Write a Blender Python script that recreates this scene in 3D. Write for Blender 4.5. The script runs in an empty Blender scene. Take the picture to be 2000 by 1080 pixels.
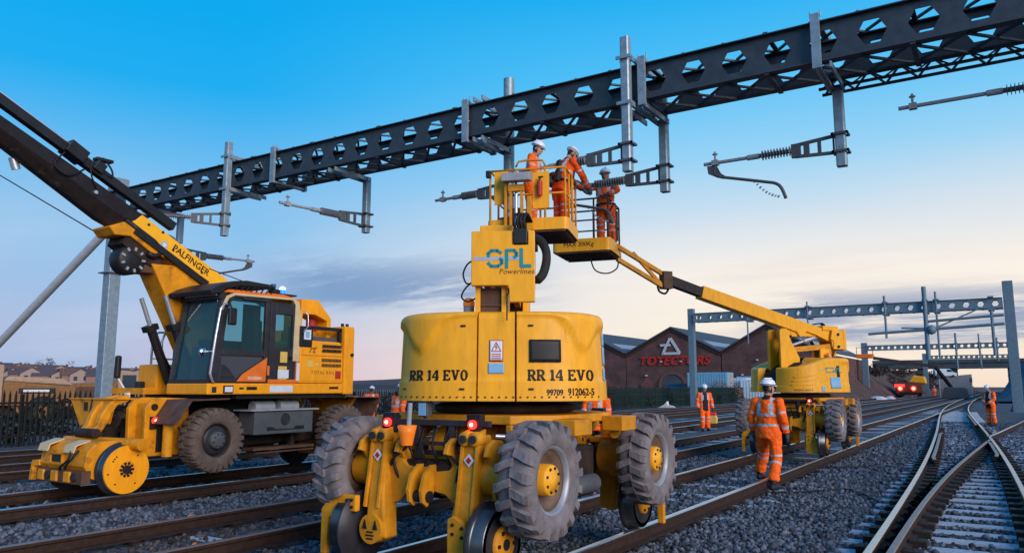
import bpy, bmesh, math, random
import numpy as np
from mathutils import Vector, Matrix, Euler, noise, kdtree

random.seed(7)
rng = np.random.default_rng(11)
SC = bpy.context.scene
COL = SC.collection
PI = math.pi

# ------------------------------------------------------------------ camera
PITCH = math.radians(8.157)
YAW = math.radians(32.624)
CAM_H = 1.52                      # above rail level; X across the tracks, Y along them
cam_data = bpy.data.cameras.new("camera")
cam_data.sensor_width = 36.0
cam_data.lens = 27.0
cam_data.clip_start = 0.05
cam_data.clip_end = 6000
cam = bpy.data.objects.new("camera", cam_data)
COL.objects.link(cam)
FWD = Vector((-math.sin(YAW) * math.cos(PITCH), math.cos(YAW) * math.cos(PITCH), math.sin(PITCH)))
RGT = Vector((math.cos(YAW), math.sin(YAW), 0))
UPV = RGT.cross(FWD)
mw = Matrix((RGT, UPV, -FWD)).transposed().to_4x4()
mw.translation = Vector((0, 0, CAM_H))
cam.matrix_world = mw
SC.camera = cam

def srgb(r, g, b, a=1.0):
    def c(u):
        u = u / 255.0
        return u / 12.92 if u <= 0.04045 else ((u + 0.055) / 1.055) ** 2.4
    return (c(r), c(g), c(b), a)

# ------------------------------------------------------------------ sky
SUN_EL = math.radians(21)
SUN_AZ = (0.91, -0.41)            # horizontal direction towards the light
W = bpy.data.worlds.new("World")
SC.world = W
W.use_nodes = True
nt = W.node_tree
for n in list(nt.nodes):
    nt.nodes.remove(n)
def N(kind, **kw):
    n = nt.nodes.new(kind)
    for k, v in kw.items():
        setattr(n, k, v)
    return n
def L(a, b):
    nt.links.new(a, b)
def math_node(op, a=None, b=None, clamp=False):
    n = N('ShaderNodeMath', operation=op, use_clamp=clamp)
    for i, v in enumerate((a, b)):
        if v is None:
            continue
        if isinstance(v, (int, float)):
            n.inputs[i].default_value = v
        else:
            L(v, n.inputs[i])
    return n.outputs[0]
def ramp(fac, stops, interp='EASE'):
    n = N('ShaderNodeValToRGB')
    cr = n.color_ramp
    cr.interpolation = interp
    while len(cr.elements) > 1:
        cr.elements.remove(cr.elements[-1])
    cr.elements[0].position = stops[0][0]
    cr.elements[0].color = stops[0][1]
    for p, c in stops[1:]:
        e = cr.elements.new(p)
        e.color = c
    L(fac, n.inputs[0])
    return n.outputs[0]
def smooth(val, lo, hi, a=0.0, b=1.0):
    n = N('ShaderNodeMapRange', interpolation_type='SMOOTHSTEP')
    L(val, n.inputs[0])
    n.inputs[1].default_value = lo
    n.inputs[2].default_value = hi
    n.inputs[3].default_value = a
    n.inputs[4].default_value = b
    return n.outputs[0]
def mixc(fac, a, b):
    n = N('ShaderNodeMix', data_type='RGBA')
    L(fac, n.inputs[0])
    for s, v in ((n.inputs[6], a), (n.inputs[7], b)):
        if isinstance(v, tuple):
            s.default_value = v
        else:
            L(v, s)
    return n.outputs[2]
tc = N('ShaderNodeTexCoord')
sep = N('ShaderNodeSeparateXYZ')
L(tc.outputs['Generated'], sep.inputs[0])
DX, DY, DZ = sep.outputs
el = math_node('MAXIMUM', DZ, 0.0)
cool = ramp(el, [(0.0, srgb(216, 192, 212)), (0.04, srgb(212, 196, 218)), (0.10, srgb(166, 192, 228)),
                 (0.17, srgb(138, 194, 237)), (0.26, srgb(92, 186, 242)), (0.35, srgb(26, 174, 243)),
                 (0.43, srgb(0, 170, 242)), (0.75, srgb(0, 138, 222)), (1.0, srgb(0, 120, 205))], 'LINEAR')
warm = ramp(el, [(0.0, srgb(250, 226, 206)), (0.06, srgb(255, 243, 224)), (0.14, srgb(253, 244, 234)),
                 (0.20, srgb(214, 228, 240)), (0.28, srgb(150, 212, 248)), (0.38, srgb(84, 195, 250)),
                 (0.48, srgb(10, 174, 244)), (0.75, srgb(0, 140, 224)), (1.0, srgb(0, 120, 205))], 'LINEAR')
hl = math_node('SQRT', math_node('ADD', math_node('MULTIPLY', DX, DX), math_node('MULTIPLY', DY, DY)))
az = math_node('DIVIDE', DY, math_node('MAXIMUM', hl, 0.001))
glow = smooth(az, 0.58, 0.99)
sky = mixc(glow, cool, warm)
# far left the horizon loses its pink
leftblue = math_node('MULTIPLY', smooth(az, 0.66, 0.45), smooth(DZ, 0.16, 0.0))
sky = mixc(math_node('MULTIPLY', leftblue, 0.75), sky, srgb(142, 186, 226))
# cloud layers seen from below
den = math_node('ADD', el, 0.10)
comb = N('ShaderNodeCombineXYZ')
L(math_node('DIVIDE', DX, den), comb.inputs[0])
L(math_node('DIVIDE', DY, den), comb.inputs[1])
comb.inputs[2].default_value = 3.7
def cloud(scale, detail, lo, hi, off, rough=0.55):
    m = N('ShaderNodeMapping')
    L(comb.outputs[0], m.inputs[0])
    m.inputs['Location'].default_value = off
    m.inputs['Rotation'].default_value = (0, 0, math.radians(33))
    m.inputs['Scale'].default_value = (0.55, 1.25, 1)
    t = N('ShaderNodeTexNoise')
    L(m.outputs[0], t.inputs['Vector'])
    t.inputs['Scale'].default_value = scale
    t.inputs['Detail'].default_value = detail
    t.inputs['Roughness'].default_value = rough
    return smooth(t.outputs['Fac'], lo, hi)
wisps = cloud(0.42, 6, 0.42, 0.75, (2.2, 7.1, 0))
wmask = math_node('MULTIPLY', wisps, smooth(DZ, 0.34, 0.12))
sky = mixc(math_node('MULTIPLY', wmask, 0.42), sky, mixc(glow, srgb(206, 216, 236), srgb(253, 240, 228)))
bank_noise = cloud(1.5, 9, 0.38, 0.58, (1.3, 4.4, 0), 0.68)
bandA = math_node('MULTIPLY', math_node('MULTIPLY', smooth(az, 0.58, 0.70), smooth(az, 0.90, 0.80)), math_node('MULTIPLY', smooth(DZ, 0.085, 0.115), smooth(DZ, 0.185, 0.13)))
bandB = math_node('MULTIPLY', smooth(az, 0.955, 0.985), math_node('MULTIPLY', smooth(DZ, 0.035, 0.06), smooth(DZ, 0.13, 0.09)))
bank = math_node('MULTIPLY', bank_noise, math_node('ADD', bandA, bandB, True))
dark = cloud(0.62, 7, 0.50, 0.66, (5.3, 1.4, 0))
dmask = math_node('MULTIPLY', dark, math_node('MULTIPLY', smooth(DZ, 0.20, 0.12), smooth(DZ, 0.02, 0.07)))
sky = mixc(math_node('MULTIPLY', dmask, 0.18), sky, mixc(glow, srgb(112, 152, 198), srgb(158, 164, 190)))
sky = mixc(math_node('MULTIPLY', bank, 0.85), sky, mixc(glow, srgb(104, 148, 198), srgb(140, 158, 192)))
below = smooth(DZ, 0.0, -0.06)
sky = mixc(below, sky, srgb(96, 98, 108))
bg = N('ShaderNodeBackground')
L(sky, bg.inputs[0])
bg.inputs[1].default_value = 0.97
nish = N('ShaderNodeTexSky', sky_type='NISHITA')
nish.sun_disc = False
nish.sun_elevation = SUN_EL
nish.sun_rotation = math.atan2(SUN_AZ[0], SUN_AZ[1])
bg2 = N('ShaderNodeBackground')
L(nish.outputs[0], bg2.inputs[0])
bg2.inputs[1].default_value = 0.003
ad = N('ShaderNodeAddShader')
L(bg.outputs[0], ad.inputs[0])
L(bg2.outputs[0], ad.inputs[1])
wo = N('ShaderNodeOutputWorld')
L(ad.outputs[0], wo.inputs[0])

# ------------------------------------------------------------------ soft dusk light
sd = bpy.data.lights.new("sun", 'SUN')
sd.energy = 3.3
sd.angle = math.radians(38)
sd.color = (1.0, 0.88, 0.79)
sun = bpy.data.objects.new("sun", sd)
COL.objects.link(sun)
to_sun = Vector((SUN_AZ[0] * math.cos(SUN_EL), SUN_AZ[1] * math.cos(SUN_EL), math.sin(SUN_EL)))
sun.rotation_euler = to_sun.to_track_quat('Z', 'Y').to_euler()
SC.view_settings.view_transform = 'Standard'
SC.view_settings.look = 'None'
SC.view_settings.exposure = 0.0
SC.view_settings.gamma = 1.0
SC.view_settings.use_curve_mapping = False
SC.cycles.max_bounces = 6
SC.cycles.transparent_max_bounces = 12

# ------------------------------------------------------------------ materials
MATS = {}
def material(name, col, rough=0.6, metal=0.0, vary=0.25, vscale=6.0, dirt=None, dirt_amt=0.0, dirt_scale=2.5,
             bump=0.0, bscale=40.0, emit=None, estr=0.0, spec=0.24, coat=0.0, island=0.0, stretch=None):
    m = bpy.data.materials.new(name)
    m.use_nodes = True
    t = m.node_tree
    b = t.nodes['Principled BSDF']
    b.inputs['Roughness'].default_value = rough
    b.inputs['Metallic'].default_value = metal
    b.inputs['Specular IOR Level'].default_value = spec
    if coat:
        b.inputs['Coat Weight'].default_value = coat
        b.inputs['Coat Roughness'].default_value = 0.15
    c = (col[0], col[1], col[2], 1)
    tcn = t.nodes.new('ShaderNodeTexCoord')
    vec = tcn.outputs['Object']
    if stretch:
        mp = t.nodes.new('ShaderNodeMapping')
        mp.inputs['Scale'].default_value = stretch
        t.links.new(vec, mp.inputs[0])
        vec = mp.outputs[0]
    n1 = t.nodes.new('ShaderNodeTexNoise')
    n1.inputs['Scale'].default_value = vscale
    n1.inputs['Detail'].default_value = 6
    n1.inputs['Roughness'].default_value = 0.6
    t.links.new(vec, n1.inputs['Vector'])
    mr = t.nodes.new('ShaderNodeMapRange')
    t.links.new(n1.outputs['Fac'], mr.inputs[0])
    mr.inputs[1].default_value = 0.3
    mr.inputs[2].default_value = 0.7
    mr.inputs[3].default_value = 1 - vary
    mr.inputs[4].default_value = 1 + vary * 0.6
    mul = t.nodes.new('ShaderNodeMix')
    mul.data_type = 'RGBA'
    mul.blend_type = 'MULTIPLY'
    mul.inputs[0].default_value = 1
    mul.inputs[6].default_value = c
    t.links.new(mr.outputs[0], mul.inputs[7])
    out = mul.outputs[2]
    if island:
        g = t.nodes.new('ShaderNodeNewGeometry')
        mi = t.nodes.new('ShaderNodeMapRange')
        t.links.new(g.outputs['Random Per Island'], mi.inputs[0])
        mi.inputs[3].default_value = 1 - island
        mi.inputs[4].default_value = 1 + island
        m2 = t.nodes.new('ShaderNodeMix')
        m2.data_type = 'RGBA'
        m2.blend_type = 'MULTIPLY'
        m2.inputs[0].default_value = 1
        t.links.new(out, m2.inputs[6])
        t.links.new(mi.outputs[0], m2.inputs[7])
        out = m2.outputs[2]
    if dirt:
        n2 = t.nodes.new('ShaderNodeTexNoise')
        n2.inputs['Scale'].default_value = dirt_scale
        n2.inputs['Detail'].default_value = 8
        n2.inputs['Roughness'].default_value = 0.7
        t.links.new(vec, n2.inputs['Vector'])
        md = t.nodes.new('ShaderNodeMapRange')
        t.links.new(n2.outputs['Fac'], md.inputs[0])
        md.inputs[1].default_value = 0.66 - dirt_amt * 0.3
        md.inputs[2].default_value = 0.80 - dirt_amt * 0.3
        md.inputs[4].default_value = min(1.0, 0.35 + dirt_amt)
        m3 = t.nodes.new('ShaderNodeMix')
        m3.data_type = 'RGBA'
        t.links.new(md.outputs[0], m3.inputs[0])
        t.links.new(out, m3.inputs[6])
        m3.inputs[7].default_value = (dirt[0], dirt[1], dirt[2], 1)
        out = m3.outputs[2]
        mr2 = t.nodes.new('ShaderNodeMapRange')
        t.links.new(md.outputs[0], mr2.inputs[0])
        mr2.inputs[3].default_value = rough
        mr2.inputs[4].default_value = min(1, rough + 0.35)
        t.links.new(mr2.outputs[0], b.inputs['Roughness'])
    t.links.new(out, b.inputs['Base Color'])
    if bump:
        n4 = t.nodes.new('ShaderNodeTexNoise')
        n4.inputs['Scale'].default_value = bscale
        n4.inputs['Detail'].default_value = 5
        t.links.new(vec, n4.inputs['Vector'])
        bp = t.nodes.new('ShaderNodeBump')
        bp.inputs['Strength'].default_value = bump
        bp.inputs['Distance'].default_value = 0.02
        t.links.new(n4.outputs['Fac'], bp.inputs['Height'])
        t.links.new(bp.outputs[0], b.inputs['Normal'])
    if emit:
        b.inputs['Emission Color'].default_value = (emit[0], emit[1], emit[2], 1)
        b.inputs['Emission Strength'].default_value = estr
    MATS[name] = m
    return m

M = MATS
material('yellow', (0.88, 0.385, 0.020), 0.38, vary=0.14, dirt=(0.34, 0.15, 0.03), dirt_amt=0.17, dirt_scale=2.2, bump=0.05, stretch=(2.2, 2.2, 0.55))
material('yellow_worn', (0.66, 0.26, 0.012), 0.5, vary=0.30, dirt=(0.10, 0.042, 0.014), dirt_amt=0.30, dirt_scale=3.0, bump=0.12)
material('crane_yellow', (0.92, 0.345, 0.010), 0.38, vary=0.14, dirt=(0.34, 0.12, 0.02), dirt_amt=0.18, dirt_scale=2.4, bump=0.04, stretch=(2, 2, 0.7))
material('crane_worn', (0.70, 0.26, 0.007), 0.5, vary=0.25, dirt=(0.09, 0.045, 0.02), dirt_amt=0.36, dirt_scale=5, bump=0.12)
material('palf_yellow', (0.92, 0.43, 0.012), 0.3, vary=0.08, coat=0.3)
material('orange_paint', (0.78, 0.17, 0.02), 0.4, vary=0.15)
material('cream_paint', (0.60, 0.45, 0.25), 0.5, vary=0.15, dirt=(0.3, 0.2, 0.1), dirt_amt=0.2)
material('beige_panel', (0.50, 0.40, 0.33), 0.5, vary=0.15)
material('black', (0.018, 0.017, 0.019), 0.45, vary=0.3)
material('black_frame', (0.030, 0.028, 0.034), 0.38, vary=0.3, dirt=(0.10, 0.08, 0.07), dirt_amt=0.1)
material('grime', (0.032, 0.020, 0.016), 0.7, vary=0.5, bump=0.2)
material('boom_black', (0.020, 0.014, 0.014), 0.4, vary=0.35, dirt=(0.09, 0.075, 0.07), dirt_amt=0.15)
material('brown_steel', (0.11, 0.055, 0.035), 0.6, vary=0.4, dirt=(0.03, 0.018, 0.012), dirt_amt=0.3)
material('dark_grey', (0.085, 0.088, 0.098), 0.5, vary=0.2, dirt=(0.04, 0.035, 0.03), dirt_amt=0.15)
material('mid_grey', (0.30, 0.31, 0.34), 0.45, vary=0.2)
material('silver', (0.62, 0.64, 0.68), 0.3, 0.7, vary=0.1)
material('chrome', (0.75, 0.76, 0.78), 0.12, 1.0, vary=0.05)
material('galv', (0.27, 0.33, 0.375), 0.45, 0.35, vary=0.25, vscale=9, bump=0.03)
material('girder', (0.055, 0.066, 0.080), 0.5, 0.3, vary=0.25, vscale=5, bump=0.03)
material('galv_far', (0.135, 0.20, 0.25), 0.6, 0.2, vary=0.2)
material('tyre_dust', (0.185, 0.158, 0.164), 0.85, vary=0.35, vscale=9, dirt=(0.085, 0.07, 0.07), dirt_amt=0.18, dirt_scale=4, bump=0.3, bscale=60)
material('tyre_brown', (0.130, 0.092, 0.076), 0.85, vary=0.35, vscale=9, dirt=(0.05, 0.035, 0.03), dirt_amt=0.2, bump=0.3, bscale=60)
material('rubber', (0.022, 0.020, 0.021), 0.7, vary=0.3)
material('rim_rust', (0.16, 0.10, 0.075), 0.6, vary=0.4, dirt=(0.30, 0.27, 0.27), dirt_amt=0.2)
material('rim_steel', (0.34, 0.34, 0.37), 0.45, 0.4, vary=0.3)
material('hivis', (1.0, 0.125, 0.006), 0.7, vary=0.18, vscale=9, bump=0.35, bscale=14, emit=(0.95, 0.10, 0.0), estr=0.0)
material('hivis_dirty', (0.80, 0.085, 0.006), 0.75, vary=0.30, vscale=7, bump=0.35, bscale=14)
material('tape', (0.44, 0.42, 0.45), 0.35, vary=0.12, bump=0.15, bscale=20)
material('skin', (0.46, 0.23, 0.15), 0.55, vary=0.12)
material('boot', (0.022, 0.020, 0.026), 0.55, vary=0.4, bump=0.2)
material('glove', (0.060, 0.075, 0.100), 0.7, vary=0.3)
material('dark_cloth', (0.016, 0.014, 0.022), 0.8, vary=0.3, bump=0.2)
material('helmet_white', (0.70, 0.74, 0.80), 0.25, vary=0.06, coat=0.4)
material('strap_blue', (0.035, 0.05, 0.09), 0.6)
material('rail_side', (0.036, 0.018, 0.013), 0.75, vary=0.4, vscale=14, bump=0.25, bscale=60)
material('rail_head', (0.60, 0.565, 0.55), 0.27, 0.92, vary=0.12)
material('rail_dull', (0.27, 0.20, 0.175), 0.42, 0.6, vary=0.25)
material('sleeper', (0.42, 0.45, 0.50), 0.85, vary=0.25, vscale=5, dirt=(0.09, 0.065, 0.06), dirt_amt=0.28, dirt_scale=3, bump=0.2)
material('clip', (0.030, 0.018, 0.014), 0.7, vary=0.3)
material('stone', (0.088, 0.098, 0.120), 0.85, vary=0.3, vscale=20, island=0.75)
material('stone_dark', (0.070, 0.058, 0.055), 0.9, vary=0.4, vscale=20, island=0.7)
material('slate', (0.060, 0.058, 0.070), 0.6, vary=0.3, vscale=3)
material('brick_dark', (0.060, 0.028, 0.026), 0.9, vary=0.3)
material('red_sign', (0.40, 0.026, 0.020), 0.5, vary=0.1)
material('white_sign', (0.46, 0.46, 0.50), 0.5, vary=0.1)
material('fence_dark', (0.008, 0.008, 0.008), 0.7, vary=0.3)
material('fence_green', (0.014, 0.030, 0.026), 0.6, vary=0.3)
material('container_blue', (0.16, 0.36, 0.50), 0.5, vary=0.15)
material('container_white', (0.50, 0.58, 0.66), 0.5, vary=0.15)
material('skip_blue', (0.03, 0.13, 0.25), 0.5, vary=0.2)
material('concrete', (0.24, 0.25, 0.27), 0.9, vary=0.25, vscale=1.5)
material('concrete_dark', (0.06, 0.075, 0.09), 0.9, vary=0.3, vscale=0.5)
material('house_wall', (0.26, 0.15, 0.12), 0.9, vary=0.2)
material('house_wall_pale', (0.34, 0.24, 0.20), 0.9, vary=0.2)
material('house_roof', (0.085, 0.072, 0.085), 0.8, vary=0.2)
material('house_roof_red', (0.15, 0.085, 0.07), 0.8, vary=0.2)
material('dumper', (0.24, 0.11, 0.035), 0.5, vary=0.3, dirt=(0.10, 0.055, 0.035), dirt_amt=0.3, dirt_scale=1)
material('dumper_pale', (0.38, 0.25, 0.17), 0.5, vary=0.2)
material('sticker_blue', (0.22, 0.42, 0.62), 0.4, vary=0.1)
material('sticker_white', (0.66, 0.68, 0.74), 0.4, vary=0.1)
material('sticker_yellow', (0.70, 0.45, 0.10), 0.4, vary=0.1)
material('teal_ink', (0.012, 0.24, 0.28), 0.5, vary=0.08)
material('pale_stripe', (0.36, 0.40, 0.46), 0.5, vary=0.1)
material('ink', (0.020, 0.012, 0.010), 0.5, vary=0.2)
material('ink_brown', (0.22, 0.11, 0.03), 0.5, vary=0.2)
material('ink_white', (0.70, 0.66, 0.64), 0.5, vary=0.1)
material('ink_red', (0.45, 0.03, 0.02), 0.5, vary=0.1)
material('insulator', (0.17, 0.165, 0.185), 0.45, vary=0.3)
material('red_bag', (0.80, 0.030, 0.030), 0.5, vary=0.1)
material('ext_red', (0.42, 0.035, 0.025), 0.4)
material('interior', (0.024, 0.026, 0.028), 0.8)
material('cable', (0.016, 0.013, 0.014), 0.6)
material('leaf_litter', (0.55, 0.20, 0.06), 0.8, vary=0.3)
material('paper', (0.62, 0.60, 0.62), 0.8)
material('red_lamp', (0.5, 0.01, 0.01), 0.3, emit=(1.0, 0.02, 0.015), estr=5.0)
material('red_core', (1.0, 0.3, 0.2), 0.3, emit=(1.0, 0.32, 0.18), estr=9.0)
material('red_far', (1.0, 0.1, 0.05), 0.3, emit=(1.0, 0.03, 0.015), estr=14.0)
material('blue_lamp', (0.02, 0.16, 0.8), 0.2, emit=(0.02, 0.24, 1.0), estr=1.3)
material('blue_core', (0.6, 0.9, 1.0), 0.2, emit=(0.55, 0.9, 1.0), estr=3.0)
material('blue_glass', (0.01, 0.06, 0.25), 0.15)
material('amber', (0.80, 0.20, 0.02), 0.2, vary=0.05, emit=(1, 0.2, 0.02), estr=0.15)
material('bramble', (0.055, 0.040, 0.038), 0.95, vary=0.4, vscale=1.2)
material('bush_green', (0.018, 0.022, 0.015), 0.95, vary=0.5, vscale=1.0)
material('hill_brown', (0.10, 0.065, 0.065), 0.95, vary=0.35, vscale=0.05)
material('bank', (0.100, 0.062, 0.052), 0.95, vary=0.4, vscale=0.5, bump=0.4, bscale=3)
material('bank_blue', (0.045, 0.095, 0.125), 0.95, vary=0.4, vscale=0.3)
material('bark', (0.075, 0.055, 0.060), 0.9)

material('wheel_steel', (0.10, 0.11, 0.125), 0.28, 0.8, vary=0.3)
def glass(name, col, rough=0.05, trans=0.55):
    m = bpy.data.materials.new(name)
    m.use_nodes = True
    t = m.node_tree
    b = t.nodes['Principled BSDF']
    b.inputs['Base Color'].default_value = (*col, 1)
    b.inputs['Roughness'].default_value = rough
    b.inputs['Specular IOR Level'].default_value = 0.9
    tr = t.nodes.new('ShaderNodeBsdfTransparent')
    tr.inputs[0].default_value = (0.50, 0.80, 0.82, 1)
    mx = t.nodes.new('ShaderNodeMixShader')
    mx.inputs[0].default_value = trans
    t.links.new(b.outputs[0], mx.inputs[1])
    t.links.new(tr.outputs[0], mx.inputs[2])
    t.links.new(mx.outputs[0], t.nodes['Material Output'].inputs[0])
    MATS[name] = m
glass('cab_glass', (0.012, 0.07, 0.095), 0.04, 0.45)
glass('side_glass', (0.02, 0.08, 0.09), 0.04, 0.78)
glass('pane_dark', (0.02, 0.03, 0.04), 0.08, 0.1)

# ------------------------------------------------------------------ mesh helpers
class MB:
    def __init__(s, mat=None):
        s.v = []; s.f = []; s.mi = []; s.sm = []; s.mats = []
        s.T = Matrix()
        s.smooth = False
        s.use(mat) if mat else None
    def use(s, name):
        if name not in s.mats:
            s.mats.append(name)
        s.cur = s.mats.index(name)
        return s
    def add(s, verts, faces, smooth=None):
        o = len(s.v)
        for p in verts:
            s.v.append(tuple(s.T @ Vector(p)))
        sm = s.smooth if smooth is None else smooth
        for f in faces:
            s.f.append(tuple(i + o for i in f))
            s.mi.append(s.cur)
            s.sm.append(sm)
    def bx(s, x0, x1, y0, y1, z0, z1):
        s.add([(x0, y0, z0), (x1, y0, z0), (x1, y1, z0), (x0, y1, z0), (x0, y0, z1), (x1, y0, z1), (x1, y1, z1), (x0, y1, z1)],
              [(0, 3, 2, 1), (4, 5, 6, 7), (0, 1, 5, 4), (1, 2, 6, 5), (2, 3, 7, 6), (3, 0, 4, 7)], False)
        return s
    def box(s, c, size, rot=None):
        R = Euler(rot).to_matrix() if rot else Matrix.Identity(3)
        vs = []
        for dz in (-.5, .5):
            for dx, dy in ((-.5, -.5), (.5, -.5), (.5, .5), (-.5, .5)):
                vs.append(tuple(Vector(c) + R @ Vector((dx * size[0], dy * size[1], dz * size[2]))))
        s.add(vs, [(0, 3, 2, 1), (4, 5, 6, 7), (0, 1, 5, 4), (1, 2, 6, 5), (2, 3, 7, 6), (3, 0, 4, 7)], False)
        return s
    def beam(s, p0, p1, w, h, up=(0, 0, 1), w1=None, h1=None):
        p0 = Vector(p0); p1 = Vector(p1)
        d = (p1 - p0).normalized()
        sd_ = d.cross(Vector(up))
        if sd_.length < 1e-4:
            sd_ = d.cross(Vector((1, 0, 0)))
        sd_.normalize()
        u = sd_.cross(d)
        vs = []
        for p, ww, hh in ((p0, w, h), (p1, w1 or w, h1 or h)):
            for a, b in ((-.5, -.5), (.5, -.5), (.5, .5), (-.5, .5)):
                vs.append(tuple(p + sd_ * (a * ww) + u * (b * hh)))
        s.add(vs, [(0, 1, 2, 3), (7, 6, 5, 4), (0, 4, 5, 1), (1, 5, 6, 2), (2, 6, 7, 3), (3, 7, 4, 0)], False)
        return s
    def cyl(s, p0, p1, r0, r1=None, n=12, caps=True, smooth=True):
        p0 = Vector(p0); p1 = Vector(p1)
        r1 = r0 if r1 is None else r1
        d = (p1 - p0).normalized()
        a = d.orthogonal().normalized(); b = d.cross(a)
        vs = []
        for p, r in ((p0, r0), (p1, r1)):
            for i in range(n):
                t = 2 * PI * i / n
                vs.append(tuple(p + a * (r * math.cos(t)) + b * (r * math.sin(t))))
        s.add(vs, [(i, (i + 1) % n, n + (i + 1) % n, n + i) for i in range(n)], smooth)
        if caps:
            s.add([vs[i] for i in range(n)], [tuple(range(n))[::-1]], False)
            s.add([vs[n + i] for i in range(n)], [tuple(range(n))], False)
        return s
    def tube(s, pts, r, n=8, smooth=True):
        pts = [Vector(p) for p in pts]
        if 4 <= len(pts) < 9 and not isinstance(r, (list, tuple)) and s.mats[s.cur] in ('cable', 'rubber', 'dark_grey'):
            q = []
            for i in range(len(pts) - 1):
                a = pts[max(i - 1, 0)]; b = pts[i]; c = pts[i + 1]; d = pts[min(i + 2, len(pts) - 1)]
                for k in range(5):
                    t = k / 5
                    q.append(.5 * ((2 * b) + (c - a) * t + (2 * a - 5 * b + 4 * c - d) * t * t + (3 * b - a - 3 * c + d) * t ** 3))
            pts = q + [pts[-1]]
        rs = r if isinstance(r, (list, tuple)) else [r] * len(pts)
        vs = []
        prev = None
        for i, p in enumerate(pts):
            d = (pts[min(i + 1, len(pts) - 1)] - pts[max(i - 1, 0)]).normalized()
            if prev is None:
                a = d.orthogonal().normalized()
            else:
                a = (prev - d * prev.dot(d)).normalized()
            prev = a
            b = d.cross(a)
            for k in range(n):
                t = 2 * PI * k / n
                vs.append(tuple(p + a * (rs[i] * math.cos(t)) + b * (rs[i] * math.sin(t))))
        fs = []
        for i in range(len(pts) - 1):
            for k in range(n):
                fs.append((i * n + k, i * n + (k + 1) % n, (i + 1) * n + (k + 1) % n, (i + 1) * n + k))
        fs.append(tuple(range(n))[::-1])
        fs.append(tuple((len(pts) - 1) * n + k for k in range(n)))
        s.add(vs, fs, smooth)
        return s
    def prism(s, poly, axis, t0, t1):
        def mk(a, b, t):
            return {'x': (t, a, b), 'y': (a, t, b), 'z': (a, b, t)}[axis]
        n = len(poly)
        area = sum(poly[i][0] * poly[(i + 1) % n][1] - poly[(i + 1) % n][0] * poly[i][1] for i in range(n))
        if area < 0:
            poly = poly[::-1]
        vs = [mk(a, b, t0) for a, b in poly] + [mk(a, b, t1) for a, b in poly]
        flip = (axis == 'y') != (t1 < t0)
        fs = [tuple(range(n))[::-1], tuple(range(n, 2 * n))] + [(i, (i + 1) % n, n + (i + 1) % n, n + i) for i in range(n)]
        if flip:
            fs = [f[::-1] for f in fs]
        s.add(vs, fs, False)
        return s
    def lathe(s, prof, c, axis, n=24, smooth=True, closed=False, caps=True):
        # prof: (radius, offset along axis)
        c = Vector(c)
        ax = {'x': Vector((1, 0, 0)), 'y': Vector((0, 1, 0)), 'z': Vector((0, 0, 1))}[axis] if isinstance(axis, str) else Vector(axis).normalized()
        a = ax.orthogonal().normalized(); b = ax.cross(a)
        m = len(prof)
        vs = []
        for r, h in prof:
            for i in range(n):
                t = 2 * PI * i / n
                vs.append(tuple(c + ax * h + a * (r * math.cos(t)) + b * (r * math.sin(t))))
        fs = []
        rows = m if closed else m - 1
        for j in range(rows):
            j2 = (j + 1) % m
            for i in range(n):
                fs.append((j * n + i, j * n + (i + 1) % n, j2 * n + (i + 1) % n, j2 * n + i))
        s.add(vs, fs, smooth)
        if not closed and caps:
            if prof[0][0] > 1e-5:
                s.add([vs[i] for i in range(n)], [tuple(range(n))[::-1]], False)
            if prof[-1][0] > 1e-5:
                s.add([vs[(m - 1) * n + i] for i in range(n)], [tuple(range(n))], False)
        return s
    def loft(s, rings, smooth=True, caps=True):
        n = len(rings[0])
        vs = [p for r in rings for p in r]
        fs = []
        for j in range(len(rings) - 1):
            for i in range(n):
                fs.append((j * n + i, j * n + (i + 1) % n, (j + 1) * n + (i + 1) % n, (j + 1) * n + i))
        if caps:
            fs.append(tuple(range(n))[::-1])
            fs.append(tuple((len(rings) - 1) * n + i for i in range(n)))
        s.add(vs, fs, smooth)
        return s
    def sphere(s, c, r, n=10, sc=(1, 1, 1)):
        c = Vector(c)
        rings = []
        m = max(4, n // 2)
        vs = []; fs = []
        for j in range(1, m):
            ph = PI * j / m
            for i in range(n):
                t = 2 * PI * i / n
                vs.append((c.x + r * sc[0] * math.sin(ph) * math.cos(t), c.y + r * sc[1] * math.sin(ph) * math.sin(t), c.z + r * sc[2] * math.cos(ph)))
        top = len(vs); vs.append((c.x, c.y, c.z + r * sc[2])); vs.append((c.x, c.y, c.z - r * sc[2]))
        for j in range(m - 2):
            for i in range(n):
                fs.append((j * n + i, (j + 1) * n + i, (j + 1) * n + (i + 1) % n, j * n + (i + 1) % n))
        for i in range(n):
            fs.append((top, i, (i + 1) % n))
            fs.append((top + 1, (m - 2) * n + (i + 1) % n, (m - 2) * n + i))
        s.add(vs, fs, True)
        return s
    def mesh(s, name):
        me = bpy.data.meshes.new(name)
        me.from_pydata(s.v, [], s.f)
        for m in s.mats:
            me.materials.append(MATS[m])
        if s.f:
            me.polygons.foreach_set('material_index', s.mi)
            me.polygons.foreach_set('use_smooth', s.sm)
        me.update()
        return me
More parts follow.
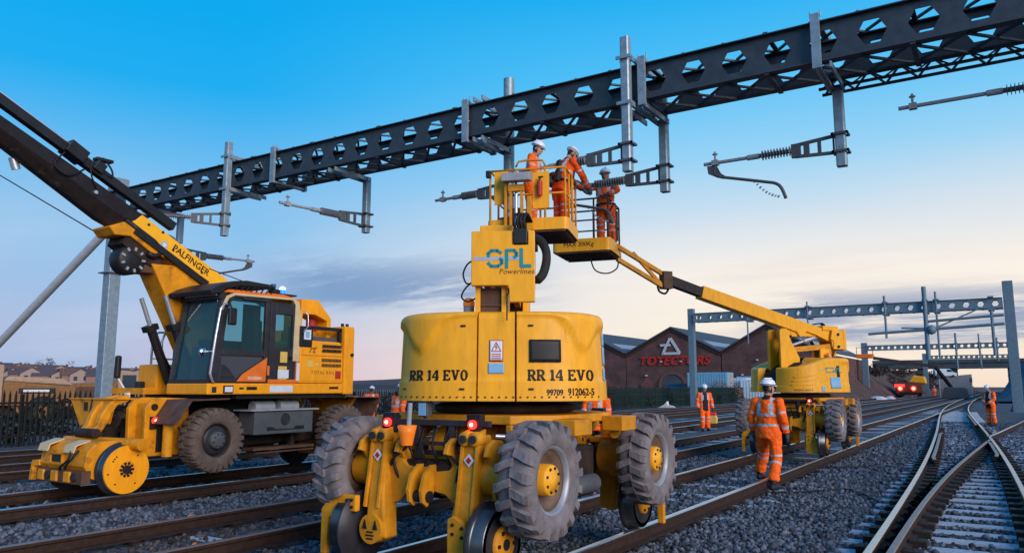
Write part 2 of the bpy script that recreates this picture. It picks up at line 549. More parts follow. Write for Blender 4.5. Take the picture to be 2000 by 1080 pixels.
    def pieces(s):
        par = list(range(len(s.v)))
        def find(a):
            while par[a] != a:
                par[a] = par[par[a]]; a = par[a]
            return a
        # corners shared by position belong together (caps of a tube, for one)
        seen = {}
        for i, p in enumerate(s.v):
            k = (round(p[0], 5), round(p[1], 5), round(p[2], 5))
            if k in seen: par[find(i)] = find(seen[k])
            else: seen[k] = i
        for f in s.f:
            for i in f[1:]: par[find(i)] = find(f[0])
        grp = {}
        for j, f in enumerate(s.f): grp.setdefault(find(f[0]), []).append(j)
        out = []
        for fl in grp.values():
            m = MB(); m.mats = list(s.mats)
            idx = {}
            for j in fl:
                for i in s.f[j]:
                    if i not in idx: idx[i] = len(m.v); m.v.append(s.v[i])
                m.f.append(tuple(idx[i] for i in s.f[j])); m.mi.append(s.mi[j]); m.sm.append(s.sm[j])
            out.append(m)
        return out
    def each(s, name, parent=None, bevel=0.0):
        """every separate piece as an object of its own"""
        return [m.build(name, parent, bevel) for m in s.pieces()]
    def build(s, name, parent=None, bevel=0.0, seg=2):
        o = bpy.data.objects.new(name, s.mesh(name))
        COL.objects.link(o)
        if parent:
            o.parent = parent
        if bevel:
            b = o.modifiers.new('bevel', 'BEVEL')
            b.width = bevel; b.segments = seg; b.limit_method = 'ANGLE'; b.angle_limit = math.radians(35)
            b.harden_normals = False
        return o

def tag(o, label=None, cat=None, group=None, kind=None):
    if label: o['label'] = label
    if cat: o['category'] = cat
    if group: o['group'] = group
    if kind: o['kind'] = kind
    return o
def thing(name, label, cat, loc=(0, 0, 0), rotz=0.0, group=None):
    o = bpy.data.objects.new(name, None)
    o.empty_display_size = 0.2
    COL.objects.link(o)
    o.location = loc
    o.rotation_euler = (0, 0, rotz)
    return tag(o, label, cat, group)
def dup(o, parent=None, **kw):
    c = o.copy()
    COL.objects.link(c)
    if parent is not None:
        c.parent = parent
    for ch in list(o.children):
        dup(ch, c)
    return c
def rotz(a):
    return Matrix.Rotation(a, 4, 'Z')
def trans(x, y, z):
    return Matrix.Translation((x, y, z))

# objects that must be evaluated (lettering, remeshed bodies) are made in a scratch scene, so the big scene is not re-evaluated
SCRATCH = bpy.data.scenes.new('scratch')
def evaluated_mesh(o):
    SCRATCH.collection.objects.link(o)
    with bpy.context.temp_override(scene=SCRATCH, view_layer=SCRATCH.view_layers[0]):
        dg = bpy.context.evaluated_depsgraph_get()
    dg.update()
    me = bpy.data.meshes.new_from_object(o.evaluated_get(dg))
    bpy.data.objects.remove(o)
    return me
# lettering: strokes of the built-in font turned into a thin mesh, mapped onto a surface
def text_mesh(body, size, depth=0.004, bold=0.0, shear=0.0, spacing=1.0):
    c = bpy.data.curves.new('lettering', 'FONT')
    c.body = body
    c.size = size
    c.extrude = depth / 2
    c.offset = bold
    c.shear = shear
    c.space_character = spacing
    c.align_x = 'CENTER'
    c.align_y = 'CENTER'
    c.resolution_u = 3
    o = bpy.data.objects.new('lettering', c)
    me = evaluated_mesh(o)
    bpy.data.curves.remove(c)
    return me
def place_text(body, size, mat, origin, xdir, ydir, parent, name='lettering', fn=None, **kw):
    me = text_mesh(body, size, **kw)
    X = Vector(xdir).normalized(); Y = Vector(ydir).normalized(); Z = X.cross(Y)
    O = Vector(origin)
    for v in me.vertices:
        p = v.co
        v.co = fn(p.x, p.y, p.z) if fn else O + X * p.x + Y * p.y + Z * p.z
    me.materials.clear()
    me.materials.append(MATS[mat])
    me.name = name
    o = bpy.data.objects.new(name, me)
    COL.objects.link(o)
    o.parent = parent
    return o
# ------------------------------------------------------------------ ground
def ballast_material(name, near):
    m = bpy.data.materials.new(name)
    m.use_nodes = True
    t = m.node_tree
    b = t.nodes['Principled BSDF']
    b.inputs['Roughness'].default_value = 0.9
    tcn = t.nodes.new('ShaderNodeTexCoord')
    v = t.nodes.new('ShaderNodeTexVoronoi')
    v.inputs['Scale'].default_value = 19
    t.links.new(tcn.outputs['Object'], v.inputs['Vector'])
    sepc = t.nodes.new('ShaderNodeSeparateColor')
    t.links.new(v.outputs['Color'], sepc.inputs[0])
    cr = t.nodes.new('ShaderNodeValToRGB')
    cr.color_ramp.elements[0].position = 0.05
    cr.color_ramp.elements[0].color = (0.022, 0.023, 0.028, 1)
    cr.color_ramp.elements[1].position = 0.95
    cr.color_ramp.elements[1].color = (0.170, 0.180, 0.205, 1)
    e = cr.color_ramp.elements.new(0.5)
    e.color = (0.072, 0.080, 0.098, 1)
    t.links.new(sepc.outputs[0], cr.inputs[0])
    # joints between the stones stay dark
    mr = t.nodes.new('ShaderNodeMapRange')
    t.links.new(v.outputs['Distance'], mr.inputs[0])
    mr.inputs[1].default_value = 0.25
    mr.inputs[2].default_value = 0.75
    mr.inputs[3].default_value = 1.0
    mr.inputs[4].default_value = 0.45
    mu = t.nodes.new('ShaderNodeMix'); mu.data_type = 'RGBA'; mu.blend_type = 'MULTIPLY'
    mu.inputs[0].default_value = 1
    t.links.new(cr.outputs[0], mu.inputs[6]); t.links.new(mr.outputs[0], mu.inputs[7])
    # brown oily patches
    n = t.nodes.new('ShaderNodeTexNoise')
    n.inputs['Scale'].default_value = 0.35; n.inputs['Detail'].default_value = 6
    t.links.new(tcn.outputs['Object'], n.inputs['Vector'])
    md = t.nodes.new('ShaderNodeMapRange')
    t.links.new(n.outputs['Fac'], md.inputs[0])
    md.inputs[1].default_value = 0.48; md.inputs[2].default_value = 0.72; md.inputs[4].default_value = 0.7
    m3 = t.nodes.new('ShaderNodeMix'); m3.data_type = 'RGBA'
    t.links.new(md.outputs[0], m3.inputs[0])
    t.links.new(mu.outputs[2], m3.inputs[6])
    m3.inputs[7].default_value = (0.060, 0.043, 0.040, 1)
    t.links.new(m3.outputs[2], b.inputs['Base Color'])
    bp = t.nodes.new('ShaderNodeBump')
    bp.inputs['Strength'].default_value = 0.9
    bp.inputs['Distance'].default_value = 0.03
    bp.invert = True
    t.links.new(v.outputs['Distance'], bp.inputs['Height'])
    t.links.new(bp.outputs[0], b.inputs['Normal'])
    MATS[name] = m
ballast_material('ballast', True)

material('earth', (0.085, 0.075, 0.070), 0.95, vary=0.4, vscale=0.15, bump=0.3, bscale=2)
g = MB('earth')
g.add([(-3000, -1500, -0.31), (3000, -1500, -0.31), (3000, 4000, -0.31), (-3000, 4000, -0.31)], [(0, 1, 2, 3)])
tag(g.build('ground'), kind='structure')

def ground_z(x, y):
    """ballast surface: flat beds with a slight shoulder between the tracks"""
    z = -0.205
    for c in (-5.9, -9.5, -13.8):
        z += 0.06 * math.exp(-((x - c) / 0.55) ** 2)
    z += 0.012 * noise.noise(Vector((x * 0.9, y * 0.9, 0)))
    return z
bm = MB('ballast')
xs = [-26 + 0.25 * i for i in range(0, 161)]
ys = [-14 + 0.7 * i for i in range(0, 90)] + [50 + 4 * i for i in range(0, 90)]
vs = [(x, y, ground_z(x, y)) for y in ys for x in xs]
nx = len(xs)
fs = [(j * nx + i, j * nx + i + 1, (j + 1) * nx + i + 1, (j + 1) * nx + i) for j in range(len(ys) - 1) for i in range(nx - 1)]
bm.add(vs, fs, True)
tag(bm.build('ballast_bed'), kind='structure')

# ------------------------------------------------------------------ tracks
PROF = [(-0.07, -0.158), (0.07, -0.158), (0.07, -0.146), (0.012, -0.128), (0.010, -0.052), (0.036, -0.040), (0.036, -0.010),
        (0.028, 0.0), (-0.028, 0.0), (-0.036, -0.010), (-0.036, -0.040), (-0.010, -0.052), (-0.012, -0.128), (-0.07, -0.146)]
def rail_mesh(path, head='rail_head'):
    b = MB('rail_side'); b.use(head); b.use('rail_side')
    n = len(PROF)
    rings = []
    for i, (x, y) in enumerate(path):
        x0, y0 = path[max(i - 1, 0)]; x1, y1 = path[min(i + 1, len(path) - 1)]
        d = Vector((x1 - x0, y1 - y0, 0)).normalized()
        r = Vector((d.y, -d.x, 0))
        rings.append([(x + r.x * a, y + r.y * a, z) for a, z in PROF])
    vs = [p for r in rings for p in r]
    o = len(b.v)
    for j in range(len(rings) - 1):
        for i in range(n):
            b.cur = 1 if i in (6, 7, 8) else 0
            b.add([], [])
            b.f.append((j * n + i, j * n + (i + 1) % n, (j + 1) * n + (i + 1) % n, (j + 1) * n + i)); b.mi.append(b.cur); b.sm.append(False)
    b.v = [tuple(v) for v in vs]
    b.cur = 0
    b.f.append(tuple(range(n))[::-1]); b.mi.append(0); b.sm.append(False)
    b.f.append(tuple((len(rings) - 1) * n + i for i in range(n))); b.mi.append(0); b.sm.append(False)
    return b
def smooth_path(pts, step=0.8):
    ys_ = [p[1] for p in pts]
    xs_ = [p[0] for p in pts]
    P = np.arange(ys_[0], ys_[-1], step)
    # gentle spline through the points
    X = np.interp(P, ys_, xs_)
    k = 9
    Xp = np.pad(X, k // 2 + 1, mode='edge')
    Xp[:k // 2 + 1] = X[0] - (X[1] - X[0]) * np.arange(k // 2 + 1, 0, -1)
    Xp[-(k // 2 + 1):] = X[-1] + (X[-1] - X[-2]) * np.arange(1, k // 2 + 2)
    for _ in range(2):
        c = np.convolve(Xp, np.ones(k) / k, mode='same')
        c[:k] = Xp[:k]; c[-k:] = Xp[-k:]
        Xp = c
    X = Xp[k // 2 + 1:-(k // 2 + 1)]
    return list(zip(X.tolist(), P.tolist()))

def sleeper_mesh(w):
    s = MB('sleeper')
    h = w / 2
    s.loft([[(-h, -.135, -.30), (h, -.135, -.30), (h, .135, -.30), (-h, .135, -.30)],
            [(-h + .01, -.105, -.166), (h - .01, -.105, -.166), (h - .01, .105, -.166), (-h + .01, .105, -.166)]], smooth=False)
    return s.mesh('sleeper')
SL = sleeper_mesh(2.45)
def clip_mesh(xs_):
    c = MB('clip')
    for x in xs_:
        for sx in (-1, 1):
            c.box((x + sx * 0.10, 0, -0.16), (0.085, 0.11, 0.075))
            c.tube([(x + sx * .075, -.045, -.13), (x + sx * .12, -.03, -.11), (x + sx * .12, .03, -.11), (x + sx * .075, .045, -.13)], .010, 5)
    return c.mesh('rail_fastening')
CL = clip_mesh((-0.753, 0.753))
def straight_track(cx, y0, y1, sl0, sl1, label, head='rail_head'):
    t = thing('railway_track', label, 'railway track', (cx, 0, 0))
    t['kind'] = 'structure'
    for s in (-1, 1):
        r = rail_mesh([(s * 0.753, y0), (s * 0.753, y1)], head).build('rail', t)
    y = sl0
    while y < sl1:
        o = bpy.data.objects.new('sleeper', SL); COL.objects.link(o); o.parent = t
        o.location = (random.uniform(-.02, .02), y, random.uniform(-.050, -.028)); o.rotation_euler = (0, 0, random.uniform(-.01, .01))
        if y < 34:
            f = bpy.data.objects.new('rail_fastening', CL); COL.objects.link(f); f.parent = o
        y += 0.65
    return t
straight_track(-4.28, -12, 330, -2, 70, 'straight railway track under the two yellow platform lifts')
straight_track(-7.53, -12, 330, -2, 50, 'railway track just left of the platform lifts, dark with oil', 'rail_dull')
straight_track(-11.50, -12, 330, -2, 60, 'railway track under the orange and yellow crane')
straight_track(-16.10, -12, 330, -2, 60, 'rusty railway track between the crane and the palisade fence', 'rail_dull')
straight_track(-19.60, -12, 330, -2, 60, 'rusty railway track nearest the palisade fence', 'rail_dull')

tl = [(-1.02, -6), (-1.10, 2), (-1.21, 8), (-1.30, 10.6), (-1.46, 16), (-1.79, 23), (-2.06, 28), (-2.34, 33), (-2.90, 42), (-3.42, 51), (-3.90, 61), (-4.36, 75), (-4.76, 95), (-4.98, 115)]
tr = [(x + 1.47, y) for x, y in tl]
tm = [(-0.80, -6), (-0.93, 2), (-1.05, 8), (-1.10, 10.4), (-1.11, 12.75), (-1.0, 17), (-0.80, 22), (-0.62, 26.0), (-0.545, 27.6)]
tn = [(x + 1.50, y) for x, y in tm] + [(1.35, 33), (2.0, 42), (2.9, 55), (4.2, 75)]
tn = [p for i, p in enumerate(tn) if i != len(tm) - 1]
turn = thing('railway_turnout', 'curving railway turnout with bright rails in the right foreground', 'railway track', (0, 0, 0))
turn['kind'] = 'structure'
for pth, hd in ((tl, 'rail_head'), (tr, 'rail_head'), (tm, 'rail_dull'), (tn, 'rail_head')):
    rail_mesh(smooth_path(pth), hd).build('rail', turn)
# check rails beside the running rails, wing rail past the crossing
def off(p, d, y0, y1):
    q = [(x + d, y) for x, y in smooth_path(p) if y0 <= y <= y1]
    q[0] = (q[0][0] + math.copysign(.05, d), q[0][1]); q[-1] = (q[-1][0] + math.copysign(.05, d), q[-1][1])
    return q
rail_mesh(off(tl, 0.115, 18.5, 30), 'rail_dull').build('check_rail', turn)
rail_mesh(off(tr, -0.115, 36, 50), 'rail_dull').build('check_rail', turn)
rail_mesh(off(tr, -0.10, 20, 26.6), 'rail_dull').build('wing_rail', turn)
rail_mesh([(-0.66, 28.2), (-0.40, 31), (0.30, 40), (1.2, 53), (2.6, 75)], 'rail_head').build('rail', turn)
ftl, ftr, ftm, ftn = [smooth_path(p, 0.3) for p in (tl, tr, tm, tn)]
PATHS = {}
def xat(path, y):
    k = id(path)
    if k not in PATHS: PATHS[k] = (np.array([p[1] for p in path]), np.array([p[0] for p in path]))
    return float(np.interp(y, *PATHS[k]))
WIDE = {}
y = 0.3
i = 0
while y < 62:
    lo = xat(ftl, y) - 0.45; hi = (max(xat(ftr, y), xat(ftn, y)) if y < 34 else xat(ftr, y)) + 0.55
    w = round((hi - lo) / 0.15) * 0.15
    if w not in WIDE:
        WIDE[w] = sleeper_mesh(w)
    o = bpy.data.objects.new('sleeper', WIDE[w]); COL.objects.link(o); o.parent = turn
    o.location = ((lo + hi) / 2, y, random.uniform(-.028, -.014)); o.rotation_euler = (0, 0, random.uniform(-.006, .006))
    if y < 36:
        c = MB('clip')
        for p in (ftl, ftr, ftm, ftn):
            if p is ftm and y > 27: continue
            x = xat(p, y) - o.location.x
            for sx in (-1, 1):
                c.box((x + sx * 0.135, 0, -0.135), (0.17, 0.20, 0.09))
                c.tube([(x + sx * .075, -.05, -.12), (x + sx * .14, -.03, -.095), (x + sx * .14, .03, -.095), (x + sx * .075, .05, -.12)], .013, 5)
        c.build('rail_fastening', o)
    y += 0.62
    i += 1

# ------------------------------------------------------------------ loose ballast stones near the camera
def in_view(x, y):
    d = FWD.x * x + FWD.y * y - FWD.z * 1.7
    if d < 1.5: return False
    r = (RGT.x * x + RGT.y * y) / d
    return abs(r) < 0.80
def scatter(n_try, xr, yr, keep, smin, smax, mat, name, sink=0.35):
    base = []
    phi = (1 + 5 ** .5) / 2
    ico = np.array([(-1, phi, 0), (1, phi, 0), (-1, -phi, 0), (1, -phi, 0), (0, -1, phi), (0, 1, phi), (0, -1, -phi), (0, 1, -phi),
                    (phi, 0, -1), (phi, 0, 1), (-phi, 0, -1), (-phi, 0, 1)]) / math.sqrt(1 + phi * phi)
    tri = np.array([(0, 11, 5), (0, 5, 1), (0, 1, 7), (0, 7, 10), (0, 10, 11), (1, 5, 9), (5, 11, 4), (11, 10, 2), (10, 7, 6), (7, 1, 8),
                    (3, 9, 4), (3, 4, 2), (3, 2, 6), (3, 6, 8), (3, 8, 9), (4, 9, 5), (2, 4, 11), (6, 2, 10), (8, 6, 7), (9, 8, 1)])
    X = rng.uniform(xr[0], xr[1], n_try); Y = rng.uniform(yr[0], yr[1], n_try)
    ok = np.array([keep(a, b) for a, b in zip(X, Y)])
    X = X[ok]; Y = Y[ok]
    n = len(X)
    S = rng.uniform(smin, smax, n) * (1 + 0.5 * (rng.random(n) > 0.9))
    Z = np.array([ground_z(a, b) for a, b in zip(X, Y)])
    Z = Z + S * sink * rng.uniform(0.3, 1.2, n)
    jit = ico[None] * (1 + rng.uniform(-0.32, 0.32, (n, 12, 1))) * rng.uniform(0.6, 1.25, (n, 1, 3))
    A = rng.normal(size=(n, 4)); A /= np.linalg.norm(A, axis=1)[:, None]
    w, x, y, z = A.T
    R = np.stack([np.stack([1 - 2 * (y * y + z * z), 2 * (x * y - z * w), 2 * (x * z + y * w)], -1),
                  np.stack([2 * (x * y + z * w), 1 - 2 * (x * x + z * z), 2 * (y * z - x * w)], -1),
                  np.stack([2 * (x * z - y * w), 2 * (y * z + x * w), 1 - 2 * (x * x + y * y)], -1)], 1)
    V = np.einsum('nij,nkj->nki', R, jit) * S[:, None, None] + np.stack([X, Y, Z], -1)[:, None]
    V = V.reshape(-1, 3).astype(np.float32)
    T = (tri[None] + 12 * np.arange(n)[:, None, None]).reshape(-1).astype(np.int32)
    me = bpy.data.meshes.new(name)
    me.vertices.add(len(V)); me.vertices.foreach_set('co', V.ravel())
    me.loops.add(len(T)); me.loops.foreach_set('vertex_index', T)
    me.polygons.add(len(T) // 3); me.polygons.foreach_set('loop_start', np.arange(0, len(T), 3, dtype=np.int32))
    me.update(calc_edges=True); me.validate()
    me.materials.append(MATS[mat])
    o = bpy.data.objects.new(name, me); COL.objects.link(o)
    tag(o, kind='stuff')
    return o
RX = [c + s * 0.753 for c in (-4.28, -7.53, -11.5, -16.1) for s in (-1, 1)]
def clear_of_rails(x, y):
    if any(abs(x - r) < 0.085 for r in RX): return False
    for p in (ftl, ftr, ftm, ftn):
        if abs(x - float(xat(p, y))) < 0.10: return False
    return True
def oily(x):
    return abs(x + 7.53) < 0.95
def turn_bed(x, y):
    return xat(ftl, y) - 0.40 < x
def keep_near(x, y):
    if not in_view(x, y) or oily(x) or not clear_of_rails(x, y): return False
    d = math.hypot(x, y)
    p = 1.0 if d < 8 else max(0.25, 1.0 - (d - 8) / 10)
    if turn_bed(x, y):
        k = (y - 0.3) / 0.62
        p *= 0.05 if abs(k - round(k)) < .27 else 0.7
    if abs(x + 4.28) < 0.75: p *= 0.6
    return random.random() < p
scatter(95000, (-15, 1.5), (2.2, 19), keep_near, 0.020, 0.036, 'stone', 'ballast_stones')
scatter(30000, (-4.0, 2.0), (17, 44), lambda x, y: in_view(x, y) and clear_of_rails(x, y) and not (turn_bed(x, y) and abs((y - .3) / .62 - round((y - .3) / .62)) < .25), 0.026, 0.040, 'stone', 'distant_ballast_stones')
scatter(5500, (-8.55, -6.5), (2.0, 16), lambda x, y: in_view(x, y) and clear_of_rails(x, y) and random.random() < .5, 0.018, 0.034, 'stone_dark', 'oily_ballast_stones')
material('galv_pale', (0.52, 0.53, 0.56), 0.5, 0.1, vary=0.15)
# ------------------------------------------------------------------ overhead line gantries
def girder(parent, Y, x0, x1, z0, z1, thick, pitch, phase, mat, flange=0.20):
    """castellated beam: web with hexagonal holes and two flanges"""
    g = MB(mat)
    zc = (z0 + z1) / 2
    hh = (z1 - z0) * 0.30
    n = int(round((x1 - x0) / pitch))
    p = (x1 - x0) / n
    hw = min(0.225, p * 0.31)
    for i in range(n):
        a = x0 + i * p; b = a + p; c = (a + b) / 2
        hexa = [(c - hw, zc), (c - hw * .5, zc - hh), (c + hw * .5, zc - hh), (c + hw, zc), (c + hw * .5, zc + hh), (c - hw * .5, zc + hh)]
        outer = [(a, zc), (a, z0), (b, z0), (b, zc), (b, z1), (a, z1)]
        vs = []
        for yy in (Y - thick / 2, Y + thick / 2):
            vs += [(q[0], yy, q[1]) for q in outer] + [(q[0], yy, q[1]) for q in hexa]
        fs = []
        for k in range(6):
            k2 = (k + 1) % 6
            fs.append((k, k2, 6 + k2, 6 + k))
            fs.append((12 + k, 18 + k, 18 + k2, 12 + k2))
            fs.append((6 + k, 6 + k2, 18 + k2, 18 + k))
        g.add(vs, fs, False)
    g.bx(x0, x1, Y - flange / 2, Y + flange / 2, z0 - 0.02, z0)
    g.bx(x0, x1, Y - flange / 2, Y + flange / 2, z1, z1 + 0.02)
    return g.build('girder', parent)

def column(parent, x, Y, z0, z1, w, mat):
    c = MB(mat)
    c.bx(x - w / 2, x + w / 2, Y - w / 2, Y + w / 2, z0, z1)
    o = c.build('post', parent, 0.02)
    b = MB(mat)
    b.bx(x - w * .9, x + w * .9, Y - w * .9, Y + w * .9, z0 - .08, z0 + .03)
    for sx in (-1, 1):
        b.prism([(sx * w * .5, z0 + .03), (sx * w * .85, z0 + .03), (sx * w * .5, z0 + .5)], 'y', Y - .012, Y + .012)
        # prism was laid around x = 0: move it to the post
        for i in range(len(b.v) - 6, len(b.v)):
            b.v[i] = (b.v[i][0] + x, b.v[i][1], b.v[i][2])
    b.build('base_plate', o)
    return o

gan = thing('overhead_line_gantry', 'long dark steel gantry with hexagonal holes crossing all the tracks overhead', 'gantry', (0, 0, 0))
GF, GB = 13.0, 13.86
Z0, Z1 = 6.86, 7.53
for Yg in (GF, GB):
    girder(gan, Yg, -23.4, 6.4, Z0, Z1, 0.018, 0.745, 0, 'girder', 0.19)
lac = MB('girder')
x = -23.2
k = 0
while x < 6.3:
    for zz in (Z0 - 0.035, Z1 + 0.035):
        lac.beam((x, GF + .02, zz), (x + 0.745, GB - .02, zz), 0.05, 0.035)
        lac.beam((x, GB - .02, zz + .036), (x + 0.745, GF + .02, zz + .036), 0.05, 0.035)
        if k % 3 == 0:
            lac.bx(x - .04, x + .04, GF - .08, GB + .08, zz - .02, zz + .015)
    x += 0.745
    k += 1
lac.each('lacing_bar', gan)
spl = MB('galv')
for xs_ in (-15.6, -9.45, -5.36, -2.26, 2.9):
    for Yg in (GF - .115, GB + .115):
        spl.bx(xs_ - .07, xs_ + .07, Yg - .035, Yg + .035, Z0 - .14, Z1 + .14)
    spl.bx(xs_ - .05, xs_ + .05, GF - .08, GB + .08, Z1 + .075, Z1 + .13)
    spl.bx(xs_ - .05, xs_ + .05, GF - .08, GB + .08, Z0 - .13, Z0 - .075)
    for dx in (-.2, .2):
        spl.cyl((xs_ + dx * .4, GF - .06, Z1 + .1), (xs_ + dx * .4, GF - .06, Z1 + .22), .012, n=6)
spl.each('splice_plate', gan)
p = column(gan, -23.62, 13.43, -.2, 8.0, .37, 'galv')
c = MB('galv')
c.bx(-23.84, -23.40, 13.20, 13.66, 7.56, 8.12)
c.prism([(-23.39, 7.6), (-22.95, 7.6), (-23.39, 8.0)], 'y', 13.40, 13.46)
c.bx(-23.92, -23.32, 13.13, 13.73, 5.05, 5.09)
c.bx(-23.92, -23.32, 13.13, 13.73, 6.68, 6.74)
c.each('post_cap', gan, 0.012)
column(gan, 6.6, 13.43, -.2, 8.0, .46, 'galv')
# thin lattice truss behind the beam at the right
tr_ = MB('girder')
YT = 14.15
for zz, yy in ((6.98, YT), (6.76, YT + .16), (6.76, YT - .16)):
    tr_.beam((-2.45, yy, zz), (6.3, yy, zz), .045, .045)
x = -2.4
while x < 6.2:
    for yy in (YT + .16, YT - .16):
        tr_.beam((x, yy, 6.76), (x + .25, YT, 6.98), .03, .03)
        tr_.beam((x + .25, YT, 6.98), (x + .5, yy, 6.76), .03, .03)
    x += .5
tag(tr_.build('lattice_truss', gan), kind='stuff')

def drop_tube(x, y, zt, zb, side, round_=False, w=0.17, arm=True):
    """hanging tube clamped to the girder; side -1 = in front of the beam"""
    t = MB('galv')
    if round_:
        t.cyl((x, y, zb), (x, y, zt), w * .62, n=18)
    else:
        t.loft([[(x + a * w / 2, y + b * w / 2, z) for a, b in ((-.75, -1), (.75, -1), (1, -.75), (1, .75), (.75, 1), (-.75, 1), (-1, .75), (-1, -.75))] for z in (zb, zt)], smooth=False)
    o = t.build('drop_tube', gan)
    b = MB('galv')
    far = GB + .12 if side < 0 else GF - .12
    for zz in ((Z0 - .11, Z1 + .11) if zt > Z1 else (Z0 - .11,)):
        for dx in (-.11, .11):
            b.beam((x + dx, y, zz), (x + dx, far, zz), .03, .10)
        b.bx(x - .15, x + .15, y - w * .6 - .03, y - w * .6, zz - .03, zz + .03)
    b.each('clamp_bracket', o)
    return o
FT = GF - 0.24; BT = GB + 0.26
drop_tube(-17.25, FT, 8.05, 5.48, -1)
drop_tube(-5.62, FT, 8.06, 5.45, -1)
drop_tube(-13.45, BT, 6.82, 5.38, 1)
drop_tube(-9.12, BT, 8.5, 5.25, 1, True, .2)
drop_tube(-5.43, BT, 6.80, 5.33, 1)
drop_tube(-2.16, BT, 6.80, 5.34, 1)
drop_tube(-21.25, BT, 6.80, 5.9, 1)
drop_tube(2.02, BT, 6.80, 5.34, 1)

stay = MB('galv_pale')
stay.cyl((-23.8, 13.2, 6.36), (-34.6, 12.9, .25), .135, n=18)
tag(stay.build('stay_tube'), 'pale steel stay sloping from the left gantry post down out of the picture', 'stay')
wire = MB('cable')
wire.tube([(-23.8, 13.2, 6.2), (-30.8, 13.0, 9.25), (-38, 12.8, 12.2)], .022, 6)
tag(wire.build('stay_wire'), 'thin dark wire running from the left gantry post up past the crane boom', 'wire')

def cantilever(x, y, z, ang, label, reg=True, length=1.0, ins_len=.55, hang=.3):
    """one overhead line arm, hinged on a drop tube; local +x points away from the tube"""
    t = thing('cantilever_arm', label, 'cantilever', (x, y, z), ang, 'cantilever arms hung from the gantry')
    b = MB('dark_grey')
    h = .16
    b.beam((0, 0, h), (.78, 0, h * .55), .05, .055); b.beam((0, 0, -h), (.78, 0, -h * .75), .05, .055)
    for xx, ww in ((.12, .03), (.36, .06), (.58, .10)):
        zt = h - (h * .45) * xx / .78
        b.bx(xx - ww / 2, xx + ww / 2, -.02, .02, -h * .9, zt)
    b.bx(.68, .84, -.04, .04, -h * .85, h * .7)
    for zz in (h, -h):
        b.bx(-.14, .14, -.13, -.10, zz - .02, zz + .02); b.bx(-.14, .14, .10, .13, zz - .02, zz + .02)
        b.bx(-.14, -.11, -.13, .13, zz - .02, zz + .02); b.bx(.10, .14, -.13, .13, zz - .02, zz + .02)
    b.build('hinge_bracket', t)
    x0 = .84
    i = MB('insulator')
    i.cyl((x0 - .02, 0, 0), (x0 + ins_len + .02, 0, 0), .042, n=10)
    m = int(ins_len / .055)
    for k in range(m):
        xx = x0 + .03 + k * (ins_len - .04) / m
        i.lathe([(.04, -.006), (.092, -.002), (.092, .004), (.04, .014)], (xx, 0, 0), 'x', 14, smooth=False)
    i.build('insulator', t)
    x1 = x0 + ins_len
    b = MB('mid_grey')
    b.cyl((x1, 0, 0), (x1 + .22, 0, 0), .052, n=10)
    b.cyl((x1 + .2, 0, 0), (x1 + length, 0, 0), .034, n=10)
    b.build('arm_tube', t)
    xc = x1 + length - .22
    c = MB('mid_grey')
    c.box((xc, 0, .0), (.12, .11, .10))
    c.cyl((xc, 0, .04), (xc, 0, .22), .02, n=8); c.lathe([(.0, 0), (.05, .01), (.05, .03), (0, .04)], (xc, 0, .15), 'z', 10)
    c.build('clamp', t)
    if reg:
        r = MB('dark_grey')
        r.tube([(xc - .06, 0, -.05), (xc - .03, 0, -.2), (xc + .1, 0, -.29), (xc + .3, 0, -.32), (xc + 1.0, 0, -.50), (xc + 1.17, 0, -.56), (xc + 1.26, 0, -.66), (xc + 1.33, 0, -.84)], .030, 8) if False else \
        r.tube([(xc, 0, -.05), (xc + .02, 0, -.20), (xc - .10, 0, -.29), (xc - .25, 0, -.33), (xc - .9, 0, -.50), (xc - 1.1, 0, -.56), (xc - 1.2, 0, -.66), (xc - 1.27, 0, -.86)], .030, 8)
        r.prism([(xc - .02, -.05), (xc + .16, -.05), (xc + .14, -.2), (xc - .04, -.30), (xc - .22, -.31), (xc - .1, -.22)], 'y', -.02, .02)
        r.build('registration_arm', t)
        k = MB('mid_grey')
        for q in range(9):
            f = q / 8
            px_ = xc - .72 - .42 * f; pz = -.47 - .34 * f + .0 * f
            k.box((px_, 0, pz - .06 * math.sin(PI * f)), (.05, .018 if q % 2 else .04, .02), (0, .67, 0))
        tag(k.build('chain', t), kind='stuff')
    return t
W_ = PI
cantilever(-5.62, FT, 5.81, W_, 'cantilever arm reaching left from the tall square tube to the upper workers', False, 0.9, .62)
cantilever(-5.43, BT, 5.70, W_, 'cantilever arm with bent tail just above the lone worker in the lower basket', True, 1.05, .75)
cantilever(-2.16, BT, 5.76, W_, 'cantilever arm with drooping registration arm hanging free against open sky at right', True, 1.05, .58)
cantilever(2.02, BT, 6.20, W_, 'cantilever arm with bird spikes entering from the right edge of the picture', False, 1.5, .9)
cantilever(-13.45, BT, 5.70, PI * 1.5 - .12, 'cantilever arm swung towards the viewer under the middle of the gantry', False, 1.1, .60)
cantilever(-17.25, FT, 5.92, PI * 1.30, 'cantilever arm beside the crane boom with ribbed insulator near the left tube', True, 1.0, .75)
cantilever(-9.12, BT, 5.92, W_, 'short thin cantilever tube poking out left of the upper basket', False, .75, .5)
cantilever(-21.25, BT, 5.6, PI * .42, 'cantilever arm low behind the crane boom pointing down the line', True, 1.0, .6)

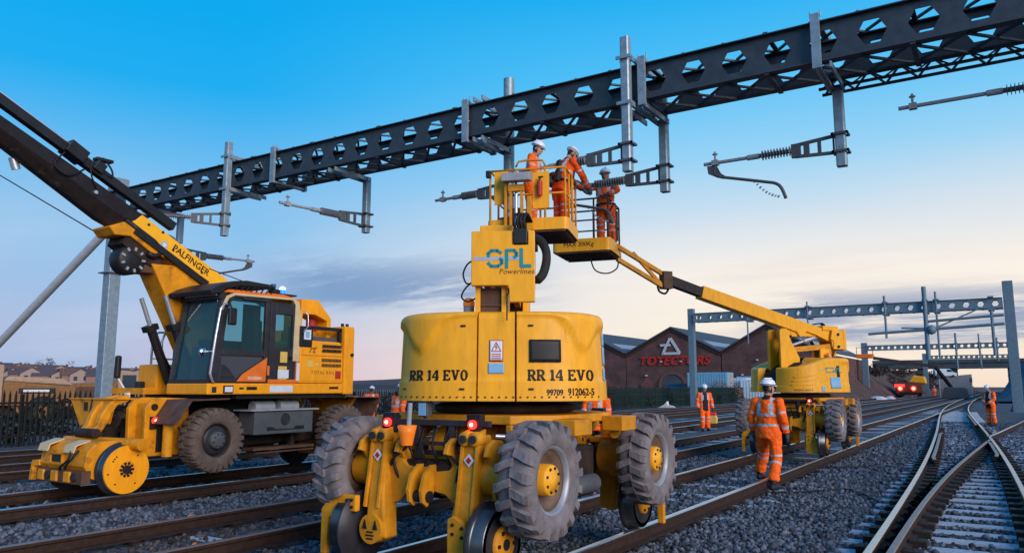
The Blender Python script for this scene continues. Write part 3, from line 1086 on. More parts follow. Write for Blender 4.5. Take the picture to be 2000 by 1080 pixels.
# far gantries
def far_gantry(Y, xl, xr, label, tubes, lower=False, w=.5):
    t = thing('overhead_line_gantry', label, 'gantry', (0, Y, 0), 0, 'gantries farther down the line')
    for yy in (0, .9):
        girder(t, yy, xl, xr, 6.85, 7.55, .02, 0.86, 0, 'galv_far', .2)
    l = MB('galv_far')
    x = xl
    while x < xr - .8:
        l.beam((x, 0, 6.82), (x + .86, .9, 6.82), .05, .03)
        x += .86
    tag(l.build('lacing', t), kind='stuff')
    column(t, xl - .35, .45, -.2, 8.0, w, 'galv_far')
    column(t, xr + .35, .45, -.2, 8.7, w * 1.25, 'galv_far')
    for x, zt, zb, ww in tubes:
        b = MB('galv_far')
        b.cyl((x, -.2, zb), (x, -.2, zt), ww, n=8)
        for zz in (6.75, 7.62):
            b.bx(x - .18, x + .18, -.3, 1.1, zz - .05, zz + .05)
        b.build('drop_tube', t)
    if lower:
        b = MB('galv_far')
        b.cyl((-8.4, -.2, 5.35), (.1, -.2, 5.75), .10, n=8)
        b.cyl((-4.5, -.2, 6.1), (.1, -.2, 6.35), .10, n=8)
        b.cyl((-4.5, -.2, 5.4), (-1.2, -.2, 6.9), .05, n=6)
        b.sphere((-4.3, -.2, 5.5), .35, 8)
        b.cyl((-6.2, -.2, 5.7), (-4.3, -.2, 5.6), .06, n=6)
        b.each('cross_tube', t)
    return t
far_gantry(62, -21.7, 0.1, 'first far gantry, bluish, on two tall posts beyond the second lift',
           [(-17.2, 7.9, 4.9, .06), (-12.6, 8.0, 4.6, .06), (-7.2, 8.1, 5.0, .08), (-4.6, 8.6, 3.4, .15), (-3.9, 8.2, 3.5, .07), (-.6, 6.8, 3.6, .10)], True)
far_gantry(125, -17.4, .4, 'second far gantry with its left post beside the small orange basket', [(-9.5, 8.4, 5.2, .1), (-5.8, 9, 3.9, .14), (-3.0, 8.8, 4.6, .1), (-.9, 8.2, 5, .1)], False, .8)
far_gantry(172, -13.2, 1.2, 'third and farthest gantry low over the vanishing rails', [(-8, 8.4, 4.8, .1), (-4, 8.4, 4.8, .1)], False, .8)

# ------------------------------------------------------------------ fences
FX = -24.4
fen = thing('palisade_fence', 'dark steel palisade fence running along the far left of the tracks', 'fence', (FX, 0, -.2))
def pale_mesh():
    p = MB('fence_dark')
    p.loft([[(-.012, -.034, 0), (.0, -.034, 0), (.012, 0, 0), (.0, .034, 0), (-.012, .034, 0)], [(-.012, -.034, 1.46), (.0, -.034, 1.46), (.012, 0, 1.46), (.0, .034, 1.46), (-.012, .034, 1.46)],
            [(-.006, -.006, 1.60), (0, -.006, 1.60), (.006, 0, 1.60), (0, .006, 1.60), (-.006, .006, 1.60)]], smooth=False)
    return p.mesh('pale')
PM = pale_mesh()
y = 6.0
k = 0
while k < 298:
    o = bpy.data.objects.new('pale', PM); COL.objects.link(o); o.parent = fen
    o.location = (.05, y, random.uniform(-.02, .02)); o.rotation_euler = (0, random.uniform(-.01, .01), 0)
    y += .155
    k += 1
yend = y
r = MB('fence_dark')
for zz in (.3, 1.25):
    r.bx(-.03, .02, 5.9, yend, zz - .03, zz + .03)
r.each('fence_rail', fen)
yy = 6.0
while yy < yend:
    q = MB('fence_dark'); q.bx(-.10, -.03, yy - .05, yy + .05, 0, 1.5); q.build('fence_post', fen)
    yy += 2.75
mf = thing('mesh_fence', 'dark green mesh panel fence in front of the brick sheds', 'fence', (FX - .6, 0, -.2))
yy = 52.4
while yy < 118:
    q = MB('fence_green'); q.bx(-.05, .05, yy - .05, yy + .05, 0, 1.75); q.build('fence_post', mf)
    q = MB('fence_green')
    for i in range(24):
        a = yy + .06 + i * (2.9 / 24)
        q.bx(-.012, .012, a, a + .045, .05, 1.65)
    for zz in (.1, .6, 1.1, 1.6):
        q.bx(-.02, .016, yy + .05, yy + 2.95, zz - .02, zz + .02)
    q.build('fence_panel', mf)
    yy += 3.0

# ------------------------------------------------------------------ foliage
def leaf_cloud(name, mat, blobs, n, size, parent=None, flat=1.0):
    """many small leaf faces spread through ellipsoids (cx,cy,cz,rx,ry,rz)"""
    V = []; F = []
    for i in range(n):
        cx, cy, cz, rx, ry, rz = random.choice(blobs)
        u = Vector((random.gauss(0, 1), random.gauss(0, 1), random.gauss(0, 1))).normalized() * (random.random() ** .45)
        c = Vector((cx + u.x * rx, cy + u.y * ry, cz + u.z * rz))
        a = Vector((random.gauss(0, 1), random.gauss(0, 1), random.gauss(0, 1) * flat)).normalized()
        b = a.orthogonal().normalized()
        b = Matrix.Rotation(random.random() * 6.28, 3, a) @ b
        s = size * random.uniform(.5, 1.5)
        o = len(V)
        V += [c - b * s, c + a.cross(b) * s * .5, c + b * s, c - a.cross(b) * s * .5]
        F.append((o, o + 1, o + 2, o + 3))
    m = MB(mat)
    m.v = [tuple(v) for v in V]; m.f = F; m.mi = [0] * len(F); m.sm = [False] * len(F)
    return m.build(name, parent)
h = leaf_cloud('hedge', 'bush_green', [(FX - 1.0 - (i % 3) * .5, 6 + i * 1.5, .25 + .25 * (i % 2), .8, 1.1, .75) for i in range(76)], 22000, .10)
tag(h, kind='stuff')
b_ = leaf_cloud('bramble', 'bramble', [(-29 - (i % 4) * 2.0, 42 + i * 1.9, .4, 2.4, 1.6, .9 + .3 * (i % 3)) for i in range(26)], 9000, .13)
tag(b_, kind='stuff')

# ------------------------------------------------------------------ the brick sheds
def brick_material():
    m = bpy.data.materials.new('brick')
    m.use_nodes = True
    t = m.node_tree
    b = t.nodes['Principled BSDF']
    tcn = t.nodes.new('ShaderNodeTexCoord')
    mp = t.nodes.new('ShaderNodeMapping')
    mp.inputs['Rotation'].default_value = (PI / 2, 0, 0)
    t.links.new(tcn.outputs['Object'], mp.inputs[0])
    br = t.nodes.new('ShaderNodeTexBrick')
    br.inputs['Scale'].default_value = 1.0
    br.inputs['Brick Width'].default_value = .45; br.inputs['Row Height'].default_value = .15
    br.inputs['Mortar Size'].default_value = .02
    br.inputs['Color1'].default_value = (.115, .042, .036, 1); br.inputs['Color2'].default_value = (.072, .029, .028, 1)
    br.inputs['Mortar'].default_value = (.10, .066, .062, 1)
    t.links.new(mp.outputs[0], br.inputs['Vector'])
    n = t.nodes.new('ShaderNodeTexNoise'); n.inputs['Scale'].default_value = .5; n.inputs['Detail'].default_value = 6
    t.links.new(tcn.outputs['Object'], n.inputs['Vector'])
    mr = t.nodes.new('ShaderNodeMapRange'); mr.inputs[1].default_value = .3; mr.inputs[2].default_value = .7
    mr.inputs[3].default_value = .55; mr.inputs[4].default_value = 1.35
    t.links.new(n.outputs['Fac'], mr.inputs[0])
    mx = t.nodes.new('ShaderNodeMix'); mx.data_type = 'RGBA'; mx.blend_type = 'MULTIPLY'; mx.inputs[0].default_value = 1
    t.links.new(br.outputs[0], mx.inputs[6]); t.links.new(mr.outputs[0], mx.inputs[7])
    t.links.new(mx.outputs[2], b.inputs['Base Color'])
    b.inputs['Roughness'].default_value = .9
    MATS['brick'] = m
brick_material()
FY = 97.0
def shed(xp, half, zr, ze, label, depth=34, left=None):
    t = thing('brick_shed', label, 'building', (xp, FY, -.2), 0, 'gabled brick sheds in a row')
    w = MB('brick')
    # gable wall as one face with the doorway cut out
    w.prism([(-half, 0), (-half, ze), (0, zr), (half, ze), (half, 0)], 'y', 0, .35)
    w.bx(-half, -half + .3, .36, depth, 0, ze - .1); w.bx(half - .3, half, .36, depth, 0, ze - .1)
    w.each('wall', t)
    r = MB('slate')
    for s in (-1, 1):
        dx, dz = s * half, ze - zr
        r.add([(0, -.25, zr + .12), (dx * 1.02, -.25, ze + .10), (dx * 1.02, depth, ze + .10), (0, depth, zr + .12),
               (0, -.25, zr + .34), (dx * 1.02, -.25, ze + .32), (dx * 1.02, depth, ze + .32), (0, depth, zr + .34)],
              [(0, 1, 2, 3), (7, 6, 5, 4), (0, 4, 5, 1), (1, 5, 6, 2), (2, 6, 7, 3), (3, 7, 4, 0)], False)
    ro = r.build('roof', t)
    k = MB('mid_grey')
    for s in (-1, 1):
        f0, f1 = .55, .78
        q = [(s * half * f, zr + (ze - zr) * f + .38) for f in (f0, f1)]
        k.add([(q[0][0], 2, q[0][1]), (q[1][0], 2, q[1][1]), (q[1][0], depth - 2, q[1][1]), (q[0][0], depth - 2, q[0][1])], [(0, 1, 2, 3)], False)
    k.each('skylight', ro)
    c = MB('brick_dark')
    for s in (-1, 1):
        n = 16
        for i in range(n):
            f = (i + .5) / n
            c.box((s * half * f, -.08, zr + (ze - zr) * f - .12), (half / n * 1.06, .14, .26), (0, s * math.atan2(zr - ze, half), 0))
    tag(c.build('verge', t), kind='stuff')
    # small pointed niches of paler brick
    d = MB('brick_pink' if 'brick_pink' in MATS else 'brick_dark')
    for xx, z0, hh, ww in ((-half * .55, .6, 2.4, .9), (half * .55, .6, 2.4, .9)):
        d.prism([(xx - ww, z0), (xx - ww, z0 + hh * .6), (xx - ww * .5, z0 + hh * .75), (xx, z0 + hh), (xx + ww * .5, z0 + hh * .75), (xx + ww, z0 + hh * .6), (xx + ww, z0)], 'y', -.08, 0)
    d.each('niche', t)
    l = MB('white_sign')
    for xx, zz in ((-half * .55, 3.2), (half * .5, 3.2), (-half * .22, 5.0), (half * .2, 5.0)):
        l.bx(xx - .10, xx + .10, -.35, -.02, zz - .08, zz + .08)
    l.each('wall_lamp', t)
    return t
material('brick_pink', (0.16, 0.062, 0.056), 0.9, vary=0.3)
sh0 = shed(-50.2, 6.5, 9.15, 5.9, 'left brick shed of the row, half hidden behind the platform lift')
sh1 = shed(-37.1, 6.5, 9.25, 5.9, 'brick shed with red letters, white triangle sign and arched doorway')
sh2 = shed(-24.7, 5.75, 9.15, 5.9, 'brick shed with plain gable behind the white containers')
# arched doorway
d = MB('brick_pink')
arch = [(-1.9 * math.cos(a), 2.0 + 1.7 * math.sin(a)) for a in np.linspace(0, PI, 13)]
arch_i = [(-1.55 * math.cos(a), 2.0 + 1.35 * math.sin(a)) for a in np.linspace(0, PI, 13)]
for i in range(12):
    d.prism([arch[i], arch[i + 1], arch_i[i + 1], arch_i[i]], 'y', -.16, 0)
d.bx(-1.9, -1.55, -.16, 0, 0, 2.0); d.bx(1.55, 1.9, -.16, 0, 0, 2.0)
do = d.build('door_arch', sh1)
d = MB('concrete_dark')
d.prism([(-1.55, 0)] + arch_i + [(1.55, 0)], 'y', -.05, -.01)
d.build('door', do)
d = MB('pane_dark')
for i in range(4):
    d.bx(-1.3 + i * .68, -.72 + i * .68, -.075, -.055, .4, 2.1)
d.each('pane', do)
place_text('TOTECTORS', 1.55, 'red_sign', (.25, -.10, 5.05), (1, 0, 0), (0, 0, 1), sh1, 'sign_letters', depth=.16, bold=.06, shear=.25, spacing=1.12)
lg = MB('white_sign')
def bar2(b, p, q, w, y0, y1):
    dx, dz = q[0] - p[0], q[1] - p[1]
    l = math.hypot(dx, dz); nx_, nz = -dz / l * w / 2, dx / l * w / 2
    b.prism([(p[0] + nx_, p[1] + nz), (p[0] - nx_, p[1] - nz), (q[0] - nx_, q[1] - nz), (q[0] + nx_, q[1] + nz)], 'y', y0, y1)
bar2(lg, (-.10, 8.05), (1.15, 6.05), .34, -.14, 0)
bar2(lg, (-1.35, 6.05), (1.15, 6.05), .34, -.17, -.03)
bar2(lg, (-.15, 8.05), (-.62, 7.1), .30, -.20, -.05)
bar2(lg, (-1.5, 7.15), (-.10, 7.15), .30, -.23, -.08)
bar2(lg, (-.65, 7.1), (-1.1, 6.1), .30, -.26, -.1)
lg.each('emblem_bar', sh1)

# white cabins, containers and a blue skip in the yard
def container(x, y, w, d, hgt, mat, label, nm='shipping_container'):
    t = thing(nm, label, 'container', (x, y, -.2))
    b = MB(mat)
    b.bx(-w / 2, w / 2, -d / 2, d / 2, .1, hgt)
    b.build('body', t, .03)
    r = MB(mat)
    n = int(w / .3)
    for i in range(n):
        xx = -w / 2 + (i + .5) * w / n
        r.bx(xx - .05, xx + .05, -d / 2 - .035, -d / 2, .2, hgt - .1)
    r.each('rib', t)
    dd = MB('mid_grey')
    dd.bx(w / 2, w / 2 + .03, -d / 2 + .15, -.05, .2, hgt - .15); dd.bx(w / 2, w / 2 + .03, .05, d / 2 - .15, .2, hgt - .15)
    dd.each('door', t)
    return t
container(-28.4, 86, 4.6, 2.4, 3.3, 'container_blue', 'tall light blue container standing by the green fence')
container(-26.5, 89, 3.4, 2.4, 2.7, 'container_white', 'pale container behind bare bushes between two bluer ones')
container(-23.4, 88, 3.8, 2.4, 2.5, 'container_white', 'low white container farthest right behind the green fence')
container(-25.2, 91.5, 3.0, 2.4, 2.9, 'container_blue', 'blue ended container tucked behind the low white one')
t = thing('skip', 'dark blue skip in front of the arched brick doorway', 'skip', (-31.6, 88, -.2))
b = MB('skip_blue')
b.prism([(-1.6, .1), (1.6, .1), (2.2, 2.0), (-2.2, 2.0)], 'y', -.9, .9); b.build('body', t)
b = MB('skip_blue'); b.bx(-2.28, 2.28, -1.0, 1.0, 1.95, 2.08); b.build('rim', t)
bare = leaf_cloud('bare_bush', 'house_wall', [(-27.0, 84.5, 1.2, 1.3, .8, 1.1), (-25.4, 84.5, 1.0, 1.2, .8, 1.0)], 1500, .07)
tag(bare, 'pale twiggy bush in front of the containers', 'bush')
b = MB('paper')
b.prism([(-.7, 0), (.75, .02), (.5, .14), (.15, .22), (.1, .52), (-.1, .28), (-.4, .12)], 'y', -.2, .2)
lit = b.build('litter'); lit.location = (-24.1, 61.5, -.2)
tag(lit, 'white scrap of plastic lying by the green fence', 'litter')

# ------------------------------------------------------------------ distant land
def hill(name, pts, mat, y0, y1, thick=60):
    """ridge: list of (x, z) crest points, slopes down on both sides"""
    b = MB(mat)
    n = len(pts)
    rows = []
    for f, zf in ((0, 0), (.2, .35), (.4, .8), (.5, 1.0), (.6, .9), (1, 0)):
        rows.append([(x + random.uniform(-1, 1), y0 + (y1 - y0) * f, -.3 + (z + .3) * zf + (random.uniform(-.3, .3) if 0 < zf else 0)) for x, z in pts])
    vs = [p for r_ in rows for p in r_]
    fs = [(j * n + i, j * n + i + 1, (j + 1) * n + i + 1, (j + 1) * n + i) for j in range(len(rows) - 1) for i in range(n - 1)]
    b.add(vs, fs, True)
    return tag(b.build(name), kind='structure')
hill('far_hill', [(-1500 + i * 60, 12 + 3 * math.sin(i * .5) + 9 * max(0, (i - 8) / 9)) for i in range(18)], 'hill_brown', 760, 1100)
hill('wooded_hill', [(-900 + i * 40, 4.5 + 1.5 * math.sin(i * .9)) for i in range(22)], 'bramble', 420, 520)
# ------------------------------------------------------------------ wheels
def lug_tyre(r, w, rim_r, mat, n_lug, lug_h=.035, chevron=True):
    """tyre about the x axis with raised tread bars"""
    b = MB(mat)
    hw = w / 2
    ro = r - lug_h
    prof = [(rim_r, -hw * .80), (rim_r + .03, -hw * .97), ((rim_r + ro) / 2, -hw * 1.04), (ro - .045, -hw * .97), (ro - .008, -hw * .80), (ro, -hw * .35),
            (ro, hw * .35), (ro - .008, hw * .80), (ro - .045, hw * .97), ((rim_r + ro) / 2, hw * 1.04), (rim_r + .03, hw * .97), (rim_r, hw * .80)]
    b.lathe(prof, (0, 0, 0), 'x', 40, caps=False)
    for i in range(n_lug):
        for s in (-1, 1):
            a0 = 2 * PI * (i + (.25 if s > 0 else -.25)) / n_lug
            # bar from the centre line to the shoulder, swept back, then down the sidewall
            st = [(-.02 * 1, .0), (.35, .12), (.72, .30), (.98, .36)] if chevron else [(.06, 0), (.4, .05), (.75, .1), (.98, .12)]
            sw = 2 * PI / n_lug
            th = sw * (.27 if chevron else .36)
            ring = []
            for fx, da in st:
                x = s * hw * fx
                rr0 = ro - .02 if fx < .9 else ro - .07
                rr1 = r if fx < .9 else r - .012
                a = a0 + da * sw
                ring.append([(x, (rr0) * math.cos(a - th), (rr0) * math.sin(a - th)), (x, rr1 * math.cos(a - th * .8), rr1 * math.sin(a - th * .8)),
                             (x, rr1 * math.cos(a + th * .8), rr1 * math.sin(a + th * .8)), (x, rr0 * math.cos(a + th), rr0 * math.sin(a + th))])
            # sidewall toe of the lug
            a = a0 + st[-1][1] * sw
            x = s * hw * 1.03
            ring.append([(x, (ro - .10) * math.cos(a - th), (ro - .10) * math.sin(a - th)), (x, (r - .05) * math.cos(a - th * .8), (r - .05) * math.sin(a - th * .8)),
                         (x, (r - .05) * math.cos(a + th * .8), (r - .05) * math.sin(a + th * .8)), (x, (ro - .10) * math.cos(a + th), (ro - .10) * math.sin(a + th))])
            if s < 0:
                ring = [q[::-1] for q in ring]
            b.loft(ring, smooth=False)
    return b

def wheel(parent, pos, side, r, w, rim_r, tyre_mat, hub_mat, n_lug, rim_mats=('rim_rust', 'rim_steel'), chevron=True, flat_hub=False, lug_h=.035):
    """wheel > tyre, rim, hub, bolts; side +1 faces +x"""
    key = (r, w, rim_r, tyre_mat, n_lug)
    wh = bpy.data.objects.new('wheel', None); COL.objects.link(wh)
    wh.parent = parent; wh.location = pos; wh.rotation_euler = (random.uniform(0, 6), 0, 0 if side > 0 else PI)
    if key not in WCACHE:
        b = lug_tyre(r, w, rim_r, tyre_mat, n_lug, lug_h, chevron)
        m1 = b.mesh('tyre')
        b = MB(rim_mats[0]); b.use(rim_mats[1]); b.use(rim_mats[0])
        hw = w / 2
        d = .05 if flat_hub else .16
        b.lathe([(rim_r + .005, -hw * .8), (rim_r + .02, -hw * .85), (rim_r - .01, -hw * .7), (rim_r - .045, -hw * .3), (rim_r - .030, hw * .5), (rim_r - .05, hw - d), (.09, hw - d - .02), (.0, hw - d - .02)], (0, 0, 0), 'x', 32, caps=False)
        b.use(rim_mats[1])
        b.lathe([(rim_r - .030, hw * .52), (rim_r - .02, hw * .72), (rim_r + .018, hw * .86), (rim_r + .022, hw * .78)], (0, 0, 0), 'x', 32, caps=False)
        m2 = b.mesh('rim')
        b = MB(hub_mat)
        if flat_hub:
            b.lathe([(.13, hw - d - .02), (.13, hw - d + .05), (.11, hw - d + .07), (.0, hw - d + .07)], (0, 0, 0), 'x', 20)
        else:
            b.lathe([(.125, hw - d - .02), (.125, hw - d + .10), (.115, hw - d + .12), (.07, hw - d + .12), (.065, hw - d + .135), (0, hw - d + .135)], (0, 0, 0), 'x', 20)
        m3 = b.mesh('hub')
        b = MB('black')
        for i in range(8):
            a = 2 * PI * i / 8
            rr = .095
            xx = hw - d + (.115 if not flat_hub else .065)
            b.cyl((xx, rr * math.cos(a), rr * math.sin(a)), (xx + .015, rr * math.cos(a), rr * math.sin(a)), .012, n=6)
        m4 = b.mesh('wheel_nuts')
        WCACHE[key] = (m1, m2, m3, m4)
    for nm, me in zip(('tyre', 'rim', 'hub', 'wheel_nuts'), WCACHE[key]):
        o = bpy.data.objects.new(nm, me); COL.objects.link(o); o.parent = wh
        if nm == 'wheel_nuts': o['kind'] = 'stuff'
    return wh
WCACHE = {}

def rail_wheel(parent, pos, side, r=.285, face='yellow_worn', disc=False):
    wh = bpy.data.objects.new('rail_wheel', None); COL.objects.link(wh)
    wh.parent = parent; wh.location = pos; wh.rotation_euler = (0, 0, 0 if side > 0 else PI)
    b = MB('black_frame'); b.use('wheel_steel'); b.use('black_frame')
    b.lathe([(0, -.09), (r + .03, -.09), (r + .035, -.075), (r + .012, -.05)], (0, 0, 0), 'x', 40)
    b.use('wheel_steel')
    b.lathe([(r + .012, -.05), (r, -.04), (r - .004, .06), (r - .012, .065)], (0, 0, 0), 'x', 40, caps=False)
    b.use('black_frame')
    b.lathe([(r - .012, .065), (r - .05, .065), (r - .07, .03), (.001, .03)], (0, 0, 0), 'x', 40)
    b.build('tread', wh)
    b = MB(face)
    if disc:
        b.lathe([(r - .005, .055), (r - .01, .085), (.115, .085), (.11, .07), (0, .07)], (0, 0, 0), 'x', 48, smooth=False)
        b.build('disc', wh)
        k = MB('black')
        k.cyl((.07, 0, 0), (.10, 0, 0), .062, n=16)
        for i in range(10):
            a = 2 * PI * i / 10
            k.cyl((.072, .088 * math.cos(a), .088 * math.sin(a)), (.09, .088 * math.cos(a), .088 * math.sin(a)), .020, n=6)
        for a, rr in ((.9, .24), (2.3, .25), (2.45, .25), (2.6, .25), (4.0, .25), (5.3, .24), (3.3, .28)):
            k.cyl((.084, rr * math.cos(a), rr * math.sin(a)), (.0885, rr * math.cos(a), rr * math.sin(a)), .013, n=8)
        tag(k.build('bolts', wh), kind='stuff')
    else:
        b.lathe([(.14, .03), (.14, .085), (.12, .10), (0, .10)], (0, 0, 0), 'x', 20)
        b.build('hub', wh)
        k = MB('black')
        for i in range(6):
            a = 2 * PI * i / 6
            k.cyl((.09, .105 * math.cos(a), .105 * math.sin(a)), (.112, .105 * math.cos(a), .105 * math.sin(a)), .017, n=6)
        k.cyl((.095, 0, 0), (.108, 0, 0), .045, n=10)
        tag(k.build('bolts', wh), kind='stuff')
    return wh

def lamp(parent, pos, r=.045, core=True, mat='red_lamp', corem='red_core', d=(0, -1, 0), name='tail_light'):
    b = MB(mat); b.use(corem); b.use(mat)
    D = Vector(d)
    P = Vector(pos)
    b.cyl(P, P + D * .03, r, n=14)
    if core:
        b.use(corem)
        b.sphere(P + D * .028, r * .48, 8)
    return b.build(name, parent)

# ------------------------------------------------------------------ slab-serif letters, as strokes
GLY = {
 'R': (.78, [((.16, 0), (.16, 1), .17), ((.02, .06), (.34, .06), .12), ((.02, .94), (.5, .94), .12), ((.16, .48), (.48, .48), .11),
             ((.5, .94), (.62, .86), .12), ((.62, .88), (.62, .56), .17), ((.62, .58), (.48, .48), .12), ((.42, .47), (.64, .06), .17), ((.56, .06), (.78, .06), .12)]),
 '1': (.46, [((.24, 0), (.24, 1), .18), ((.06, .06), (.42, .06), .12), ((.24, .95), (.05, .84), .12)]),
 '4': (.70, [((.5, 0), (.5, 1), .18), ((.44, .98), (.06, .36), .11), ((.03, .32), (.68, .32), .12), ((.34, .06), (.66, .06), .12)]),
 'E': (.74, [((.16, 0), (.16, 1), .17), ((.02, .06), (.68, .06), .12), ((.02, .94), (.66, .94), .12), ((.16, .5), (.46, .5), .12), ((.66, 0), (.66, .28), .10), ((.64, 1), (.64, .74), .10), ((.47, .38), (.47, .62), .09)]),
 'V': (.86, [((.18, .97), (.42, .03), .17), ((.68, .97), (.44, .03), .13), ((.02, .95), (.34, .95), .11), ((.54, .95), (.84, .95), .11)]),
 'O': (.74, [((.12, .3), (.12, .7), .17), ((.12, .7), (.26, .94), .14), ((.26, .94), (.48, .94), .12), ((.48, .94), (.62, .7), .14), ((.62, .7), (.62, .3), .17), ((.62, .3), (.48, .06), .14), ((.48, .06), (.26, .06), .12), ((.26, .06), (.12, .3), .14)]),
 ' ': (.32, []),
}
def slab_text(b, text, h, fn, gap=.06):
    """fn(x, y) -> (point, normal) on the surface"""
    W_ = sum(GLY[c][0] + gap for c in text) - gap
    x0 = -W_ / 2
    for c in text:
        adv, strokes = GLY[c]
        for k, (p, q, w) in enumerate(strokes):
            p = Vector(p); q = Vector(q)
            d = (q - p); l = d.length; d.normalize()
            n = Vector((-d.y, d.x)) * w * .60
            seg = max(1, int(l * h / .03))
            lay = .0045 + .0004 * k
            vs = []
            for i in range(seg + 1):
                m = p + d * (l * i / seg)
                for e in (m + n, m - n):
                    P, Nn = fn((x0 + e.x) * h, (e.y - .5) * h)
                    vs.append(tuple(P + Nn * .0005)); vs.append(tuple(P + Nn * lay))
            fs = []
            for i in range(seg):
                a = i * 4
                fs.append((a + 1, a + 3, a + 7, a + 5))
                fs.append((a, a + 1, a + 5, a + 4)); fs.append((a + 2, a + 6, a + 7, a + 3))
            fs.append((0, 2, 3, 1)); fs.append((seg * 4, seg * 4 + 1, seg * 4 + 3, seg * 4 + 2))
            b.add(vs, fs, False)
        x0 += adv + gap
    return b

# company emblem on the lifts: pale bar through teal letters
def emblem(b, fn, s=1.0, ink='teal_ink', strip='pale_stripe'):
    def stroke(pts, w, lay):
        for i in range(len(pts) - 1):
            p = Vector(pts[i]); q = Vector(pts[i + 1]); d = (q - p).normalized(); n = Vector((-d.y, d.x)) * w / 2
            vs = []
            for m, e in ((p - d * w * .25, 0), (q + d * w * .25, 0)):
                for k in (m + n, m - n):
                    P, Nn = fn(k.x * s, k.y * s)
                    vs.append(tuple(P)); vs.append(tuple(P + Nn * lay))
            b.add(vs, [(1, 3, 7, 5), (0, 1, 5, 4), (2, 6, 7, 3), (0, 2, 3, 1), (4, 5, 7, 6)], False)
    b.use(strip)
    stroke([(-.30, 0), (.16, 0)], .040, .003)
    b.use(ink)
    stroke([(-.02, .060), (-.06, .085), (-.12, .085), (-.155, .055), (-.15, .02)], .034, .0042)
    stroke([(-.155, -.045), (-.12, -.082), (-.05, -.082), (-.01, -.05), (-.01, -.02), (-.03, -.002)], .034, .0046)
    stroke([(.04, -.10), (.04, .085)], .036, .0050)
    stroke([(.04, .085), (.12, .085), (.145, .055), (.145, .03), (.12, .008)], .034, .0054)
    stroke([(.195, .10), (.195, -.082)], .036, .0058)
    stroke([(.195, -.082), (.29, -.082)], .036, .0062)

# ------------------------------------------------------------------ road-rail platform lift
def sup(t, hx, hy, n):
    """superellipse point"""
    c, s_ = math.cos(t), math.sin(t)
    return (math.copysign(abs(c) ** (2 / n), c) * hx, math.copysign(abs(s_) ** (2 / n), s_) * hy)
TZ0, TZ1 = 1.395, 2.19
THX, THY = 1.005, 1.0
def shell_point(t, z, off=0.0, front=False):
    n = 3.0
    x, y = sup(t, THX, THY, n)
    x2, y2 = sup(t + .01, THX, THY, n)
    tx, ty = x2 - x, y2 - y
    l = math.hypot(tx, ty) or 1
    nx_, ny = ty / l, -tx / l
    if nx_ * x + ny * y < 0: nx_, ny = -nx_, -ny
    inset = 0.0
    if z > TZ1 - .07:
        f = (z - (TZ1 - .07)) / .07
        inset = .07 * (1 - math.sqrt(max(0, 1 - f * f)))
    if z < TZ0 + .18:
        inset -= 0.012
    o = off - inset
    # slight taper to the top
    o -= .03 * (z - TZ0) / (TZ1 - TZ0)
    return Vector((x + nx_ * o, y + ny * o, z)), Vector((nx_, ny, 0))
def hood(t, z):
    y = sup(t, THX, THY, 3.0)[1]
    f = min(1, max(0, (y + .15) / 1.15))
    f = f * f * (3 - 2 * f)
    return TZ0 + (z - TZ0) * (1 - .28 * f)
def crease(t, z):
    """raised field above a swooping line pressed into the rear of each cowl"""
    x, y = sup(t, THX, THY, 3.0)
    ax = abs(x)
    if ax < .178 or y > -.30: return 0
    zl = TZ1 - .055 - .31 * math.exp(-((ax - (.78 if x > 0 else .70)) / (.13 if x > 0 else .17)) ** 2) - .12 * max(0, (ax - .90) / .12)
    f = min(1, max(0, (z - zl) / .035))
    return .034 * f * f * (3 - 2 * f) * min(1, max(0, (-.30 - y) / .2))
def x_to_t(xt, front=False):
    """parameter on the rear half whose x is xt (rear = -y)"""
    lo, hi = PI, 2 * PI
    for _ in range(40):
        m = (lo + hi) / 2
        if sup(m, THX, THY, 3.0)[0] < xt: lo = m
        else: hi = m
    return (lo + hi) / 2

def cowl(parent, t0, t1, name, mat='yellow', seam0=True, nt_=56, nz=22, swoop=True, slope=None, label=None):
    b = MB(mat)
    zs = [TZ0, TZ0 + .01, TZ0 + .165, TZ0 + .178, TZ0 + .182] + list(np.linspace(TZ0 + .22, TZ1 - .075, 14)) + [TZ1 - .06, TZ1 - .04, TZ1 - .022, TZ1 - .008, TZ1]
    rows = []
    for z in zs:
        row = []
        for i in range(nt_ + 1):
            u = i / nt_
            t = t0 + (t1 - t0) * u
            zz = z
            o = crease(t, z) if swoop and z > TZ0 + .2 else 0
            zz = hood(t, z)
            p, n = shell_point(t, z, o)
            row.append((p.x, p.y, zz))
        rows.append(row)
    m = nt_ + 1
    vs = [p for r in rows for p in r]
    flip = t1 < t0
    fs = []
    for j in range(len(zs) - 1):
        for i in range(nt_):
            q = (j * m + i, j * m + i + 1, (j + 1) * m + i + 1, (j + 1) * m + i)
            fs.append(q[::-1] if flip else q)
    b.add(vs, fs, True)
    # lid towards the middle, edges turned inwards
    top = rows[-1]
    inner = [(p[0] * .25, p[1] * .25, p[2] + .025) for p in top]
    o = [(i, i + 1, m + i + 1, m + i) for i in range(nt_)]
    b.add(top + inner, [q[::-1] if flip else q for q in o], True)
    bot = rows[0]
    inner = [(p[0] * .6, p[1] * .6, p[2]) for p in bot]
    b.add(bot + inner, [q if flip else q[::-1] for q in o], True)
    for i in (0, nt_):
        e = [r[i] for r in rows]
        inn = [(p[0] * .82, p[1] * .82, p[2]) for p in e]
        k = len(e)
        fs = [(a, a + 1, k + a + 1, k + a) for a in range(k - 1)]
        b.add(e + inn, fs if (i == 0) != flip else [q[::-1] for q in fs], False)
    return b.build(name, parent)

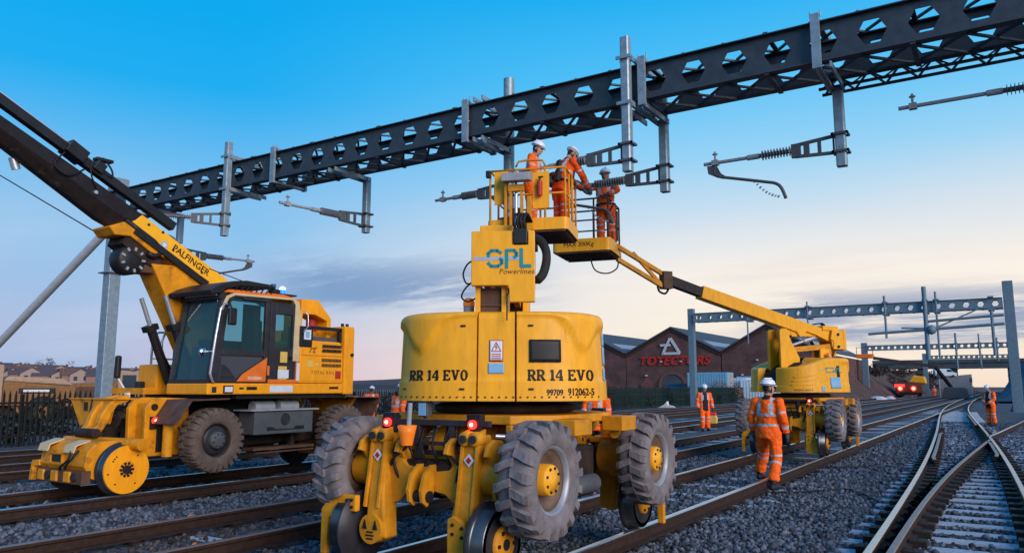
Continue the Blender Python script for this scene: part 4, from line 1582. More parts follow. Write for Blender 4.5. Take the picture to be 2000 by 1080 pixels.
def railing_basket(root, w, d, zf, gate=True, toe=.24, mat='yellow', rail_mat='yellow_worn', tag_text=None, rail_h=1.05):
    """platform: local x 0..w along the near side, y 0..d away; zf = floor height"""
    b = MB(mat)
    # tray with rounded corners
    def rr(x0, x1, y0, y1, r):
        q = []
        for cx, cy, a0 in ((x1 - r, y0 + r, -PI / 2), (x1 - r, y1 - r, 0), (x0 + r, y1 - r, PI / 2), (x0 + r, y0 + r, PI)):
            for k in range(5):
                a = a0 + PI / 2 * k / 4
                q.append((cx + r * math.cos(a), cy + r * math.sin(a)))
        return q
    out = rr(0, w, 0, d, .10)
    inn = rr(.03, w - .03, .03, d - .03, .08)
    n = len(out)
    vs = [(x, y, zf - .10) for x, y in out] + [(x, y, zf + toe - .10) for x, y in out] + [(x, y, zf + toe - .10) for x, y in inn] + [(x, y, zf) for x, y in inn] + [(x, y, zf - .10) for x, y in inn]
    fs = []
    for i in range(n):
        k = (i + 1) % n
        fs += [(i, k, n + k, n + i), (n + i, n + k, 2 * n + k, 2 * n + i), (2 * n + i, 2 * n + k, 3 * n + k, 3 * n + i), (4 * n + i, 4 * n + k, k, i)]
    fs.append(tuple(3 * n + i for i in range(n)))
    b.add(vs, fs, False)
    tray = b.build('tray', root)
    j = MB('brown_steel')
    k = int(d / .17)
    for i in range(k):
        y = .06 + (d - .12) * i / (k - 1)
        j.bx(.05, w - .05, y - .03, y + .03, zf - .135, zf - .06)
    tag(j.build('floor_joists', tray), kind='stuff')
    r = .021
    zt = zf + rail_h; zm = zf + rail_h * .55
    posts = MB(rail_mat)
    for x, y in ((.05, .05), (w - .05, .05), (w - .05, d - .05), (.05, d - .05), (w - .05, d * .36), (w - .05, d * .68), (w * .5, d - .05), (.05, d * .5), (w * .72, .05), (w * .36, .05)):
        posts.tube([(x, y, zf), (x, y, zt)], r, 7)
    posts.each('rail_post', root)
    rails = MB(rail_mat)
    cs = [(.05, .05), (w - .05, .05), (w - .05, d - .05), (.05, d - .05)]
    for zz, rad in ((zt, r), (zm, r * .85)):
        for i in range(4):
            a = cs[i]; c = cs[(i + 1) % 4]
            rails.tube([(a[0], a[1], zz), (c[0], c[1], zz)], rad, 7)
    rails.each('guard_rail', root)
    return tray

def lift_chassis(L_, which):
    b = MB('yellow_worn')
    b.prism([(-.80, .62), (-.80, 1.02), (-.6, 1.16), (.6, 1.16), (.80, 1.02), (.80, .62), (.6, .5), (-.6, .5)], 'x', -.34, .34)
    b.build('chassis', L_, .02)
    b = MB('yellow_worn')
    for s in (-1, 1):
        rings = []
        for f, hw, zl, zh in ((.70, .38, .56, 1.04), (.88, .38, .56, 1.02), (.99, .32, .60, .98), (1.05, .18, .66, .92)):
            rings.append([(hw * math.cos(a) * 1.0, s * f, (zl + zh) / 2 + (zh - zl) / 2 * math.sin(a)) for a in np.linspace(0, 2 * PI, 16, endpoint=False)])
        b.loft(rings if s < 0 else [q[::-1] for q in rings])
    b.each('axle_bulge', L_)
    b = MB('grime')
    for y in (-1.1, 1.1):
        b.beam((-.92, y, .78), (.92, y, .78), .20, .22)
    b.each('axle', L_)
    b = MB('yellow_worn')
    for sx in (-1, 1):
        for y in (-1.1, 1.1):
            # planetary end housings
            b.cyl((sx * .55, y, .78), (sx * .86, y, .78), .17, .15, n=18)
    b.each('axle_housing', L_)
    for sx in (-1, 1):
        for y in (-1.1, 1.1):
            wheel(L_, ((.075 if which == 'a' else 0) + sx * .985, y, .785), sx, .465, .31, .27, 'tyre_dust', 'yellow', 19, lug_h=.030)
    # dark machinery between the axles
    b = MB('grime')
    for sx in (-1, 1):
        b.bx(sx * .35 if sx > 0 else -.72, .72 if sx > 0 else -.35, -.55, .55, .46, .95)
    b.each('tank', L_, .03)
    b = MB('dark_grey')
    for sx in (-1, 1):
        b.cyl((sx * .8, -.35, .6), (sx * .8, .35, .6), .09, n=12)
    b.each('air_tank', L_)
    # deck ring and slewing ring
    b = MB('yellow_worn')
    b.prism([(-.62, -.86), (.62, -.86), (.92, -.5), (.92, .5), (.62, .86), (-.62, .86), (-.92, .5), (-.92, -.5)], 'z', 1.19, 1.27)
    b.build('deck_plate', L_, .012)
    b = MB('yellow_worn')
    for sx in (-1, 1):
        for sy in (-1, 1):
            b.prism([(sy * .30, 1.19), (sy * .86, 1.19), (sy * .86, 1.12), (sy * .55, 1.02)], 'x', sx * .60 - .03, sx * .60 + .03)
            b.bx(sx * .92 - (.22 if sx < 0 else -.0), sx * .92 + (.22 if sx > 0 else 0), sy * .48 - .16, sy * .48 + .16, 1.10, 1.24)
    b.each('outrigger_bracket', L_, .01)
    b = MB('grime')
    b.lathe([(.66, 1.272), (.70, 1.29), (.70, 1.345), (.64, 1.36), (.5, 1.36)], (0, 0, 0), 'z', 36)
    b.build('slewing_ring', L_)
    b = MB('black')
    b.lathe([(.3, .5), (.34, 1.18), (.45, 1.19)], (0, 0, 0), 'z', 20)
    b.build('centre_pivot', L_)
    b = MB('yellow_worn'); b.bx(.35, .98, 1.16, 1.46, .92, .985); b.build('rear_shelf', L_, .012)
    # rail gear at both ends
    for sy in (-1, 1):
        T0 = Matrix.Identity(4) if sy < 0 else rotz(PI)
        T = trans(0, .20, 0) if sy < 0 else rotz(PI)
        for sx in (-1, 1):
            a = MB('yellow_worn'); a.T = T
            x = sx * .50
            prof = [(-1.33, 1.12, .070, .06), (-1.37, 1.10, .078, .09), (-1.39, .90, .078, .10), (-1.42, .72, .080, .10), (-1.46, .56, .088, .09), (-1.48, .42, .10, .09), (-1.47, .22, .095, .08)]
            rings = []
            for k, (yy, zz, hx, hy) in enumerate(prof):
                ox = x + sx * (.0 if k < 3 else -.015 * (k - 2))
                rings.append([(ox - hx, yy - hy, zz), (ox + hx, yy - hy, zz), (ox + hx, yy + hy, zz), (ox - hx, yy + hy, zz)])
            a.loft(rings[::-1], smooth=False)
            arm = a.build('rail_arm', L_, .018)
            # raised web on the arm face, warning triangle
            k = MB('yellow_worn'); k.T = T
            for dx in (-.075, .075):
                k.prism([(-1.38, 1.17), (-1.48, 1.14), (-1.51, .96), (-1.535, .78), (-1.56, .62), (-1.58, .48), (-1.50, .46), (-1.47, .60), (-1.44, .82), (-1.40, 1.0)], 'x', x + dx - .012, x + dx + .012)
            k.each('arm_flange', arm)
            k = MB('black_frame'); k.T = T
            for dx in (-.05, .05):
                k.cyl((x + dx, -1.44, 1.09), (x + dx, -1.535, 1.09), .034, n=12)
            k.each('pin', arm)
            k = MB('yellow_worn'); k.T = T
            for dx in (-.05, .05):
                k.lathe([(.062, -1.41), (.062, -1.50), (.05, -1.515), (.035, -1.515)], (x + dx, 0, 1.09), 'y', 14)
            k.each('pin_boss', arm)
            k = MB('sticker_white'); k.use('ink_red'); k.use('sticker_white'); k.T = T
            k.box((x, -1.502, .92), (.075, .006, .075), (.0, .785, 0)); k.use('ink_red'); k.box((x, -1.506, .92), (.04, .006, .04), (0, .785, 0))
            k.build('warning_label', arm)
            k = MB('silver'); k.T = T
            k.cyl((x + sx * .06, -1.2, 1.1), (x + sx * .30, -.95, 1.08), .022, n=10)
            k.build('ram_rod', arm)
            # hydraulic ram barrel
            k = MB('yellow_worn'); k.T = T
            k.cyl((x + sx * .30, -.95, 1.08), (x + sx * .42, -.6, 1.06), .05, n=12)
            k.build('ram_barrel', arm)
            # lug plates beside the bulge
            k = MB('yellow_worn'); k.T = T0
            xx = sx * .27
            q = [(-1.30, 1.04), (-1.22, 1.09), (-1.10, 1.08), (-.98, 1.0), (-.98, .60), (-1.18, .58), (-1.22, .74), (-1.20, .86), (-1.26, .94), (-1.33, .96)]
            k.prism(q, 'x', xx - .025, xx + .025)
            k.prism([(a_ - .02, c_) for a_, c_ in q], 'x', xx + sx * .42 - .02, xx + sx * .42 + .02)
            k.each('lug_plate', L_, .01)
            # guard bracket reaching over the rail
            g = MB('yellow_worn'); g.T = T
            gx = x + sx * .10
            g.prism([(gx, .58), (gx + sx * .16, .58), (gx + sx * .36, .50), (gx + sx * .42, .44), (gx + sx * .42, .05), (gx + sx * .35, .05), (gx + sx * .33, .36), (gx + sx * .14, .44), (gx, .44)] if sx < 0 else [(x - .10, .06), (x - .10, .47), (x - .04, .50), (x + .06, .45), (x + .13, .36), (x + .15, .22), (x + .15, .06)], 'y', -1.66, -1.60)
            go = g.build('rail_guard', L_, .012)
            h = MB('black'); h.T = T
            for ux, uz in ((.04, .54), (.04, .48), (.10, .535), (.10, .475)) if sx < 0 else ((-.14, .43), (-.14, .36), (-.05, .41), (-.05, .34)):
                h.cyl((gx + sx * ux, -1.66, uz), (gx + sx * ux, -1.672, uz), .014, n=6)
            tag(h.build('bolts', go), kind='stuff')
            # foot with the round grille under the arm
            f_ = MB('yellow_worn'); f_.T = T
            f_.cyl((x - sx * .02, -1.60, .30), (x - sx * .02, -1.40, .30), .125, n=20)
            fo = f_.build('axle_end', L_)
            f_ = MB('black'); f_.T = T
            for i in range(3):
                f_.box((x - sx * .02, -1.603, .22 + .028 * i), (.09 - .02 * abs(i - 1), .008, .012))
            for dx in (-.06, .06):
                f_.prism([(x - sx * .02 + dx - .025, .30), (x - sx * .02 + dx + .025, .30), (x - sx * .02 + dx, .38)], 'y', -1.608, -1.600)
            tag(f_.build('grille_slots', fo), kind='stuff')
            p_ = rail_wheel(L_, (sx * .753, -1.28 if sy < 0 else 1.52, .29), sx)
        c = MB('yellow_worn'); c.T = T
        pl = [(-.42, .93), (-.30, .93), (-.22, .84), (-.10, .82), (0, .84), (.10, .80), (.24, .82), (.36, .93), (.42, .93), (.42, .66), (.30, .55), (.20, .62), (.06, .64), (-.08, .64), (-.20, .62), (-.30, .53), (-.42, .50)]
        c.prism(pl, 'y', -1.43, -1.38)
        c.build('cross_plate', L_, .006)
        c = MB('yellow_worn'); c.T = T
        for dx in (-.07, .07):
            c.prism([(-1.36, .86), (-1.46, .86), (-1.56, .78), (-1.60, .66), (-1.58, .56), (-1.52, .52), (-1.44, .60)], 'x', dx - .014, dx + .014)
        c.each('tow_fin', L_)
        c = MB('black'); c.T = T
        c.cyl((-.10, -1.50, .60), (.10, -1.50, .60), .05, n=10)
        c.build('tow_pin', L_)
        # lamp frame
        c = MB('black_frame'); c.T = T0
        c.bx(-.56, .62, -1.19, -1.14, 1.185, 1.235)
        c.bx(-.17, -.12, -1.19, -1.14, .90, 1.185); c.bx(.20, .25, -1.19, -1.14, .82, 1.185)
        c.bx(-.30, .30, -1.135, -1.10, .93, .97); c.bx(-.28, .34, -1.20, -1.15, 1.02, 1.05)
        c.build('lamp_frame', L_, .005)
        for sx in (-1, 1):
            c = MB('black'); c.T = T0
            c.bx(sx * .47 - .075, sx * .47 + .075, -1.20, -1.13, 1.12, 1.29)
            c.build('lamp_box', L_, .01)
            lamp(L_, T0 @ Vector((sx * .47, -1.20, 1.205)), .037, True, d=(0, -1 if sy < 0 else 1, 0))
        c = MB('cable'); c.T = T0
        for s_ in (-1, 1):
            c.tube([(s_ * .36, -1.02, 1.12), (s_ * .40, -1.16, 1.02), (s_ * .36, -1.24, .86), (s_ * .30, -1.20, .70), (s_ * .22, -1.05, .64)], .015, 6)
            c.tube([(s_ * .16, -1.10, 1.16), (s_ * .22, -1.24, 1.0), (s_ * .34, -1.27, .90), (s_ * .42, -1.20, .80), (s_ * .44, -1.1, .6)], .013, 6)
        for k in range(5):
            x0 = -.25 + .13 * k
            c.tube([(x0, -1.12, 1.18), (x0 + .04, -1.22, 1.02), (x0 + .10, -1.25, .95), (x0 + .06, -1.15, .82), (x0 + .02, -1.0, .8)], .011, 6)
        c.each('hose', L_)

def lift_turret(L_, yaw, num, rear_logo, which):
    """superstructure built in its own frame (boom towards +y), turned by yaw"""
    tu = bpy.data.objects.new('turret', None); COL.objects.link(tu)
    tu.parent = L_; tu.rotation_euler = (0, 0, yaw)
    tc0 = x_to_t(-.17); tc1 = x_to_t(.175)
    gap = .006
    cowl(tu, tc0 + gap, tc1 - gap, 'centre_panel', swoop=False, nt_=10)
    cowl(tu, tc1 + gap, 2 * PI + PI * .445, 'cowl', nt_=72)
    cowl(tu, tc0 - gap, PI - PI * .445, 'cowl', nt_=72)
    c = MB('grime')
    c.lathe([(.2, TZ0 + .02), (.88, TZ0 + .03), (.86, TZ0 + .45), (.4, TZ1 - .1), (.2, TZ1 - .08)], (0, 0, 0), 'z', 28)
    c.build('engine_core', tu)
    # seams read dark
    def on_rear(x, y, zc):
        t = x_to_t(x)
        o = crease(t, zc + y) if zc + y > TZ0 + .2 else 0
        return shell_point(t, zc + y, o)
    # model lettering on the rear cowls
    for xc, hh in ((-.535, .092), (.575, .096)):
        b = MB('ink')
        slab_text(b, 'RR 14 EVO', hh, lambda x, y, xc=xc: on_rear(xc + x, y, 1.622))
        tag(b.build('lettering', tu), kind='stuff')
    def rear_fn(xc, zc, k=1.0):
        def f(x, y, z):
            p, n = on_rear(xc + x * k, y, zc)
            return p + n * (.002 + (z + .002))
        return f
    place_text(num[0], .074, 'ink', (0, 0, 0), (1, 0, 0), (0, 0, 1), tu, fn=rear_fn(.515, 1.468, .78), bold=.0015)
    place_text(num[1], .088, 'ink', (0, 0, 0), (1, 0, 0), (0, 0, 1), tu, fn=rear_fn(.745, 1.472, .70), bold=.0015)
    # curved sheet helper: patch lying on the cowl
    def patch(name, mat, x0, x1, z0, z1, lay=.004, parent=tu, by_t=False):
        b = MB(mat)
        n = 10; m_ = 6
        vs = []
        for j in range(m_ + 1):
            for i in range(n + 1):
                if by_t:
                    t = x0 + (x1 - x0) * i / n
                    z = z0 + (z1 - z0) * j / m_
                    p, nn = shell_point(t, z, crease(t, z) if z > TZ0 + .2 else 0)
                    p.z = hood(t, z)
                else:
                    z = z0 + (z1 - z0) * j / m_
                    p, nn = on_rear(x0 + (x1 - x0) * i / n, z - 1.7, 1.7)
                vs.append(tuple(p + nn * lay))
        fs = [(j * (n + 1) + i, j * (n + 1) + i + 1, (j + 1) * (n + 1) + i + 1, (j + 1) * (n + 1) + i) for j in range(m_) for i in range(n)]
        b.add(vs, fs, True)
        b.add([vs[0], vs[n], vs[-1], vs[-1 - n]], [], False)
        o = b.build(name, parent)
        sol = o.modifiers.new('solid', 'SOLIDIFY'); sol.thickness = .003; sol.offset = 1
        return o
    patch('rear_window', 'black', .295, .575, 1.735, 1.935, .012)
    w1 = patch('warning_sign', 'ink_red', -.062, .062, 1.74, 1.93, .003)
    patch('warning_sign', 'sticker_white', -.055, .055, 1.747, 1.923, .0065)
    b = MB('ink_red')
    def fr(x, y):
        return on_rear(x, y, 1.868)
    for p, q, w_ in (((-.042, -.038), (.042, -.038), .008), ((.042, -.038), (0, .042), .008), ((0, .042), (-.042, -.038), .008), ((.006, .024), (-.010, -.004), .008), ((-.010, -.002), (.010, .002), .007), ((.010, .002), (-.004, -.028), .008)):
        p = Vector(p); q = Vector(q); d = (q - p).normalized(); n = Vector((-d.y, d.x)) * w_ / 2
        vs = []
        for e in (p + n, p - n, q - n, q + n):
            P, Nn = fr(e.x, e.y); vs.append(tuple(P + Nn * .0105))
        b.add(vs, [(0, 1, 2, 3)], False)
    b.use('ink_red')
    for i in range(4):
        vs = []
        for x, z in ((-.042, -.068 - .018 * i), (.042, -.068 - .018 * i), (.042, -.060 - .018 * i), (-.042, -.060 - .018 * i)):
            P, Nn = fr(x, z); vs.append(tuple(P + Nn * .0105))
        b.add(vs, [(0, 1, 2, 3)], False)
    tag(b.build('warning_print', tu), kind='stuff')
    patch('blue_label', 'sticker_blue', -.070, .070, 1.635, 1.725, .004)
    te = x_to_t(.97)
    patch('reflective_panel', 'sticker_blue', te, te + .16, 1.90, 2.02, .005, by_t=True)
    patch('reflective_panel', 'sticker_blue', te, te + .16, 1.72, 1.89, .005, by_t=True)
    patch('reflective_panel', 'sticker_blue', te, te + .12, 1.57, 1.69, .005, by_t=True)
    # left flank: slot, notice, emblem, small labels
    tq = x_to_t(-.985)
    patch('air_slot', 'black', tq - .06, tq - .14, 1.60, 2.0, .005, by_t=True)
    def flank(t_, z_):
        def f(x, y):
            # letters run rearwards: +x of the text towards the rear
            t = t_ + x / 1.05
            p, n = shell_point(t, z_ + y, 0)
            return p, n
        return f
    if rear_logo:
        tl_ = PI + .06
        patch('notice', 'sticker_blue', tl_ - .06, tl_ + .12, 1.48, 1.74, .006, by_t=True)
        patch('notice', 'sticker_blue', tl_ - .20, tl_ - .13, 1.42, 1.54, .006, by_t=True)
        b = MB('teal_ink'); emblem(b, flank(tl_, 1.90), .62); tag(b.build('emblem', tu), kind='stuff')
        def nf(x, y, z):
            t = PI - .62 + x / 1.02
            p, n = shell_point(t, 1.455 + y, 0); p.z = hood(t, p.z)
            return p + n * (.003 + z)
        place_text(num[0] + num[1], .085, 'ink_brown', (0, 0, 0), (1, 0, 0), (0, 0, 1), tu, fn=nf, bold=.001)
        # pressed ribs along the hood side
        for k in range(3):
            z = 1.60 + .12 * k
            patch('hood_rib', 'yellow', PI - .28, PI - 1.0 + .05 * k, z, z + .03, .010, by_t=True)
    b = MB('black')
    for x in (-.30, .31, -.86):
        for z in (1.50, 2.06):
            if abs(x) > .8 and z > 2: continue
            p, n = on_rear(x, 0, z)
            tt = Vector((-n.y, n.x, 0))
            b.beam(p + n * .004 - tt * .022, p + n * .004 + tt * .022, .016, .016, up=(0, 0, 1))
    tag(b.build('latches', tu), kind='stuff')
    b = MB('brown_steel')
    for k in range(30):
        x = -.90 + 1.80 * k / 29
        p, n = on_rear(x, 0, TZ0 + .035)
        b.cyl(p, p + n * .008, .009, n=6)
    tag(b.build('edge_bolts', tu), kind='stuff')
    # amber beacon
    b = MB('mid_grey'); b.cyl((-.28, -.72, TZ1 - .02), (-.28, -.72, TZ1 + .07), .05, n=12); bo = b.build('beacon', tu)
    b = MB('amber'); b.lathe([(.055, TZ1 + .07), (.055, TZ1 + .11), (.035, TZ1 + .145), (0, TZ1 + .15)], (-.28, -.72, 0), 'z', 14); b.build('beacon_lens', bo)
    return tu

def lift_linkage(tu, A, panel_x=(-.23, .345), panel_logo=True, ky=0.0):
    """tower, parallel links and the knuckle box at the rear; A = lift of the linkage"""
    zt = 2.92
    b = MB('yellow')
    for sx in (-1, 1):
        x = sx * .20
        b.prism([(.66, 1.62), (.72, 2.0), (.72, 2.84), (.66, 2.90), (.50, 2.90), (.38, 2.60), (.14, 2.20), (.16, 1.9)], 'x', x - .03, x + .03)
    b.each('tower_plate', tu, .008)
    b = MB('grime'); b.bx(-.168, .168, .30, .34, 2.1, 2.75); b.build('tower_web', tu)
    b = MB('yellow')
    b.beam((0, .56, 2.80), (0, -.62 + ky, 2.84), .16, .17)
    b.build('upper_link', tu, .01)
    b = MB('yellow_worn')
    for sx in (-1, 1):
        b.beam((sx * .12, .28, 2.40), (sx * .12, -.66 + ky, 2.52), .06, .12)
    b.each('lower_link', tu)
    b = MB('silver'); b.cyl((0, .40, 2.45), (0, -.20, 2.62), .035, n=10); b.cyl((0, -.20, 2.62), (0, -.62, 2.74), .06, n=10)
    b.build('lift_ram', tu)
    # knuckle box with a big rear plate
    K = trans(0, ky, 0)
    x0, x1 = panel_x
    b = MB('yellow'); b.T = K
    pl = [(x0, 2.42), (x0 + .33, 2.42), (x0 + .345, 2.38), (x0 + .345, 2.27), (x1, 2.27), (x1, zt), (x1 - .06, zt), (x1 - .06, zt - .13), (x1 - .20, zt - .13), (x1 - .20, zt), (x0, zt)]
    b.prism(pl, 'y', -.98, -.90)
    kb = b.build('knuckle_plate', tu, .008)
    b = MB('yellow'); b.T = K
    for xx in (x0 + .03, x1 - .03):
        b.prism([(-.90, 2.44), (-.55, 2.44), (-.50, 2.7), (-.55, zt - .02), (-.90, zt - .02)], 'x', xx - .02, xx + .02)
    b.each('knuckle_cheek', tu)
    b = MB('yellow'); b.T = K; b.bx(x0 + .06, x0 + .37, -.80, -.3, zt - .02, zt + .09); b.build('cross_head', tu, .01)
    b = MB('black'); b.T = K
    for z in (2.50, 2.80):
        for xx, s in ((x0 + .01, -1), (x1 - .01, 1)):
            b.cyl((xx, -.72, z), (xx + s * .03, -.72, z), .035, n=10)
    b.each('pin', tu)
    # bracket beneath: two yellow uprights and a brown plate
    b = MB('yellow')
    b.bx(x0 + .03, x0 + .075, -.90, -.55, TZ1 + .0, 2.44); b.bx(x0 + .27, x0 + .32, -.90, -.55, TZ1, 2.44)
    b.each('pedestal_plate', tu)
    b = MB('brown_steel'); b.bx(x0 + .08, x0 + .265, -.86, -.60, TZ1 - .01, 2.41); b.build('pedestal', tu)
    b = MB('brown_steel'); b.bx(x0 + .08, x0 + .265, -.875, -.865, TZ1 + .055, TZ1 + .075); b.build('pedestal_rib', tu)
    if panel_logo:
        def f(x, y):
            return Vector(((x0 + x1) / 2 + x, -.98, 2.665 + y)), Vector((0, -1, 0))
        b = MB('teal_ink'); emblem(b, f, .86)
        tag(b.build('emblem', tu), kind='stuff')
        place_text('Powerlines', .068, 'ink_brown', ((x0 + x1) / 2 + .125, -.983, 2.545), (1, 0, 0), (0, 0, 1), tu, depth=.003, shear=.15, spacing=1.05)
    b = MB('black')
    b.bx(x1 - .195, x1 - .065, -1.0, -.86, zt - .125, zt + .02); b.build('hose_box', tu, .01)
    b = MB('cable')
    for k in range(4):
        b.tube([(x1 - .17 + .03 * k, -.93, zt), (x1 - .19 + .03 * k, -.96, zt + .10), (x1 - .16 + .03 * k, -.9, zt + .17), (x1 - .10 + .02 * k, -.7, zt + .14)], .015, 6)
    b.each('hose', tu)
    b = MB('rubber')
    b.tube([(x1 + .02, -.86, 2.48), (x1 + .07, -.80, 2.55), (x1 + .10, -.74, 2.68), (x1 + .09, -.68, 2.80), (x1 + .03, -.62, 2.90), (x1 - .06, -.56, 2.95)], .042, 10)
    b.build('hose_bundle', tu)
    b = MB('cable')
    b.tube([(x0 + .0, -.90, 2.66), (x0 - .05, -.9, 2.62), (x0 - .085, -.88, 2.54), (x0 - .06, -.88, 2.46), (x0 - .02, -.88, 2.45)], .008, 6)
    b.tube([(x0 - .01, -.88, 2.46), (x0 - .07, -.88, 2.40), (x0 - .10, -.86, 2.33), (x0 - .04, -.85, 2.29), (x0 + .06, -.85, 2.34)], .008, 6)
    b.tube([(x0 + .33, -.93, 2.40), (x0 + .335, -.95, 2.36), (x0 + .33, -1.03, 2.30), (x0 + .33, -1.05, 2.1)], .007, 6)
    b.each('loose_cable', tu)

# first lift: its rear faces the camera
LA = thing('platform_lift', 'yellow road-rail platform lift nearest the camera with the blue-green emblem plate', 'access platform', (-4.28, 6.55, 0), 0, 'yellow road-rail platform lifts')
lift_chassis(LA, 'a')
yawA = math.atan2(-(-7.05 + 4.28), (11.6 - 6.55))      # +y turned towards its basket
TA = lift_turret(LA, yawA, ('99709', '912062-5'), False, 'a')
lift_linkage(TA, 0)
dA = math.hypot(-7.05 + 4.28, 11.6 - 6.55)
b = MB('yellow'); b.beam((0, -.72, 2.76), (0, 3.2, 3.62), .26, .34); b.build('main_boom', TA, .012)
b = MB('boom_black'); b.beam((0, 3.1, 3.60), (0, 4.6, 3.93), .20, .26); b.build('inner_boom', TA, .01)
b = MB('yellow_worn')
for zz in (0, -.32):
    b.beam((0, 4.55, 4.0 + zz), (0, dA + .02, 4.30 + zz), .09, .09)
b.beam((0, 4.55, 3.66), (0, dA, 4.28), .06, .06)
b.build('fly_jib', TA)

# basket of the first lift (local x along its near side)
bkA = bpy.data.objects.new('basket', None); COL.objects.link(bkA); bkA.parent = LA
wA, dpA = 1.50, 1.30
angA = math.radians(19)
cornerA = Vector((-6.42, 11.88, 0))
orgA = cornerA - Vector((math.cos(angA), math.sin(angA), 0)) * wA
bkA.location = orgA - Vector(LA.location); bkA.rotation_euler = (0, 0, angA)
ZA = 4.42
railing_basket(bkA, wA, dpA, ZA, toe=.22)
b = MB('yellow_worn')
b.bx(.46, .50, -.16, -.05, ZA - .55, ZA + .62); b.bx(.66, .70, -.16, -.05, ZA - .55, ZA + .62); b.bx(.78, .86, -.14, -.05, ZA - .45, ZA + .50)
b.bx(.36, .41, -.14, -.05, ZA - .40, ZA + .75)
b.each('mast_upright', bkA, .006)
b = MB('yellow_worn'); b.bx(.35, .88, -.12, -.04, ZA - .20, ZA - .08); b.bx(.44, .72, -.17, -.06, ZA + .60, ZA + .72); b.each('mast_crosspiece', bkA)
b = MB('silver'); b.cyl((.58, -.12, ZA - .4), (.58, -.12, ZA + .55), .03, n=10); b.build('levelling_ram', bkA)
b = MB('brown_steel'); b.bx(.50, .66, -.10, -.05, ZA - .5, ZA + .30); b.build('mast_plate', bkA)
b = MB('yellow'); b.bx(0.0, .42, -.16, .0, ZA - .42, ZA - .10); b.build('step_box', bkA, .015)
b = MB('mid_grey'); b.prism([(-.30, ZA + .76), (-.30, ZA + .90), (.02, ZA + 1.0), (.02, ZA + .80)], 'x', .34, .86); b.build('control_box', bkA, .01)
b = MB('yellow'); b.bx(.14, .40, -.005, .02, ZA + .40, ZA + 1.02); b.bx(.86, 1.16, .02, .045, ZA + .30, ZA + .98); b.each('side_sheet', bkA)
b = MB('ext_red'); b.cyl((1.0, -.04, ZA + .52), (1.0, -.04, ZA + .76), .05, n=12); b.sphere((1.0, -.04, ZA + .76), .05, 10); ex = b.build('fire_extinguisher', bkA)
b = MB('black'); b.cyl((1.0, -.04, ZA + .78), (1.0, -.04, ZA + .86), .018, n=8); b.box((1.02, -.05, ZA + .86), (.09, .03, .025)); b.build('extinguisher_valve', ex)
b = MB('black'); b.box((.03, -.01, ZA + .98), (.09, .09, .13)); b.build('junction_box', bkA, .01)
b = MB('yellow_worn')
for x in (wA - .05,):
    b.tube([(x + .01, .05, ZA + 1.05), (x + .01, dpA * .5, ZA + 1.05), (x + .01, dpA * .5 + .06, ZA + 1.0), (x + .01, dpA * .5 + .08, ZA + .9), (x + .01, dpA * .5 + .08, ZA)], .02, 7)
b.tube([(.55, -.02, ZA + 1.08), (.60, -.02, ZA + 1.18), (.75, -.02, ZA + 1.20), (1.05, -.02, ZA + 1.18), (1.1, -.02, ZA + 1.08)], .02, 7)
b.each('grab_rail', bkA)
b = MB('red_bag'); b.sphere((.22, .35, ZA + .12), .16, 10, (1, .8, .8)); rb = b.build('red_sack')
rb.matrix_world = Matrix.Translation(LA.location) @ Matrix.Translation(bkA.location) @ rotz(angA)
tag(rb, 'red sack lying on the floor of the upper basket behind its left rails', 'bag')

# second lift farther down the same track
LB = thing('platform_lift', 'yellow road-rail platform lift farther off, its long boom stretched left over the rails', 'access platform', (-4.28, 19.60, 0), 0, 'yellow road-rail platform lifts')
lift_chassis(LB, 'b')
PBX, PBY = -7.35, 15.15
yawB = math.atan2(-(PBX + 4.28), (PBY - 19.60))
TB = lift_turret(LB, yawB, ('99709', '912063-3'), True, 'b')
lift_linkage(TB, 0, (-.22, .22), False, -.40)
dB = math.hypot(PBX + 4.28, PBY - 19.60) - .15
b = MB('yellow')
b.prism([(-1.10, 2.56), (-1.14, 2.84), (-.90, 2.90), (2.78, 3.83), (2.86, 3.55), (.10, 2.84), (.0, 2.72), (-.14, 2.74), (-.2, 2.86), (-.5, 2.78)], 'x', -.13, .13)
b.build('main_boom', TB, .01)
b = MB('boom_black'); b.beam((0, 2.6, 3.63), (0, 3.70, 3.93), .18, .22); b.build('inner_boom', TB, .008)
b = MB('brown_steel'); b.bx(-.10, .10, 3.62, 3.86, 3.72, 4.12); b.build('boom_head', TB, .01)
b = MB('yellow_worn')
b.beam((0, 3.80, 4.05), (0, dB - .25, 4.62), .09, .09)
b.beam((0, 3.80, 3.76), (0, dB - .25, 4.33), .09, .09)
b.beam((0, 3.85, 3.80), (0, dB - .65, 4.50), .06, .07)
b.each('fly_jib', TB)
b = MB('cable')
b.tube([(.03, 3.95, 3.78), (.03, 3.9, 3.66), (.03, 3.75, 3.62), (.03, 3.66, 3.72)], .025, 8)
b.tube([(.04, dB - .3, 4.30), (.04, dB - .25, 4.12), (.04, dB, 4.0), (.04, dB + .3, 4.06), (.04, dB + .42, 4.36)], .016, 7)
b.each('hose', TB)
bkB = bpy.data.objects.new('basket', None); COL.objects.link(bkB); bkB.parent = LB
wB, dpB = 1.30, 1.25
angB = math.radians(13)
cornB = Vector((-6.93, 14.72, 0))
orgB = cornB - Vector((math.cos(angB), math.sin(angB), 0)) * wB
bkB.location = orgB - Vector(LB.location); bkB.rotation_euler = (0, 0, angB)
ZB = 4.52
railing_basket(bkB, wB, dpB, ZB, toe=.27, mat='yellow', rail_mat='brown_steel')
place_text('MAX 300Kg', .135, 'ink', (wB * .46, -.003, ZB + .045), (1, 0, 0), (0, 0, 1), bkB, depth=.004, shear=.1)
b = MB('brown_steel'); b.bx(wB - .34, wB - .08, dpB - .05, dpB - .02, ZB + .3, ZB + 1.0); b.build('side_sheet', bkB)
